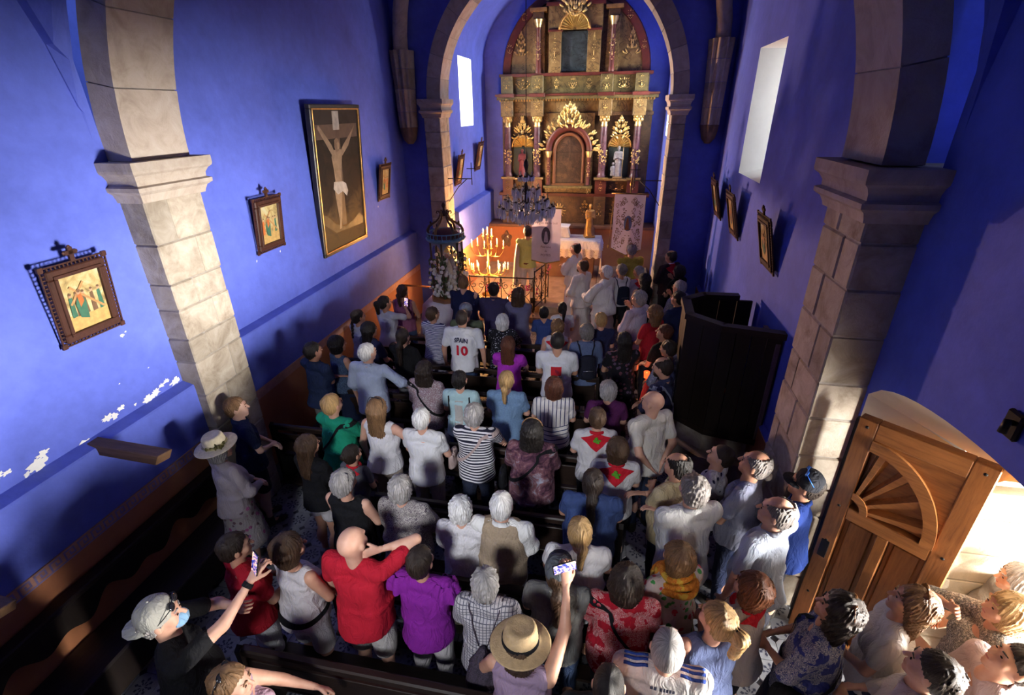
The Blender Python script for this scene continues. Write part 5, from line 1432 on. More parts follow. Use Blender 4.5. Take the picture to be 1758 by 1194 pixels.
p = person(-0.20, 6.27, 1.64, 12, 'woman with grey curly hair in denim shirt carrying a dark backpack', 'f', 1.02, 'perm', 'salt', 0, ('shirt', ('denim', (.12, .16, .30))), ('pants', JEAN), 'clasp', (10, 0))
backpack(p, fabric(PL(.015, .016, .03)), 'dark backpack worn over a denim shirt in the middle of the crowd')
p = person(-0.02, 6.76, 1.63, 15, 'woman with short blond hair in navy t-shirt beside the priests', 'f', 1.0, 'short', 'blond', 0, ('tee', PL(.014, .02, .07)), ('pants', DARKP), 'clasp', (15, 0))

# --- the clergy and the banner bearers
p = person(-0.67, 10.38, 1.75, 62, 'dark-haired priest in white alb with joined hands nearest to the altar', 'm', 1.0, 'fringe', 'black', 1, ('alb', PL(.66, .63, .64)), None, 'pray', (5, 2), group='priests in white')
p = person(-0.44, 9.14, 1.74, 58, 'brown-haired bearded priest in white alb, middle of the three', 'm', 1.02, 'fringe', 'brown', 1, ('alb', PL(.64, .60, .58)), None, 'clasp', (5, 0), group='priests in white')
_bd = MB(); _bd.ball((0, .062, -.082), (.046, .045, .042), 12, 8); head_part(p, _bd, 'beard', hair_mat(HAIRC['brown']))
p = person(0.00, 8.74, 1.76, 55, 'white-haired priest in hooded white chasuble with hands held open', 'm', 1.1, 'short', 'white', 1, ('alb', PL(.70, .69, .68)), None, 'open', (8, 3), group='priests in white')
spectacles(p)
p = person(-1.72, 10.55, 1.74, 8, 'banner bearer in pale yellow tunic, white trousers and white cloak behind the railing', 'm', .95, 'short', 'dark', 1, ('tee', PL(.62, .58, .16)), ('pants', PL(.62, .58, .52)), 'pole', (0, 0), 0.3)
_G = []
for _i in range(13):
    _a = math.pi * (.98 + .62 * _i / 12) - math.pi * .42
    _G.append([(-.10 + r * math.cos(_a) * .9, -.02 + r * math.sin(_a), z) for r, z in ((.07, 1.44), (.17, 1.36), (.22, 1.05), (.25, .70), (.28, .36 + .02 * math.sin(_i * 2)))])
_m = MB().grid(_G); _m.obj('white_cloak', fabric(PL(.66, .62, .58)), p['root'])
_m = MB(); _m.lathe([(.165, .93), (.17, .945), (.165, .975), (.16, .975)], (0, 0, 0), 18); _m.obj('belt', fabric(PL(.16, .05, .02)), p['root'])
YEL = person(0.48, 10.21, 1.82, 20, 'balding grey man in yellow shirt holding up the embroidered banner', 'm', 1.08, 'fringe', 'grey', 1, ('tee', PL(.45, .36, .06)), ('pants', DARKP), 'pole', (8, 0))

# --- crowd along the pulpit side
p = person(0.29, 9.25, 1.66, 20, 'woman with swept-up grey hair in white sleeveless top wearing a navy backpack', 'f', .98, 'bun', 'salt', 1, ('tank', PL(.60, .58, .62)), ('pants', DARKP), 'clasp', (25, 2))
backpack(p, fabric(PL(.012, .016, .04)), 'navy backpack on the woman with swept-up grey hair')
p = person(0.62, 9.42, 1.58, 40, 'woman with lilac grey hair and a red scarf beside the yellow shirt', 'f', 1.0, 'short', 'grey', 1, ('tee', PL(.34, .26, .36)), ('pants', DARKP), 'clasp', (15, 0)); kerchief(p, RED_K)
p = person(0.69, 8.78, 1.63, 35, 'woman with dark curly hair in black sleeveless top near the chancel pillar', 'f', 1.0, 'wavy', 'black', 1, ('tank', BLACK), ('pants', DARKP), 'clasp', (20, 0))
p = person(1.26, 10.07, 1.74, 40, 'bald man in white collar, dark jacket and red scarf by the blue wall', 'm', 1.05, 'fringe', 'dark', 2, ('long', PL(.03, .02, .03)), ('pants', DARKP), 'clasp', (20, 0), collar=('plain', (.6, .58, .6))); kerchief(p, RED_K)
p = person(1.35, 9.36, 1.64, 45, 'dark-haired woman in black with hand on her chin near the blue wall', 'f', 1.0, 'bob', 'black', 1, ('tee', BLACK), ('pants', DARKP), 'chin', (15, 0))
sunglasses(p, .118, .03)
p = person(1.23, 8.24, 1.70, 48, 'grey-haired man with glasses in patterned shirt behind the pulpit', 'm', 1.0, 'short', 'grey', 1, ('shirt', ('mottle', (.35, .32, .36), (.14, .13, .2), (.5, .45, .5))), ('pants', DARKP), 'chin', (10, 0)); spectacles(p)
p = person(1.15, 7.69, 1.70, 45, 'dark-haired man in dark blue shirt right against the pulpit', 'm', 1.05, 'short', 'black', 1, ('shirt', PL(.02, .028, .09)), ('pants', DARKP), 'clasp', (15, 0))
p = person(0.53, 7.48, 1.74, 50, 'tall grey-haired man in pale lilac shirt with hand at his mouth', 'm', 1.08, 'messy', 'grey', 1, ('shirt', PL(.52, .46, .56)), ('pants', DARKP), 'chin', (10, 4))
p = person(0.75, 7.11, 1.66, 48, 'woman with wavy blond hair in a red t-shirt', 'f', 1.05, 'wavy', 'light', 1, ('tee', PL(.42, .015, .03)), ('pants', DARKP), 'clasp', (14, 4))
p = person(0.84, 6.46, 1.63, 55, 'woman with short reddish-brown hair in black t-shirt beside the pulpit', 'f', 1.05, 'short', 'auburn', 1, ('tee', BLACK), ('skirt', PL(.5, .02, .03)), 'clasp', (14, 6))
p = person(0.87, 5.95, 1.62, 50, 'dark-haired woman in pale patterned shirt holding a red votive light', 'f', 1.05, 'short', 'dark', 1, ('blouse', ('mottle', (.30, .28, .36), (.12, .12, .22), (.5, .48, .55))), ('pants', DARKP), 'clasp', (8, -8))
VOT = to_world(p, np.array((0, .30, 1.02)) * p['s'])
p = person(0.30, 6.03, 1.66, 15, 'woman with long straight black hair in a black flowered dress', 'f', 1.1, 'long', 'black', 1, ('dress', ('floral', (.010, .009, .013), (.14, .05, .07), (.10, .06, .11))), None, 'clasp', (5, 0))
p = person(0.74, 5.25, 1.72, 60, 'bearded balding man with a pale blue tote bag below the pulpit', 'm', 1.0, 'fringe', 'dark', 1, ('shirt', PL(.04, .045, .10)), ('pants', DARKP), 'clasp', (8, -10))
_bd = MB(); _bd.ball((0, .06, -.08), (.048, .047, .045), 12, 8); head_part(p, _bd, 'beard', hair_mat(HAIRC['dark']))
shoulder_bag(p, fabric(PL(.36, .42, .52)), 'pale blue tote bag on the shoulder of the bearded man', 1)
p = person(0.12, 4.80, 1.60, 5, 'woman with curly grey hair in a deep purple top', 'f', 1.05, 'perm', 'grey', 0, ('tee', PL(.09, .015, .08)), ('pants', DARKP), 'clasp', (5, 0))
p = person(0.55, 4.38, 1.77, 35, 'bald man in white t-shirt with hands clasped behind his back', 'm', 1.1, None, 'salt', 0, ('tee', PL(.64, .60, .54)), ('pants', PL(.03, .04, .08)), 'back', (22, 6))

# --- the middle pews
p = person(-1.01, 4.74, 1.66, 0, 'woman with blond gathered hair in a faded blue denim shirt', 'f', 1.1, 'pony', 'blond', 0, ('tee', ('denim', (.16, .26, .42))), ('pants', DARKP), 'clasp', (0, 2))
p = person(-1.56, 4.73, 1.62, 0, 'woman with dark hair in a pale aqua top with black bag straps', 'f', 1.02, 'short', 'black', 0, ('tee', PL(.36, .52, .55)), ('pants', JEAN), 'clasp', (-8, 4))
decal(p, 'back_panel', fabric(PL(.38, .36, .34)), -.05, .05, .95, 1.34)
for _s in (-1, 1):
    _bv = bvh_of(p); MB().tube([on_back(_bv, (_s * (.13 + .0 * t)) * p['s'], z * p['s'], .006) or (_s * .13, -.05, z * p['s']) for t, z in ((0, 1.12), (.2, 1.2), (.5, 1.28), (.8, 1.35), (1, 1.40))], .011, 6, flat=.35).obj('bag_strap', BLACKM, p['top'])
p = person(-2.04, 4.88, 1.62, -3, 'woman with thick dark hair in a mottled white and maroon blouse', 'f', 1.12, 'wavy', 'dark', 0, ('blouse', ('mottle', (.40, .36, .38), (.16, .05, .07), (.5, .46, .48))), ('pants', DARKP), 'clasp', (-3, 0))
shoulder_bag(p, fabric(PL(.06, .02, .03)), 'dark red bag of the woman in the mottled blouse', 1, sm=BLACKM)
p = person(-2.69, 3.91, 1.68, -12, 'woman with short blond hair in a bright green t-shirt', 'f', 1.06, 'short', 'blond', 0, ('blouse', PL(.012, .28, .16)), ('pants', DARKP), 'rail', (-12, 2), sleeve=.7)
shoulder_bag(p, BLACKM, 'black shoulder bag of the woman in green', -1)
p = person(-2.17, 3.89, 1.70, -8, 'woman with long golden brown hair in white tank top, dark glasses on her head', 'f', .98, 'long', 'light', 0, ('tank', PL(.70, .68, .70)), ('pants', PL(.32, .26, .22)), 'side', (0, 3)); sunglasses(p, .12, .0)
p = person(-1.70, 3.87, 1.64, -3, 'woman with smooth white hair in white t-shirt and beige trousers', 'f', 1.1, 'short', 'white', 0, ('tee', PL(.66, .65, .66)), ('pants', BEIGE), 'clasp', (-3, 0))
p = person(-1.19, 4.00, 1.66, 0, 'grey-haired woman in black and white striped top with a pink strap', 'f', 1.12, 'perm', 'grey', 0, ('tee', ('stripe', (.62, .60, .62), (.015, .015, .03), (0, 0, 0), 34.0)), ('pants', PL(.02, .025, .05)), 'rail', (0, 0))
shoulder_bag(p, fabric(PL(.40, .30, .28)), 'small pinkish bag worn across the striped top', -1, hang=.92)
p = person(-0.58, 3.84, 1.66, 3, 'woman with long black hair and headband in a tie-dye blouse', 'f', 1.25, 'wavy', 'black', 1, ('blouse', ('tiedye', (.09, .035, .06), (.20, .09, .10), (.32, .34, .42))), ('pants', PL(.02, .025, .06)), 'clasp', (0, 0))
shoulder_bag(p, BLACKM, 'black bag slung across the tie-dye blouse', -1, hang=.9)
_hb = MB(); _hb.tube([(.097 * math.cos(a), -.0, .03 + .107 * math.sin(a)) for a in np.linspace(.2, 2.94, 15)], .006, 6); head_part(p, _hb, 'headband', fabric(PL(.3, .16, .08)))
p = person(-0.47, 4.70, 1.65, 3, 'woman with auburn bob in a white top with thin navy lines', 'f', 1.12, 'bob', 'auburn', 0, ('tee', ('vstripe', (.66, .62, .60), (.02, .03, .10))), ('pants', DARKP), 'clasp', (0, 0))
p = person(0.02, 4.21, 1.62, 8, 'woman with streaked brown hair, white t-shirt and red kerchief with green emblem', 'f', 1.05, 'short', 'brown', 0, ('tee', PL(.60, .58, .60)), ('pants', DARKP), 'clasp', (8, 0)); kerchief(p, RED_K, GREEN_E)
p = person(0.22, 3.74, 1.62, 3, 'woman with light brown hair, fluffy white top and red kerchief with green emblem', 'f', 1.05, 'bob', 'brown', 0, ('tee', PL(.62, .60, .60)), ('pants', DARKP), 'clasp', (-5, 0)); kerchief(p, RED_K, GREEN_E)
p = person(0.02, 3.21, 1.66, 0, 'large woman in blue t-shirt with a very long dark ponytail', 'f', 1.38, 'longpony', 'dark', 1, ('tee', PL(.045, .075, .20)), ('pants', DARKP), 'clasp', (0, 0))

# --- by the door side
p = person(0.70, 3.48, 1.71, 48, 'balding dark-haired man in cream polo with dark trim, arms folded', 'm', 1.08, 'fringe', 'black', 1, ('polo', PL(.58, .47, .28)), ('pants', NAVY), 'cross', (10, 2))
p = person(1.09, 3.78, 1.63, 60, 'dark-haired person in white shirt with navy spots gazing upwards', 'm', 1.0, 'buzz', 'dark', 0, ('tee', ('dots', (.62, .60, .64), (.02, .02, .07), 15.0)), ('pants', DARKP), 'clasp', (10, 14))
p = person(1.29, 3.53, 1.78, 58, 'balding man with short grey ponytail in grey blue t-shirt', 'm', 1.1, 'fringe', 'salt', 1, ('tee', PL(.28, .30, .42)), ('pants', NAVY), 'clasp', (8, 12))
_bd = MB(); _bd.ball((0, -.115, -.045), (.026, .03, .04), 10, 6); head_part(p, _bd, 'ponytail', hair_mat(HAIRC['salt']))
p = person(1.64, 3.38, 1.74, 62, 'man in dark baseball cap and royal blue polo beside the open door', 'm', 1.0, 'short', 'dark', 1, ('polo', PL(.02, .05, .25)), ('pants', DARKP), 'clasp', (6, 8)); baseball_cap(p, fabric(PL(.02, .022, .03))); sunglasses(p, .12, .03, plain('blue_mirror_lens', (.05, .2, .7), .1, .3, 0), .5)
p = person(0.77, 3.11, 1.79, 20, 'man with grey brown hair in a loose bright white shirt', 'm', 1.1, 'messy', 'salt', 0, ('shirt', PL(.72, .71, .70)), ('pants', NAVY), 'cross', (5, 3), sleeve=1.1)
p = person(1.31, 2.97, 1.80, 42, 'man with curly grey balding hair in pale blue polo near the door', 'm', 1.12, 'fringe', 'salt', 0, ('polo', PL(.50, .56, .68)), ('pants', NAVY), 'side', (25, 8))

# --- along the wall bench
p = person(-3.66, 3.71, 1.66, -38, 'fair-haired boy in navy polo and shorts leaning by the stone pilaster', 'm', .92, 'short', 'light', 3, ('polo', PL(.014, .022, .07)), ('shorts', PL(.012, .014, .03)), 'clasp', (-20, 4))
p = person(-3.40, 3.11, 1.62, -25, 'elderly woman in cream hat, pinkish cardigan and flowered skirt by the wall bench', 'f', 1.02, 'bob', 'grey', 0, ('long', PL(.46, .40, .42)), ('skirt', ('floral', (.38, .34, .33), (.34, .10, .22), (.16, .10, .12))), 'clasp', (-18, 0))
straw_hat(p, plain('pale_straw', (.60, .52, .36), .8, 0, .2, 30, .4), fabric(PL(.34, .30, .16)), .12, .185, fabric(PL(.10, .09, .03)))
p = person(-2.64, 3.34, 1.58, -18, 'girl with long brown hair, black top and white shorts on the tiled aisle', 'f', .9, 'long', 'brown', 1, ('tee', BLACK), ('hot', PL(.52, .49, .50)), 'clasp', (-8, 0), shoe=(.25, .26, .30))
p = person(-2.33, 3.54, 1.34, -12, 'small child with dark hair and red scarf in grey top', 'f', .98, 'bun', 'dark', 1, ('tee', PL(.10, .10, .12)), ('pants', DARKP), 'clasp', (-10, 0)); kerchief(p, RED_K, None, .16, .15)
p = person(-2.02, 2.89, 1.62, -5, 'woman with silver grey hair and black hair band in black top', 'f', 1.05, 'perm', 'grey', 0, ('tank', BLACK), ('pants', DARKP), 'clasp', (-10, 0)); sunglasses(p, .115, -.01)
p = person(-1.52, 2.90, 1.62, 0, 'woman with curly silver hair in a paisley blouse', 'f', 1.18, 'perm', 'grey', 0, ('blouse', ('swirl', (.42, .39, .36), (.09, .07, .09))), ('pants', DARKP), 'clasp', (3, 0))
p = person(-0.99, 2.82, 1.56, 0, 'woman with white curls in a white knitted cardigan', 'f', 1.02, 'perm', 'white', 0, ('long', ('knit', (.62, .60, .62))), ('pants', BEIGE), 'clasp', (2, 0))
p = person(-0.66, 2.82, 1.66, 0, 'white-haired man in beige knitted vest over a white shirt', 'm', 1.05, 'short', 'white', 0, ('shirt', WHITE), ('pants', KHAKI), 'clasp', (0, 0))
V_, Q_ = sdf_mesh([('t', (0, -.02, .84), (0, 0, 1.06), (.212, .195), (.20, .168), .05, .02), ('t', (0, 0, 1.06), (0, 0, 1.30), (.20, .168), (.192, .145), .05, .05), ('c', (-.10, -.012, 1.37), (.10, -.012, 1.37), .088, .088, .04), ('-', ('e', (0, .05, 1.50), (.085, .09, .10), .02))], .0165, folds(3, .003), 1)
link('knitted_vest', np_mesh('knitted_vest', [(V_ * p['s'], Q_)]), fabric(('knit', (.34, .26, .18))), p['root'])

# --- closest to the choir loft
p = person(-0.05, 2.66, 1.66, 5, 'woman with shiny blond ponytail in a plain white t-shirt, alone in the aisle', 'f', 1.22, 'pony', 'blond', 1, ('tee', PL(.68, .66, .66)), ('pants', DARKP), 'clasp', (5, 0))
p = person(0.62, 2.58, 1.64, 28, 'woman with golden brown hair wearing an orange scarf over a flowered blouse', 'f', 1.05, 'bob', 'light', 0, ('blouse', ('floral', (.52, .42, .38), (.50, .06, .08), (.06, .28, .07))), ('pants', DARKP), 'clasp', (12, 4))
_s = MB(); _bv = bvh_of(p)
for _k in range(3): _s.tube([(( .095 + .022 * _k) * math.cos(a) * p['s'], (-.015 + (.10 + .028 * _k) * math.sin(a)) * p['s'], (1.45 - .045 * _k + .012 * math.sin(3 * a + _k) - .02 * math.sin(a)) * p['s']) for a in np.linspace(0, 6.283, 25)], .03, 8, False, flat=.8)
_s.obj('scarf', fabric(('swirl', (.62, .25, .03), (.50, .14, .02), (.58, .36, .05))), p['root'])
p = person(-2.46, 2.12, 1.62, -28, 'woman with dark hair in red t-shirt and white trousers', 'f', 1.08, 'short', 'dark', 1, ('tee', PL(.42, .012, .025)), ('pants', PL(.62, .60, .62)), 'clasp', (-14, 0))
p = person(-2.06, 2.17, 1.64, -18, 'woman with brown bob in white sleeveless top and white shorts with black belt bag', 'f', 1.05, 'bob', 'brown', 1, ('tank', PL(.58, .54, .55)), ('shorts', PL(.60, .57, .58)), 'clasp', (-20, 2))
strap_loop(p, BLACKM, .985, .015, 0, .05, 'belt_bag', p['root'], False, .012)
p = person(-1.57, 2.20, 1.76, -5, 'bald man in red t-shirt and white shorts with a hand at his ear', 'm', 1.12, None, 'grey', 0, ('tee', PL(.46, .012, .03)), ('shorts', PL(.50, .47, .46)), 'ear', (-5, 4))
p = person(-1.10, 2.23, 1.64, -4, 'woman with dark short hair in purple ruffled top and white trousers', 'f', 1.12, 'short', 'dark', 1, ('tee', PL(.20, .015, .26)), ('capri', PL(.52, .49, .50)), 'clasp', (-4, 4))
for _sd in (-1, 1):
    _q = np.array(p['S'][_sd]) * p['s']; _f = MB(); _G = [[(_q[0] + r * math.cos(a) * (1 + .16 * math.sin(7 * a)), _q[1] - .0 + r * math.sin(a) * (1 + .16 * math.sin(7 * a)), _q[2] + z) for r, z in ((.055, .055), (.078, .03), (.095, -.03), (.098, -.07))] for a in np.linspace(0, 6.283, 33)]
    _f.grid(_G); _f.obj('ruffle', fabric(PL(.20, .015, .26)), p['top'])
p = person(-0.63, 2.16, 1.60, 0, 'woman with wavy grey hair in a checked shirt carrying a drawstring bag', 'f', 1.06, 'messy', 'grey', 0, ('shirt', ('check', (.44, .42, .44), (.10, .10, .13))), ('pants', DARKP), 'clasp', (0, 0))
backpack(p, fabric(('swirl', (.035, .03, .04), (.08, .06, .09))), 'dark patterned drawstring bag on the checked shirt', 'sack', 'bag')
p = person(-0.16, 2.30, 1.66, 3, 'woman in grey cap and grey green t-shirt with brown hair hanging below', 'f', 1.08, 'longpony', 'brown', 1, ('tee', PL(.17, .17, .16)), ('pants', JEAN), 'clasp', (0, 4)); baseball_cap(p, fabric(PL(.10, .11, .12)), .1)
p = person(-0.32, 1.75, 1.66, -8, 'woman in round straw hat raising a phone above her head', 'f', 1.02, 'bob', 'brown', 1, ('tank', PL(.34, .24, .34)), ('pants', DARKP), 'high', (10, 0))
straw_hat(p, plain('tan_straw', (.42, .29, .15), .8, 0, .2, 30, .4), BLACKM, -.1, .17)
phone(p, 1, 'phone raised above the straw hat showing the altar', (-.35, 1.45, .2), 3.0, (-.02, .03, .10))
p = person(0.27, 2.30, 1.66, 0, 'woman with smooth dark brown hair in a red flowered blouse and black strap', 'f', 1.15, 'bob', 'dark', 0, ('blouse', ('swirl', (.42, .012, .03), (.60, .34, .34), (.36, .01, .025))), ('pants', DARKP), 'clasp', (-4, 6), scale_head=1.08)
shoulder_bag(p, BLACKM, 'black bag worn across the red flowered blouse', 1)
p = person(0.48, 1.85, 1.74, -5, 'man with cropped grey hair in white jersey with blue shoulder stripes', 'm', 1.15, 'buzz', 'grey', 0, ('tee', PL(.62, .58, .56)), ('pants', NAVY), 'clasp', (0, 6))
for _sd in (-1, 1):
    _bv = bvh_of(p)
    for _k in range(3):
        _pts = []
        for _t in np.linspace(0, 1, 8):
            _u = _sd * (.085 + .13 * _t) * p['s']; _y = (-.045 + .028 * _k) * p['s']; _h = _bv.ray_cast(Vector((_u, _y, 2.2)), Vector((0, 0, -1)))
            if _h[0] is not None: _pts.append(_h[0] + Vector((0, 0, .003)))
        if len(_pts) > 2: MB().tube(_pts, .009, 6, flat=.35).obj('shoulder_stripe', fabric(PL(.02, .05, .25)), p['top'])
for _u0, _u1 in ((-.062, -.047), (-.042, -.027), (-.012, .003), (.008, .018), (.022, .034), (.039, .050), (.055, .068)): decal(p, 'neck_print', fabric(PL(.03, .03, .06)), _u0, _u1, 1.338, 1.362, .006, 2)
p = person(0.79, 2.12, 1.68, 20, 'woman with blond ponytail tied with a black band in blue tank top', 'f', 1.0, 'highpony', 'blond', 0, ('tank', PL(.10, .13, .26)), ('pants', DARKP), 'clasp', (25, 6))
_t = MB(); _t.lathe([(.028, -.012), (.032, 0), (.028, .012)], (0, 0, 0), 14, 'y'); _t.v = [(a, b - .118, c + .045) for a, b, c in _t.v]; head_part(p, _t, 'hair_tie', BLACKM)
p = person(1.04, 2.40, 1.66, 38, 'woman with sleek copper red bob, white top and red neckerchief', 'f', 1.08, 'bob', 'ginger', 0, ('tee', PL(.58, .52, .46)), ('pants', DARKP), 'clasp', (14, 10)); kerchief(p, RED_K, None, .12, .13)
p = person(1.49, 2.32, 1.68, 55, 'woman with wavy dark hair and hair clip in blue leaf-print blouse', 'f', 1.12, 'wavy', 'dark', 1, ('blouse', ('swirl', (.035, .05, .16), (.42, .40, .42), (.03, .04, .20))), ('skirt', NAVY), 'clasp', (14, 16))
shoulder_bag(p, BLACKM, 'black bag worn with the blue leaf-print blouse', -1)
sunglasses(p, .115, -.02, plain('tortoise_clip', (.12, .05, .02), .2, 0, .3, 40))
p = person(1.93, 2.43, 1.70, 62, 'woman with long streaked blond hair and sunglasses on her head in white t-shirt', 'f', 1.0, 'long', 'light', 1, ('tee', PL(.66, .60, .56)), ('pants', NAVY), 'clasp', (8, 16)); sunglasses(p, .12, .0, plain('tortoise_clip', (.12, .05, .02), .2, 0, .3, 40))
p = person(1.81, 1.98, 1.74, 40, 'man with smooth dark receding hair close to the door', 'm', 1.0, 'short', 'dark', 0, ('shirt', PL(.55, .50, .50)), ('pants', DARKP), 'clasp', (10, 12))
p = person(2.50, 2.50, 1.66, 70, 'blond woman in black and cream animal print with hands at her chin in the doorway', 'f', 1.08, 'bob', 'blond', 1, ('blouse', ('mottle', (.50, .44, .36), (.04, .035, .04), (.46, .42, .36))), ('pants', DARKP), 'chin', (10, 8))
p = person(2.26, 2.13, 1.70, 72, 'dark-haired person in pale pink shirt gazing upwards in the doorway', 'm', 1.0, 'short', 'dark', 1, ('shirt', PL(.55, .44, .44)), ('pants', DARKP), 'clasp', (4, 26))
p = person(-2.41, 1.49, 1.76, -42, 'man in pale cap and black t-shirt filming with raised phone beside the wall bench', 'm', 1.1, 'short', 'grey', 0, ('tee', BLACK), ('pants', DARKP), 'film', (-14, 6))
baseball_cap(p, fabric(PL(.38, .37, .33)), 0.0, True); sunglasses(p, .075, .085, None, .35)
_m = MB(); _m.ball((0, .066, -.05), (.056, .052, .045), 12, 8); head_part(p, _m, 'neck_gaiter', fabric(PL(.24, .42, .62)))
phone(p, 1, 'phone held out at arm length by the man in the pale cap', (-.3, 0, .2), 3.0, (-.02, .05, .09))
_w = np.array(p['WR'][1]) * p['s']; _e = np.array(p['EL'][1]) * p['s']; _d = (_w - _e) / np.linalg.norm(_w - _e)
MB().tube([tuple(_w - _d * .045), tuple(_w - _d * .015)], .033, 12).obj('wristwatch', BLACKM, p['root'])
p = person(-1.85, 1.30, 1.60, -62, 'woman with sunglasses on her streaked brown hair and clasped hands on a pew', 'f', 1.0, 'short', 'light', 0, ('tank', PL(.42, .28, .36)), ('pants', DARKP), 'rail', (-10, 0)); sunglasses(p, .112, -.02)
p = person(0.17, 1.63, 1.66, 0, 'person with short black hair in a dark top below the white jersey', 'm', 1.0, 'buzz', 'black', 1, ('tee', PL(.02, .025, .03)), ('pants', DARKP), 'clasp', (0, 0))
p = person(2.82, 2.85, 1.56, 75, 'grey-haired passer-by in grey just outside the doorway', 'f', 1.0, 'bob', 'grey', 1, ('tee', PL(.30, .29, .28)), ('pants', DARKP), 'clasp', (0, 0))

# ------------------------------------------------------------------ altarpiece
def vein_mat(name, c1, c2, c3, rough=.45):
    m, n, b = nt(name); v = _coord(n); f = _noise(n, v, 3.0, 6, .62, 1.6); g = _noise(n, v, 1.4, 4, .6, 2.2)
    w = _math(n, 'ABSOLUTE', _math(n, 'SUBTRACT', g, .5)); vn = _math(n, 'LESS_THAN', w, .012)
    n.links.new(_mix(n, _math(n, 'MULTIPLY', vn, .7), _ramp(n, f, [(.3, c1), (.5, c2), (.7, c3)]), dark(c1, .35)), b.inputs['Base Color'])
    b.inputs['Roughness'].default_value = rough; return m
MARB = vein_mat('ochre_marbled_wood', (.09, .048, .015), (.18, .11, .038), (.26, .18, .075))
MARB_G = vein_mat('green_marbled_wood', (.06, .045, .015), (.12, .09, .032), (.19, .145, .055))
MARB_D = vein_mat('brown_marbled_wood', (.045, .02, .008), (.085, .042, .017), (.14, .075, .032))
RETRED = plain('oxblood_paint', (.085, .014, .010), .45, 0, .3, 10)
SHAFT = vein_mat('purple_marbled_shaft', (.05, .018, .03), (.085, .034, .046), (.14, .07, .085), .3)

RX = -1.05
ret = empty('altarpiece', 'gilded baroque altarpiece filling the end wall of the chancel', 'altarpiece', (RX, 14.3, 1.42))
RL = (RX, 14.3, 1.42)
def rel(b, L): b.v = [(x - L[0], y - L[1], z - L[2]) for x, y, z in b.v]; return b
def rp(name, b, m, parent=None): return rel(b, RL).obj(name, m, parent or ret)
def rbox(name, x0, x1, y0, y1, z0, z1, m, bv=.006): return rp(name, MB().box(x0, x1, y0, y1, z0, z1, bv), m)

def rocaille(cx, y, cz, w, h, seed, n=26, shape='tri', yd=.03):
    """symmetric carved leafwork"""
    rr = random.Random(seed); b = MB()
    for i in range(n):
        t = rr.random(); hw = w / 2 * ((1 - t) ** .8 if shape == 'tri' else math.sqrt(max(.05, 1 - (2 * t - 1) ** 2)))
        u = rr.uniform(.05, 1.0) * hw; z = cz + h * t; a = math.atan2(t + .25, u / (w / 2) + .05) + rr.uniform(-.5, .5)
        L = min(w, h) * rr.uniform(.07, .14); th = L * rr.uniform(.28, .42)
        for s in (1, -1):
            ax = Vector((s * math.cos(a), -.35, math.sin(a))).normalized(); M = ax.to_track_quat('X', 'Z').to_matrix()
            b.ball((cx + s * u, y - yd * rr.uniform(.1, 1), z), (L, th * .8, th), 6, 4, M)
    b.ball((cx, y - yd, cz + h * .30), (w * .085, yd, h * .10), 8, 5); b.ball((cx, y - yd * .8, cz + h * .95), (w * .03, yd * .6, h * .08), 6, 4)
    return b
def orn(cx, y, cz, w, h, seed, n=26, shape='tri', m=None, name='gilded_ornament'): return rp(name, rocaille(cx, y, cz, w, h, seed, n, shape), m or GOLD)

# predella, body, entablature
rbox('predella', -3.02, .93, 14.05, 14.38, 1.42, 2.16, MARB_D); rbox('predella_cornice', -3.08, .99, 13.96, 14.38, 2.16, 2.24, RETRED)
rbox('body_panel', -3.0, .88, 14.18, 14.38, 2.24, 4.22, MARB_D); rbox('centre_panel', -1.80, -.55, 14.05, 14.2, 2.24, 4.22, MARB)
COLX = (-2.82, -2.03, -.30, .54)
for k, x in enumerate(COLX):
    rbox('pedestal', x - .16, x + .16, 13.9, 14.2, 1.42, 2.16, MARB_D); rbox('pedestal', x - .15, x + .15, 13.92, 14.2, 2.24, 2.62, RETRED); rbox('pedestal_cap', x - .19, x + .19, 13.88, 14.2, 2.60, 2.66, MARB)
    orn(x, 13.92, 2.32, .12, .24, 70 + k, 8, 'ell'); orn(x, 13.90, 1.6, .14, .4, 75 + k, 9, 'ell')
    b = MB(); b.lathe([(.11, 2.66), (.12, 2.70), (.095, 2.74), (.088, 2.78), (.092, 3.2), (.078, 3.92)], (x, 14.0, 0), 16); c = rp('column_shaft', b, SHAFT)
    b = MB(); b.lathe([(.082, 3.90), (.09, 3.93), (.075, 3.96), (.085, 4.05), (.12, 4.13), (.135, 4.15)], (x, 14.0, 0), 12)
    for q in range(8):
        a = q * math.pi / 4; b.ball((x + .10 * math.cos(a), 14.0 + .10 * math.sin(a), 4.06), (.028, .028, .05), 6, 4); b.ball((x + .115 * math.cos(a + .4), 14.0 + .115 * math.sin(a + .4), 4.12), (.02, .02, .03), 6, 4)
    rp('column_capital', b, GOLD)
    b = MB(); rr = random.Random(k)
    for q in range(34):
        a = rr.uniform(-2.9, -.2); z = rr.uniform(2.98, 3.34); M = Vector((math.cos(a), math.sin(a), rr.uniform(-.8, 1.2))).to_track_quat('X', 'Z').to_matrix()
        b.ball((x + .095 * math.cos(a), 14.0 + .095 * math.sin(a), z), (.035, .014, .018), 6, 4, M)
    rp('column_garland', b, GOLD)
    rbox('entablature_block', x - .16, x + .16, 13.9, 14.2, 4.15, 4.52, MARB); rbox('entablature_cap', x - .20, x + .20, 13.84, 14.2, 4.60, 4.68, RETRED)
    orn(x, 13.89, 4.30, .14, .26, 80 + k, 9, 'ell'); rbox('attic_block', x - .15, x + .15, 13.93, 14.2, 4.68, 5.08, MARB_G); orn(x, 13.92, 4.74, .15, .30, 90 + k, 9, 'ell')
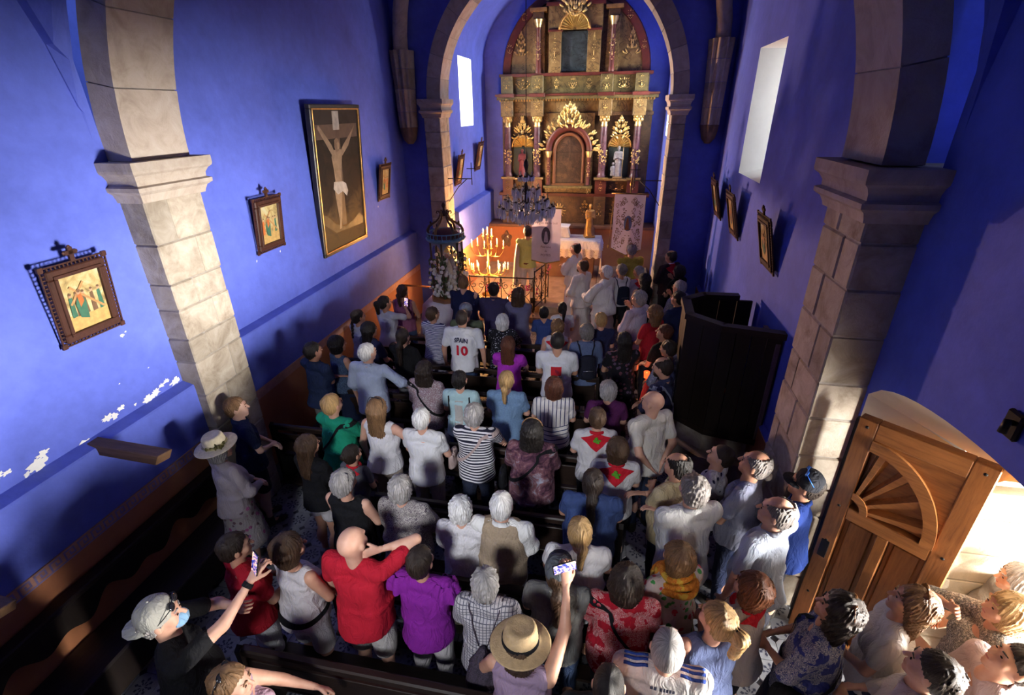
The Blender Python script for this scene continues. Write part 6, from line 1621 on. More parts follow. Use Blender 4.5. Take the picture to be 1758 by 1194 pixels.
rbox('architrave', -3.02, .90, 14.08, 14.38, 4.15, 4.24, MARB_D); rbox('frieze', -2.98, .87, 14.12, 14.38, 4.24, 4.54, MARB); rbox('cornice', -3.10, .98, 13.98, 14.38, 4.54, 4.62, MARB_G); rbox('cornice', -3.13, 1.0, 13.92, 14.38, 4.62, 4.67, RETRED)
b = MB(); 
for i in range(56): b.box(-3.02 + i * .0705, -3.02 + i * .0705 + .035, 13.97, 14.05, 4.50, 4.545)
rp('dentils', b, GOLD_D)
rbox('attic_base', -2.95, .72, 14.08, 14.38, 4.67, 5.06, MARB_G); rbox('attic_cornice', -3.02, .80, 13.98, 14.38, 5.06, 5.13, RETRED)
for k, (x, w) in enumerate(((-2.42, .36), (.12, .36), (-1.15, .20), (-1.56, .12), (-.74, .12))): orn(x, 14.07, 4.76, w, .24, 100 + k, 16, 'ell')
# attic: half-round field with red rim
AX, AZ, ARR = -1.12, 5.13, 1.80
b = MB(); P = [(AX + ARR * math.cos(math.pi * i / 32), AZ + ARR * math.sin(math.pi * i / 32)) for i in range(33)]; b.prism(P, 'y', 14.2, 14.38); rp('attic_field', b, MARB)
b = MB(); G = []
for i in range(33):
    a = math.pi * i / 32; c, s = math.cos(a), math.sin(a); G.append([(AX + r * c, y, AZ + r * s) for r, y in ((ARR - .16, 14.2), (ARR - .15, 14.14), (ARR + .02, 14.12), (ARR + .05, 14.2), (ARR + .05, 14.38))])
rp('attic_rim', b.grid(G, False, True), RETRED)
for k, a in enumerate((.32, .75, 2.39, 2.82, 1.15, 1.99)): orn(AX + (ARR - .07) * math.cos(a), 14.13, AZ + (ARR - .07) * math.sin(a) - .09, .15, .2, 120 + k, 9, 'ell')
for k, x in enumerate((-2.02, -.22)):
    rbox('attic_pilaster', x - .15, x + .15, 14.06, 14.25, 5.13, 6.30, MARB); b = MB(); b.lathe([(.07, 5.13), (.075, 5.2), (.06, 5.25), (.055, 6.05), (.075, 6.1)], (x, 14.02, 0), 12); rp('attic_column', b, RETRED)
    b = MB(); b.lathe([(.06, 6.08), (.07, 6.14), (.11, 6.24), (.12, 6.27)], (x, 14.02, 0), 8); rp('attic_capital', b, GOLD); orn(x, 13.97, 5.35, .16, .55, 130 + k, 14, 'ell')
    rbox('attic_cap_block', x - .13, x + .13, 13.96, 14.25, 6.28, 6.42, MARB_D); rbox('attic_cap_cornice', x - .2, x + .2, 13.92, 14.25, 6.42, 6.50, GOLD_D)
orn(-2.48, 14.19, 5.5, .42, .55, 140, 22, 'tri'); orn(.24, 14.19, 5.5, .42, .55, 141, 22, 'tri')
# central attic piece with the dark picture, shell and crest
for x0, x1 in ((-1.76, -1.46), (-.82, -.50)): rbox('attic_pier', x0, x1, 13.98, 14.25, 5.13, 6.02, MARB); rbox('attic_pier_cornice', x0 - .02, x1 + .02, 13.95, 14.25, 6.0, 6.05, RETRED); orn((x0 + x1) / 2, 13.97, 5.35, .12, .6, 150 + int(x0 * 10), 12, 'tri')
rbox('attic_head', -1.78, -.48, 14.0, 14.25, 6.05, 6.55, MARB); rbox('attic_head_cornice', -1.83, -1.38, 13.95, 14.25, 6.52, 6.60, RETRED); rbox('attic_head_cornice', -.88, -.43, 13.95, 14.25, 6.52, 6.60, RETRED)
rbox('attic_picture', -1.46, -.82, 14.12, 14.22, 5.16, 6.02, vein_mat('dark_teal_canvas', (.012, .018, .022), (.03, .045, .05), (.06, .08, .085)))
b = MB(); N_ = 15
for i in range(N_):
    a0, a1 = math.pi * i / N_, math.pi * (i + 1) / N_; am = (a0 + a1) / 2; R0, R1 = .04, .33
    q = lambda r, a, y: (-1.14 + r * math.cos(a), y, 6.03 + r * math.sin(a))
    b.add([q(R0, a0, 14.0), q(R1, a0, 13.97), q(R1 + .02, am, 13.92), q(R0, am, 13.98)], [(0, 1, 2, 3)]); b.add([q(R0, am, 13.98), q(R1 + .02, am, 13.92), q(R1, a1, 13.97), q(R0, a1, 14.0)], [(0, 1, 2, 3)])
b.f = [tuple(reversed(f)) for f in b.f]; rp('shell', b, GOLD)
b = MB(); b.tube([(-1.14 + .36 * math.cos(a), 13.94, 6.03 + .36 * math.sin(a)) for a in np.linspace(0, math.pi, 17)], .03, 8); rp('shell_arch', b, GOLD_D)
orn(-1.14, 13.94, 6.30, .70, .58, 160, 44, 'ell')
# central niche: red arch on small columns, brown picture, carved crest
NX = -1.18
rbox('niche_picture', NX - .37, NX + .37, 14.02, 14.1, 2.50, 3.28, vein_mat('brown_altar_canvas', (.012, .006, .004), (.03, .013, .008), (.09, .045, .025)))
b = MB(); P = [(NX + .37 * math.cos(math.pi * i / 20), 3.28 + .42 * math.sin(math.pi * i / 20)) for i in range(21)]; b.prism(P, 'y', 14.02, 14.1); rp('niche_picture_head', b, MATS.get('x') or bpy.data.materials['brown_altar_canvas'])
b = MB(); G = []
for i in range(33):
    if i < 7: u, z, c, s = .34, 2.48 + (3.28 - 2.48) * i / 6, 1, 0; p0 = (NX + .34, z); d = (1, 0)
    elif i > 25: z = 3.28 - (3.28 - 2.48) * (i - 26) / 6; p0 = (NX - .34, z); d = (-1, 0)
    else: a = math.pi * (i - 6) / 20; d = (math.cos(a), math.sin(a)); p0 = (NX + .34 * d[0], 3.28 + .40 * d[1])
    G.append([(p0[0] + d[0] * k, y, p0[1] + d[1] * k) for k, y in ((0, 14.03), (.01, 13.97), (.07, 13.96), (.09, 14.0), (.10, 14.06))])
rp('picture_frame', b.grid(G, True, True), plain('walnut_frame', (.14, .05, .02), .4))
rbox('picture_sill', NX - .44, NX + .44, 13.94, 14.1, 2.42, 2.50, plain('walnut_frame', (.14, .05, .02), .4))
b = MB(); G = []
for i in range(21):
    a = math.pi * i / 20; c, s = math.cos(a), math.sin(a); G.append([(NX + r * c, y, 3.32 + r * s * 1.04) for r, y in ((.46, 14.05), (.47, 13.93), (.58, 13.91), (.61, 13.95), (.61, 14.05))])
rp('niche_arch', b.grid(G, True, True), RETRED)
for s in (-1, 1):
    b = MB(); b.lathe([(.06, 2.46), (.05, 2.52), (.048, 3.12), (.06, 3.16)], (NX + s * .53, 13.95, 0), 10); rp('niche_column', b, RETRED); b = MB(); b.lathe([(.05, 3.14), (.06, 3.18), (.085, 3.27), (.09, 3.31)], (NX + s * .53, 13.95, 0), 8); rp('niche_capital', b, GOLD); orn(NX + s * .53, 13.9, 2.62, .11, .42, 170 + s, 12, 'ell')
rbox('niche_shelf', NX - .66, NX + .66, 13.86, 14.1, 2.38, 2.44, MARB_G); orn(NX - .55, 13.9, 2.24, .16, .16, 174, 8, 'ell'); orn(NX + .55, 13.9, 2.24, .16, .16, 175, 8, 'ell')
b = rocaille(NX, 13.94, 3.84, .95, .62, 180, 46, 'tri', .05); rr = random.Random(5)
for i in range(60):
    a = math.pi * rr.random(); r = rr.uniform(.62, .78); M = Vector((math.cos(a), -.3, math.sin(a))).to_track_quat('X', 'Z').to_matrix(); b.ball((NX + r * math.cos(a), 13.95, 3.32 + r * math.sin(a)), (.07, .018, .024), 6, 4, M)
rp('niche_crest', b, GOLD)
# side niches with shells and crests
for k, x in enumerate((-2.43, .12)):
    rbox('side_niche', x - .26, x + .26, 14.12, 14.2, 2.66, 3.42, plain('niche_dark_teal', (.018, .03, .03), .7, 0, .3, 6)); rbox('niche_bracket', x - .33, x + .33, 13.9, 14.2, 2.58, 2.64, MARB); orn(x, 14.04, 2.30, .4, .22, 190 + k, 14, 'ell', GOLD_D)
    b = MB(); N_ = 11
    for i in range(N_):
        a0, a1 = math.pi * i / N_, math.pi * (i + 1) / N_; am = (a0 + a1) / 2; q = lambda r, a, y: (x + r * math.cos(a), y, 3.40 + r * math.sin(a))
        b.add([q(.04, a0, 14.12), q(.25, a0, 14.1), q(.265, am, 14.05), q(.04, am, 14.1)], [(3, 2, 1, 0)]); b.add([q(.04, am, 14.1), q(.265, am, 14.05), q(.25, a1, 14.1), q(.04, a1, 14.12)], [(3, 2, 1, 0)])
    rp('shell', b, GOLD); b = MB(); b.tube([(x + .29 * math.cos(a), 14.06, 3.40 + .29 * math.sin(a)) for a in np.linspace(0, math.pi, 15)], .025, 8); rp('side_niche_arch', b, GOLD_D)
    orn(x, 14.06, 3.62, .56, .52, 200 + k, 34, 'tri')
for k, x in enumerate((-2.43, .12, -1.6, -.7)): orn(x, 14.03, 1.62, .3, .42, 220 + k, 16, 'ell', GOLD_D)

def statue(name, label, loc, H, m, yaw=0, child=False, cat='statue', gold=None, parts=True, wide=1.0):
    """draped standing figure on a small plinth"""
    e = empty(name, label, cat, loc, yaw); s = H
    P = [('t', (0, 0, .06), (0, 0, .50), (.15 * wide, .12 * wide), (.10, .085), .04, .02), ('t', (0, 0, .50), (0, 0, .78), (.10, .085), (.12, .075), .04, .03), ('c', (-.09, 0, .79), (.09, 0, .79), .045, .045, .03),
         ('c', (0, 0, .8), (0, .0, .88), .03, .03, .02), ('e', (0, -.008, .925), (.047, .055, .066), .015), ('e', (0, -.055, .92), (.012, .014, .012), .006),
         ('c', (-.12, 0, .76), (-.13, -.06, .60), .035, .03, .02), ('c', (-.13, -.06, .60), (-.02, -.12, .66), .03, .02, .01), ('c', (.12, 0, .76), (.13, -.05, .60), .035, .03, .02), ('c', (.13, -.05, .60), (.03, -.12, .64), .03, .02, .01)]
    V, Q = sdf_mesh(P, .016, lambda F, X, Y, Z: F + .007 * np.sin(46 * X + 10 * Z + 2 * np.sin(9 * Z)) * np.clip((.7 - Z) * 4, .2, 1), 1)
    link('figure', np_mesh('figure', [(V * s, Q)]), m, e)
    b = MB(); b.ball((0, .02 * s, .945 * s), (.054 * s, .052 * s, .058 * s), 10, 6); b.obj('hair', gold or m, e)
    MB().box(-.16 * s, .16 * s, -.13 * s, .13 * s, 0, .065 * s, .01).obj('plinth', gold or m, e)
    if child:
        V, Q = sdf_mesh([('t', (0, 0, .03), (0, 0, .3), (.08, .065), (.055, .045), .02, .02), ('e', (0, 0, .40), (.038, .042, .048), .02), ('c', (-.06, 0, .30), (-.07, -.04, .2), .02, .018, .01), ('c', (.06, 0, .30), (.08, -.02, .38), .02, .018, .01), ('c', (0, 0, .3), (0, 0, .36), .022, .02, .01)], .014, None, 1)
        link('child_figure', np_mesh('child_figure', [(V * s + np.array((-.16 * s, -.05, .06 * s)), Q)]), m, e)
        MB().tube([(.13 * s, -.09 * s, .05 * s), (.14 * s, -.08 * s, 1.05 * s)], .008, 6).obj('staff', gold or m, e)
    return e
PALE = plain('grey_painted_carving', (.17, .165, .19), .5, 0, .3, 14, .2)
statue('saint_statue', 'pale statue of a saint leading a child in the altarpiece niche', (.12, 13.99, 2.64), .80, PALE, 0, True, gold=plain('dull_gilt', (.30, .2, .1), .5, .4))
statue('niche_statue', 'small red robed statue in the altarpiece niche behind the chandelier', (-2.43, 13.99, 2.64), .72, plain('crimson_robe', (.12, .012, .018), .5, 0, .3, 14, .2), 0, False, gold=GOLD_D)

# ------------------------------------------------------------------ altar with cloth, gilt statue, reliquary
CLOTH = fabric(('plain', (.72, .68, .68)))
def lace_mat():
    m, n, b = nt('lace'); v = _coord(n); t = n.nodes.new('ShaderNodeTexVoronoi'); t.inputs['Scale'].default_value = 26; n.links.new(v, t.inputs['Vector'])
    b.inputs['Base Color'].default_value = (.66, .56, .52, 1); b.inputs['Roughness'].default_value = .9
    n.links.new(_math(n, 'GREATER_THAN', t.outputs['Distance'], .22), b.inputs['Alpha']); return m
LACE = lace_mat()
al = empty('altar_table', 'altar table standing before the altarpiece', 'table', (-.9, 12.85, .3))
MB().box(-.72, .70, -.36, .36, .90, .98, .01).obj('table_top', MARB_D, al); MB().box(-.6, .58, -.26, .26, 0, .90, .01).obj('altar_block', plain('brown_altar_block', (.16, .08, .05), .6), al)
def drape(cx, cy, z, hx, hy, drop, wav=.02, n=72, flare=.05):
    G = []
    for i in range(n + 1):
        a = 2 * math.pi * i / n; c, s = math.cos(a), math.sin(a); k = 1 / max(abs(c), abs(s)); ux, uy = c * k, s * k
        w = wav * math.sin(13 * a) ; G.append([(cx, cy, z + .004), (cx + hx * ux * .98, cy + hy * uy * .98, z + .004), (cx + hx * ux, cy + hy * uy, z - .01), (cx + (hx + flare * .5 + w * .5) * ux, cy + (hy + flare * .5 + w * .5) * uy, z - drop * .5), (cx + (hx + flare + w) * ux, cy + (hy + flare + w) * uy, z - drop)])
    return MB().grid(G, True, False)
o = drape(0, 0, 0, .73, .37, .20).obj('altar_cloth', CLOTH, None, (-.9, 12.85, 1.29)); tag(o, 'white cloth with lace border covering the altar', 'cloth')
G = [[(x, -.385 - .012 * math.sin(x * 30), -.19), (x, -.39 - .02 * math.sin(x * 30), -.30), (x, -.39 - .02 * math.sin(x * 30), -.42 - .02 * math.cos(x * 40))] for x in np.linspace(-.75, .75, 60)]; MB().grid(G, True, False).obj('lace_border', LACE, o)
G = [[(.745 + .012 * math.sin(y * 30), y, -.19), (.75 + .02 * math.sin(y * 30), y, -.5), (.75 + .03 * math.sin(y * 30), y, -.85)] for y in np.linspace(-.38, .38, 30)]; MB().grid(G, True, True).obj('lace_border', LACE, o)
b = MB(); b.prism([(-.24, 0), (.24, 0), (.17, .24), (-.17, .24)], 'y', -.16, .16); o = b.obj('draped_stand', CLOTH, None, (-1.22, 12.95, 1.30)); tag(o, 'low stand draped in white on the altar', 'stand')
o = MB().box(-.15, .15, -.10, .10, 0, .03, .008).obj('missal', plain('white_book', (.66, .66, .72), .5), None, (-1.15, 12.95, 1.56)); o.rotation_euler = (.25, 0, -.2); tag(o, 'open white book lying on the draped stand', 'book')
statue('gilt_statue', 'golden statue of a robed woman standing on the altar', (-.49, 12.92, 1.30), .84, GOLD_D, .3, False, gold=GOLD_D, wide=1.15)
mo = empty('monstrance', 'gilt monstrance with candle lamps beside the draped stand', 'monstrance', (-1.32, 13.15, 1.50))
b = MB(); b.lathe([(.11, -.2), (.11, -.12), (.03, -.06), (.02, .1), (.05, .14), (.02, .2), (.02, .3)], (0, 0, 0), 12); b.obj('foot', GOLD, mo); b = MB(); b.lathe([(.0, -.02), (.1, -.015), (.12, 0), (.1, .015), (0, .02)], (0, 0, .42), 18, 'y'); b.v = [(x, y, z) for x, y, z in b.v]; b.obj('disc', GOLD, mo)
b = MB()
for k in range(14): a = k * math.pi / 7; b.tube([(.11 * math.cos(a), 0, .42 + .11 * math.sin(a)), (.19 * math.cos(a), 0, .42 + .19 * math.sin(a))], [.012, .003], 5)
b.obj('rays', GOLD, mo)
o = empty('flower_vase', 'pale flowers in a vase beside the embroidered banner', 'flowers', (.30, 13.62, 1.42)); b = MB(); b.lathe([(.06, 0), (.08, .1), (.05, .2), (.07, .25)], (0, 0, 0), 12); b.obj('vase', GOLD_D, o)
b = MB(); rr = random.Random(3)
for k in range(30): b.ball((rr.uniform(-.17, .17), rr.uniform(-.12, .12), .3 + rr.uniform(0, .34)), rr.uniform(.035, .06), 7, 5)
b.obj('blossoms', plain('pale_blossom', (.55, .48, .46), .8, 0, .3, 30, .3), o)
o = empty('wall_plaque', 'dark carved plaque on the orange wall behind the candles', 'plaque', (-2.85, 13.76, .98)); b = MB(); P = []
for i in range(40): a = 2 * math.pi * i / 40; r = .17 * (1 + .18 * math.cos(5 * a)); P.append((r * .8 * math.sin(a), r * 1.25 * math.cos(a)))
b.prism(P, 'y', -.03, .02); b.obj('frame', plain('carved_dark_frame', (.12, .06, .035), .5, 0, .3, 20, .3), o); b = MB(); b.ball((0, -.03, 0), (.08, .012, .12), 14, 8); b.obj('mirror', plain('dull_mirror', (.20, .16, .14), .25, .5), o)

# ------------------------------------------------------------------ shrine with the statue
SX, SY = -3.10, 9.12
o = empty('shrine_table', 'low table under a white cloth that carries the shrine', 'table', (SX, SY, 0))
for sx in (-1, 1):
    for sy in (-1, 1): MB().box(sx * .36 - .03, sx * .36 + .03, sy * .33 - .03, sy * .33 + .03, 0, .80, .006).obj('leg', DARKWOOD_Z, o)
MB().box(-.42, .42, -.40, .40, .80, .83, .006).obj('table_top', DARKWOOD, o)
o = drape(0, 0, 0, .44, .42, .62, .025, 72, .06).obj('shrine_cloth', fabric(('plain', (.70, .66, .72))), None, (SX, SY, .836)); tag(o, 'white cloth hanging over the table of the shrine', 'cloth')
sh = empty('shrine_canopy', 'domed processional canopy with blue rim and flower-wrapped posts', 'canopy', (SX, SY, .845))
BLUEP = plain('pale_blue_paint', (.11, .24, .36), .5, 0, .25, 20); WALN = plain('dark_scroll_wood', (.07, .04, .025), .5, 0, .3, 20)
b = MB(); b.lathe([(0, 0), (.38, 0), (.39, .03), (.36, .06), (.36, .09), (0, .09)], (0, 0, 0), 8, smooth=False); b.obj('base', plain('varnished_base', (.22, .10, .04), .4), sh)
ZR = 1.20
FL = [plain('white_petal', (.72, .70, .66), .8, 0, .2, 40, .3), plain('leaf_green', (.05, .085, .03), .7, 0, .4, 30)]
for k in range(6):
    a = math.pi / 6 + k * math.pi / 3; x, y = .31 * math.cos(a), .31 * math.sin(a)
    MB().tube([(x, y, .08), (x, y, ZR)], .022, 8).obj('post', WALN, sh)
    rr = random.Random(k); g = MB(); w = MB()
    for q in range(46):
        z = rr.uniform(.14, .92); t = rr.uniform(0, 6.28); r = rr.uniform(.03, .075); M = Euler((rr.uniform(0, 3), rr.uniform(0, 3), rr.uniform(0, 3))).to_matrix(); g.ball((x + r * math.cos(t), y + r * math.sin(t), z), (.042, .012, .02), 6, 4, M)
    for q in range(11): z = rr.uniform(.2, .88); t = rr.uniform(0, 6.28); w.ball((x + .075 * math.cos(t), y + .075 * math.sin(t), z), rr.uniform(.024, .045), 7, 5)
    g.obj('leaves', FL[1], sh); w.obj('white_blossoms', FL[0], sh)
    # valance with a rounded cut between the posts
    a2 = a + math.pi / 3; x2, y2 = .31 * math.cos(a2), .31 * math.sin(a2); G = []
    for i in range(13): t = i / 12; z = ZR - .05 - .20 * abs(2 * t - 1) ** 2.2; G.append([(x + (x2 - x) * t, y + (y2 - y) * t, z), (x + (x2 - x) * t, y + (y2 - y) * t, ZR)])
    MB().grid(G, False).obj('valance', plain('grey_valance', (.22, .25, .32), .6), sh)
b = MB(); b.lathe([(.30, ZR - .01), (.36, ZR), (.385, ZR + .03), (.39, ZR + .05), (.34, ZR + .06), (0, ZR + .06)], (0, 0, 0), 30); b.obj('rim', BLUEP, sh)
b = MB(); b.lathe([(.352, ZR + .145), (.366, ZR + .15), (.366, ZR + .165), (.352, ZR + .17), (.345, ZR + .157), (.352, ZR + .145)], (0, 0, 0), 30); b.obj('gallery_rail', BLUEP, sh)
b = MB()
for k in range(26): a = k * math.pi / 13; b.tube([(.357 * math.cos(a), .357 * math.sin(a), ZR + .05), (.357 * math.cos(a), .357 * math.sin(a), ZR + .15)], .008, 5)
b.obj('gallery_balusters', BLUEP, sh)
b = MB(); b.lathe([(.30, ZR + .06), (.29, ZR + .10), (.22, ZR + .16), (.12, ZR + .20), (0, ZR + .21)], (0, 0, 0), 24); b.obj('dome', plain('plum_velvet', (.10, .03, .045), .8), sh)
for k in range(6):
    a = k * math.pi / 3 + .26; c, s = math.cos(a), math.sin(a); pts = []
    for r, z in ((.30, .08), (.335, .14), (.335, .20), (.30, .27), (.23, .32), (.16, .36), (.10, .42), (.075, .49), (.095, .545), (.13, .55), (.142, .52), (.12, .50)): pts.append((r * c, r * s, ZR + z))
    MB().tube(pts, [.022, .026, .028, .026, .022, .020, .018, .016, .016, .015, .013, .01], 7).obj('scroll_rib', WALN if k % 2 else plain('gilt_scroll', (.22, .13, .06), .5, .4), sh)
    MB().ball((.27 * c, .27 * s, ZR + .33), (.022, .022, .035), 8, 5).obj('finial_bud', WALN, sh)
b = MB(); b.lathe([(.05, ZR + .46), (.06, ZR + .52), (.025, ZR + .56), (.02, ZR + .60), (.04, ZR + .64), (.042, ZR + .66), (.02, ZR + .70), (0, ZR + .71)], (0, 0, 0), 12); b.obj('finial', WALN, sh)
# the dressed statue inside
vg = empty('dressed_statue', 'small crowned statue in a white embroidered mantle inside the canopy', 'statue', (SX, SY, .935)); vg.scale = (1.15, 1.0, 1.15)
V, Q = sdf_mesh([('t', (0, -.0, .03), (0, 0, .58), (.20, .17), (.05, .045), .03, .02), ('c', (0, 0, .55), (0, 0, .66), .04, .03, .02)], .016, lambda F, X, Y, Z: F + .005 * np.sin(12 * np.arctan2(X, Y)), 1)
link('mantle', np_mesh('mantle', [(V, Q)]), fabric(('mottle', (.70, .66, .60), (.58, .48, .30), (.74, .72, .70))), vg)
b = MB(); b.ball((0, -.01, .70), (.04, .044, .052), 10, 7); b.obj('face', skin_mat(1), vg); b = MB(); b.ball((0, .006, .715), (.052, .05, .06), 10, 7); b.obj('veil', fabric(('plain', (.7, .66, .5))), vg)
b = MB(); b.lathe([(.045, .75), (.055, .78), (.03, .82), (.0, .84)], (0, 0, 0), 12); b.lathe([(.10, -.006), (.115, 0), (.10, .006)], (0, 0, .74), 24, 'y'); b.obj('crown', GOLD, vg)
G = []
for i in range(15):
    t = i / 14; a = math.pi * (.02 + .96 * t); G.append([(r * math.cos(a), r * .55 * math.sin(a) + .05, z) for r, z in ((.08, .70), (.17, .45), (.28, .12), (.33 + .02 * math.sin(9 * t), -.06))])
MB().grid(G, True).obj('train', fabric(('plain', (.66, .56, .60))), vg)
b = MB(); rr = random.Random(12)
for k in range(60): b.ball((rr.uniform(-.20, .20), -.24 + rr.uniform(-.06, .06), .02 + rr.random() ** 1.6 * .42), rr.uniform(.02, .042), 7, 5)
b.obj('front_flowers', FL[0], vg)

# ------------------------------------------------------------------ candelabrum with burning candles
cd = empty('candelabrum', 'brass floor candelabrum with two tiers of burning candles', 'candelabrum', (-2.72, 10.95, .3))
BRASS = plain('aged_brass', (.34, .19, .06), .35, .9, .2, 12)
b = MB(); b.lathe([(.17, 0), (.18, .03), (.06, .06), (.03, .12), (.045, .2), (.022, .26), (.02, .62), (.04, .66), (.02, .70), (.02, 1.08), (.045, 1.12), (.02, 1.18), (.02, 1.34), (.03, 1.38)], (0, 0, 0), 14); b.obj('stem', BRASS, cd)
spots = []
for k in range(8): a = k * math.pi / 4 + .2; spots.append((.36 * math.cos(a), .20 * math.sin(a), .58 + .04 * (k % 2), .60))
for k in range(6): a = k * math.pi / 3; spots.append((.27 + .11 * (k % 3) if k < 3 else -.27 - .11 * (k % 3), -.1 + .2 * (k % 2), .56 + .05 * (k % 3), .58))
for (x, z) in ((-.38, 1.14), (-.24, 1.18), (-.08, 1.12), (0, 1.10), (.08, 1.12), (.22, 1.18), (.37, 1.14)): spots.append((x, 0, z, 1.06))
for (x, z) in ((-.10, 1.40), (0, 1.44), (.10, 1.40)): spots.append((x, 0, z, 1.34))
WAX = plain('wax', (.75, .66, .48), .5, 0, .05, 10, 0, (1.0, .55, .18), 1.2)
FLAME = plain('candle_flame', (1, .7, .3), .5, 0, 0, 8, 0, (1.0, .62, .22), 22.0)
ca = MB(); 
for i, (x, y, z, zr) in enumerate(spots):
    pts = [(0, 0, zr - .06), (x * .3, y * .3, zr - .12), (x * .75, y * .75, zr - .11), (x, y, z - .06), (x, y, z)]
    MB().tube(pts, .010, 6).obj('arm', BRASS, cd); b = MB(); b.lathe([(.012, z - .01), (.036, z + .005), (.038, z + .014), (.018, z + .018)], (x, y, 0), 10); b.obj('drip_pan', BRASS, cd)
    c = MB().tube([(x, y, z + .01), (x, y, z + .125)], .013, 8).obj('candle', WAX, cd); b = MB(); b.lathe([(0, .122), (.009, .135), (.011, .15), (.006, .172), (0, .19)], (x, y, z), 8); b.obj('flame', FLAME, c)
for i, (x, z, p) in enumerate(((-.2, .85, 66), (.2, .85, 66), (-.3, 1.42, 70), (.3, 1.42, 70), (0, 1.68, 76))):
    point_light('candle_glow', (-2.72 + x, 10.90, .3 + z), p, (1.0, .46, .14), .07)

# ------------------------------------------------------------------ wrought iron railing
def scroll(b, cx, cz, r, turns, s=1, up=1, y=0, t=.007):
    pts = []
    for i in range(22):
        u = i / 21; a = up * (math.pi / 2 - u * turns * 2 * math.pi); q = r * (1 - .82 * u); pts.append((cx + s * q * math.cos(a), y, cz + q * math.sin(a)))
    b.tube(pts, t, 5)
def rail_panel(label, p0, p1, zb):
    L = math.hypot(p1[0] - p0[0], p1[1] - p0[1]); e = empty('iron_railing', label, 'railing', (p0[0], p0[1], zb), math.atan2(p1[1] - p0[1], p1[0] - p0[0]), 'scrolled iron railings at the altar step')
    MB().box(0, L, -.012, .012, .86, .885, .004).obj('top_bar', IRON, e); MB().box(0, L, -.01, .01, .06, .08, .003).obj('bottom_bar', IRON, e)
    n = max(1, round(L / .36)); w = L / n
    for k in range(n + 1): MB().tube([(k * w, 0, 0), (k * w, 0, .9)], .011, 6).obj('upright', IRON, e)
    for k in range(n):
        c = (k + .5) * w
        for s in (-1, 1):
            b = MB(); b.tube([(c + s * w * .45, 0, .84), (c + s * w * .42, 0, .66), (c + s * w * .2, 0, .52), (c, 0, .46), (c - s * w * .22, 0, .38), (c - s * w * .42, 0, .22), (c - s * w * .45, 0, .1)], .007, 5)
            scroll(b, c + s * w * .24, .68, .085, 1.3, s); scroll(b, c + s * w * .24, .24, .085, 1.3, s, -1); b.obj('scrollwork', IRON, e)
    rr = random.Random(int(L * 100)); f = MB()
    for k in range(n):
        cx, cz = rr.uniform(0, L), rr.uniform(.3, .75)
        for q in range(9): f.ball((cx + rr.gauss(0, .05), -.02, cz + rr.gauss(0, .05)), rr.uniform(.014, .026), 6, 4)
    f.obj('pink_blossoms', plain('pink_petal', (.42, .08, .16), .8, 0, .3, 30), e)
    return e
rail_panel('iron scroll railing facing the crowd in front of the candles', (-2.95, 10.08), (-1.52, 10.08), .15)
rail_panel('short iron scroll railing turning back towards the altar', (-1.50, 10.10), (-1.30, 10.95), .29)
rail_panel('iron scroll railing half hidden beside the first priest', (-.05, 10.08), (.9, 10.08), .15)
# votive lights at the foot of the railing
RG = plain('red_glass', (.5, .03, .01), .2, 0, 0, 8, 0, (1.0, .10, .02), 2.2); FLAME_R = plain('votive_flame', (1, .4, .1), .5, 0, 0, 8, 0, (1.0, .35, .06), 5.0)
for i, (x, y, lb_) in enumerate(((-2.06, 9.9, 'red votive light on the floor beside the iron railing, first of three'), (-1.93, 9.92, 'middle red votive light of three beside the iron railing'), (-1.74, 9.9, 'red votive light beside the railing, nearest to the grey violet dress'))):
    v = empty('votive_light', lb_, 'candle', (x, y, .0), 0, 'votive lights by the railing'); MB().box(-.05, .05, -.05, .05, 0, .50, .006).obj('stand', DARKWOOD_Z, v); b = MB(); b.lathe([(.0, .5), (.032, .5), (.04, .58), (.036, .58), (.03, .51), (0, .505)], (0, 0, 0), 12); b.obj('glass', RG, v); b = MB(); b.lathe([(0, .55), (.010, .575), (.006, .62), (0, .66)], (0, 0, 0), 8); b.obj('flame', FLAME, v)
point_light('votive_glow', (-1.9, 9.8, .68), 5, (1.0, .35, .08), .04)
v = empty('votive_light', 'red votive light held by the woman in pale patterned shirt', 'candle', VOT); b = MB(); b.lathe([(.0, 0), (.034, 0), (.04, .09), (.034, .09), (.03, .01), (0, .008)], (0, 0, 0), 12); b.obj('glass', RG, v); b = MB(); b.lathe([(0, .03), (.008, .05), (.005, .075), (0, .085)], (0, 0, 0), 8); b.obj('flame', FLAME_R, v)
point_light('hand_votive_glow', (VOT[0] - .05, VOT[1], VOT[2] + .13), .8, (1.0, .2, .05), .03)
# wooden handrail by the nave corner
o = empty('handrail', 'plain wooden handrail beside the shrine at the blue wall', 'handrail', (-4.0, 9.75, 0)); MB().tube([(-.25, -.3, .95), (.35, .1, .80)], .022, 8).obj('rail', OAK, o)
for t in (.1, .9): MB().tube([(-.25 + .6 * t, -.3 + .4 * t, 0), (-.25 + .6 * t, -.3 + .4 * t, .95 - .15 * t)], .018, 8).obj('post', OAK, o)

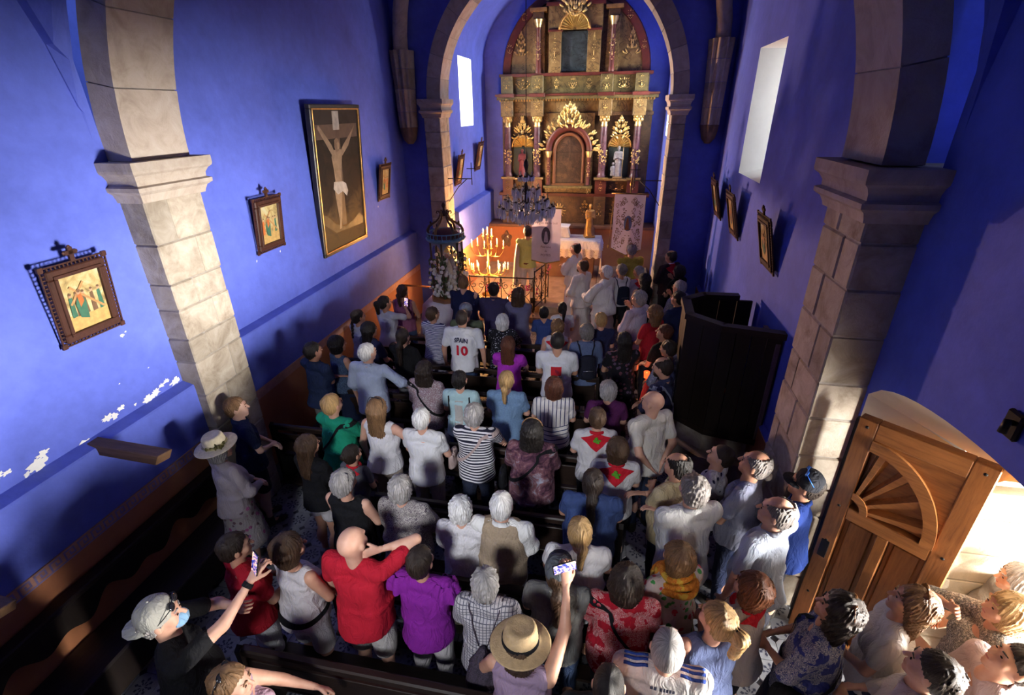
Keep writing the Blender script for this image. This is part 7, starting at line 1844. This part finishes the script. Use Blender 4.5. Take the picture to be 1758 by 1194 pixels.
# ------------------------------------------------------------------ crystal chandelier
ch = empty('chandelier', 'large crystal chandelier with electric candles hanging before the altar', 'chandelier', (-1.58, 9.5, 2.38)); BRD = plain('dark_bronze', (.035, .028, .024), .35, .8, .2, 20)
MB().tube([(0, 0, 1.1), (0, 0, 5.4)], .008, 6).obj('chain', BRD, ch)
b = MB(); b.lathe([(.02, .0), (.05, .06), (.025, .12), (.05, .2), (.03, .3), (.055, .42), (.025, .5), (.04, .62), (.02, .7), (.035, .82), (.015, .9), (.05, 1.0), (.045, 1.06), (.012, 1.12)], (0, 0, 0), 12); b.obj('stem', BRD, ch)
def glass_mat():
    m, n, b = nt('cut_crystal'); b.inputs['Base Color'].default_value = (.74, .82, 1.0, 1); b.inputs['Roughness'].default_value = .05; b.inputs['IOR'].default_value = 1.7; b.inputs['Transmission Weight'].default_value = .4; return m
CRY = glass_mat()
def prism_mesh(h, r):
    b = MB(); b.lathe([(0, 0), (r, -.18 * h), (r * .8, -.82 * h), (0, -h)], (0, 0, 0), 5, smooth=False); return b.mesh('crystal_drop')
DROP = prism_mesh(.14, .016); DROPS = prism_mesh(.09, .018)
WAXE = plain('ivory_sleeve', (.62, .60, .42), .5, 0, .05)
ncry = [0]
def drops(x, y, z, n, r, me):
    for k in range(n):
        a = 2 * math.pi * k / n + x; 
        if ncry[0] < 290: link('crystal_drop', me, CRY, ch, (x + r * math.cos(a), y + r * math.sin(a), z)); ncry[0] += 1
        else: extra.append((x + r * math.cos(a), y + r * math.sin(a), z))
extra = []
for tier, (n, R, z, zh) in enumerate(((16, .52, .22, .30), (12, .40, .34, .42), (8, .24, .54, .56), (6, .12, .76, .84))):
    for k in range(n):
        a = 2 * math.pi * k / n + tier * .2; c, s = math.cos(a), math.sin(a)
        MB().tube([(.03 * c, .03 * s, z + .06), (R * .35 * c, R * .35 * s, z - .03), (R * .75 * c, R * .75 * s, z - .03), (R * c, R * s, z + .05)], .007, 5).obj('arm', BRD, ch)
        b = MB(); b.lathe([(.01, z + .04), (.034, z + .055), (.036, z + .065), (.012, z + .07)], (R * c, R * s, 0), 8); b.lathe([(.016, z + .07), (.016, z + .075)], (R * c, R * s, 0), 6); b.obj('bobeche', BRD, ch)
        MB().tube([(R * c, R * s, z + .068), (R * c, R * s, z + .13)], .011, 6).obj('candle_sleeve', WAXE, ch)
        drops(R * c, R * s, z + .05, 5 if tier < 2 else 4, .034, DROP if tier < 3 else DROPS)
for k in range(40):
    a = k * 2 * math.pi / 20; r = .30 if k < 20 else .16; drops(r * math.cos(a), r * math.sin(a), .16 if k < 20 else .06, 1, 0, DROPS)
for R_f, z_f, n_f in ((.53, .20, 54), (.45, .17, 44), (.38, .32, 40), (.28, .12, 34), (.24, .52, 28), (.14, .04, 20)):
    for k in range(n_f): extra.append((R_f * math.cos(6.283 * k / n_f), R_f * math.sin(6.283 * k / n_f), z_f + .03 * math.sin(k * 2.4)))
V = []; b = MB()
for (x, y, z) in extra: b.lathe([(0, 0), (.016, -.02), (.012, -.10), (0, -.12)], (x, y, z), 5, smooth=False)
if extra: tag(b.obj('crystal_fringe', CRY, ch), kind='stuff')

# ------------------------------------------------------------------ banners and iron brackets
def flat_text(parent, text, size, x, z, m, y=-.006, name='lettering'):
    c = bpy.data.curves.new(name, 'FONT'); c.body = text; c.size = size; c.align_x = 'CENTER'; c.align_y = 'CENTER'; c.resolution_u = 3; c.extrude = .0005
    o = bpy.data.objects.new(name, c); COL.objects.link(o); me = bpy.data.meshes.new_from_object(o.evaluated_get(bpy.context.evaluated_depsgraph_get())); COL.objects.unlink(o); bpy.data.objects.remove(o); me.materials.clear()
    return link(name, me, m, parent, (x, y, z), (math.pi / 2, 0, 0))
def sheer(name, c):
    m, n, b = nt(name); d = n.nodes.new('ShaderNodeBsdfDiffuse'); t = n.nodes.new('ShaderNodeBsdfTranslucent'); x = n.nodes.new('ShaderNodeMixShader'); x.inputs[0].default_value = .45
    col = _ramp(n, _noise(n, _coord(n), 6, 4), [(.3, dark(c, .88)), (.7, c)])
    for q in (d, t): n.links.new(col, q.inputs['Color'])
    n.links.new(d.outputs[0], x.inputs[1]); n.links.new(t.outputs[0], x.inputs[2]); n.links.new(x.outputs[0], n.nodes['Material Output'].inputs['Surface']); n.nodes.remove(b); return m
def banner(name, label, loc, W, H_, m, dip, rz, pole, hem):
    e = empty(name, label, 'banner', loc, rz); G = []
    for i in range(25):
        t = i / 24; x = (t - .5) * W; G.append([(x + .0, .012 * math.sin(7 * t + j * .5) * (j / 8), -(H_ + dip * (1 - abs(2 * t - 1))) * j / 8) for j in range(9)])
    c = MB().grid(G, True, True).obj('cloth', m, e); MB().tube([(-W / 2 - .06, 0, .01), (W / 2 + .06, 0, .01)], .014, 8).obj('cross_bar', BRASS, e)
    MB().tube([(0, .03, .18), (0, .03, -pole)], .016, 8).obj('pole', BRASS, e); b = MB(); b.lathe([(.02, .16), (.035, .2), (.015, .24), (.03, .28), (0, .33)], (0, .03, 0), 10); b.obj('finial', BRASS, e)
    pts = [(g[-1][0], g[-1][1] - .004, g[-1][2]) for g in G]; MB().tube(pts, .013, 6).obj('fringe', hem, e)
    return e, c
e, c = banner('white_banner', 'plain white parish banner with an oval picture and lettering', (-1.30, 10.40, 2.45), .62, 1.10, sheer('banner_silk', (.66, .58, .58)), .07, 0, 2.10, fabric(('plain', (.28, .20, .06))))
b = MB(); b.add([(.095 * math.cos(a), -.02, -.56 + .185 * math.sin(a)) for a in np.linspace(0, 2 * math.pi, 28, endpoint=False)], [tuple(range(28))]); b.obj('oval_picture', plain('oval_print', (.045, .03, .05), .6, 0, .5, 30), c)
b = MB(); b.add([(x, -.022, z) for x, z in ((-.045, -.70), (.05, -.70), (.035, -.55), (.02, -.47), (-.015, -.47), (-.03, -.55))], [(0, 1, 2, 3, 4, 5)]); b.obj('picture_figure', plain('pale_print', (.34, .29, .38), .6, 0, .3, 40), c)
INK = plain('brown_ink', (.10, .05, .03), .7)
flat_text(c, 'Virgen de la Luz', .075, .0, -.29, INK, -.02); flat_text(c, 'Patrona', .07, 0, -.80, INK, -.02); flat_text(c, 'de', .055, 0, -.89, INK, -.02); flat_text(c, 'POTES', .075, 0, -.98, INK, -.02)
e, c = banner('embroidered_banner', 'pink white banner embroidered with gold scrolls and a central oval', (.37, 10.22, 2.79), .60, 1.08, sheer('pink_banner_silk', (.78, .62, .60)), .14, -.12, 1.95, GOLD_D); GT = plain('gold_thread', (.24, .12, .04), .5, .3, .2, 30)
b = MB(); rr = random.Random(8)
for k in range(26):
    cx, cz = rr.uniform(.03, .25), -rr.uniform(.08, 1.0)
    for s in (-1, 1): scroll(b, s * cx, cz, rr.uniform(.025, .055), 1.1, s, rr.choice((1, -1)), -.02, .005)
for k in range(50):
    cx, cz = rr.uniform(.02, .26), -rr.uniform(.05, 1.08)
    for s in (-1, 1): b.ball((s * cx, -.02, cz), (.014, .004, .009), 6, 4)
tag(b.obj('gold_embroidery', GT, c), kind='stuff')
b = MB(); b.add([(.08 * math.cos(a), -.022, -.56 + .155 * math.sin(a)) for a in np.linspace(0, 2 * math.pi, 28, endpoint=False)], [tuple(range(28))]); b.obj('oval_field', plain('pale_blue_silk', (.26, .30, .38), .6, 0, .2, 20), c)
b = MB(); b.add([(x, -.025, z) for x, z in ((-.05, -.69), (.03, -.69), (.015, -.52), (.0, -.45), (-.02, -.45), (-.035, -.52))], [(0, 1, 2, 3, 4, 5)]); b.obj('embroidered_figure', plain('orange_silk', (.46, .20, .05), .6, 0, .2, 30), c)
MB().tube([(-.30, -.02, .0), (-.33, -.04, -.5), (-.35, -.03, -1.0)], .006, 5).obj('cord', GOLD_D, e); MB().ball((-.35, -.03, -1.04), (.02, .02, .05), 8, 5).obj('tassel', GOLD_D, e)
for x, s, lb_ in ((-3.41, 1, 'wrought iron bracket with a small cross on the chancel arch near the slit window'), (.95, -1, 'wrought iron bracket on the chancel arch beside the embroidered banner')):
    e = empty('iron_bracket', lb_, 'bracket', (x, 10.45, 3.0)); MB().tube([(0, 0, .02), (s * .52, 0, .02)], .010, 6).obj('arm', IRON, e); MB().tube([(0, 0, -.45), (s * .22, 0, -.15), (s * .42, 0, .02)], .009, 6).obj('brace', IRON, e)
    b = MB(); b.tube([(s * .52, 0, -.1), (s * .52, 0, .34)], .010, 6); b.tube([(s * .42, 0, .22), (s * .62, 0, .22)], .009, 6); b.obj('cross', IRON, e)
o = empty('wall_lamp_bracket', 'dark iron bracket fixed to the blue wall above the doorway', 'bracket', (XR, 2.36, 2.93)); b = MB(); b.box(-.03, 0, -.05, .05, -.08, .06, .01); b.obj('plate', IRON, o); MB().tube([(-.02, 0, 0), (-.06, -.02, .02), (-.07, -.03, -.04)], .018, 6).obj('hook', IRON, o)
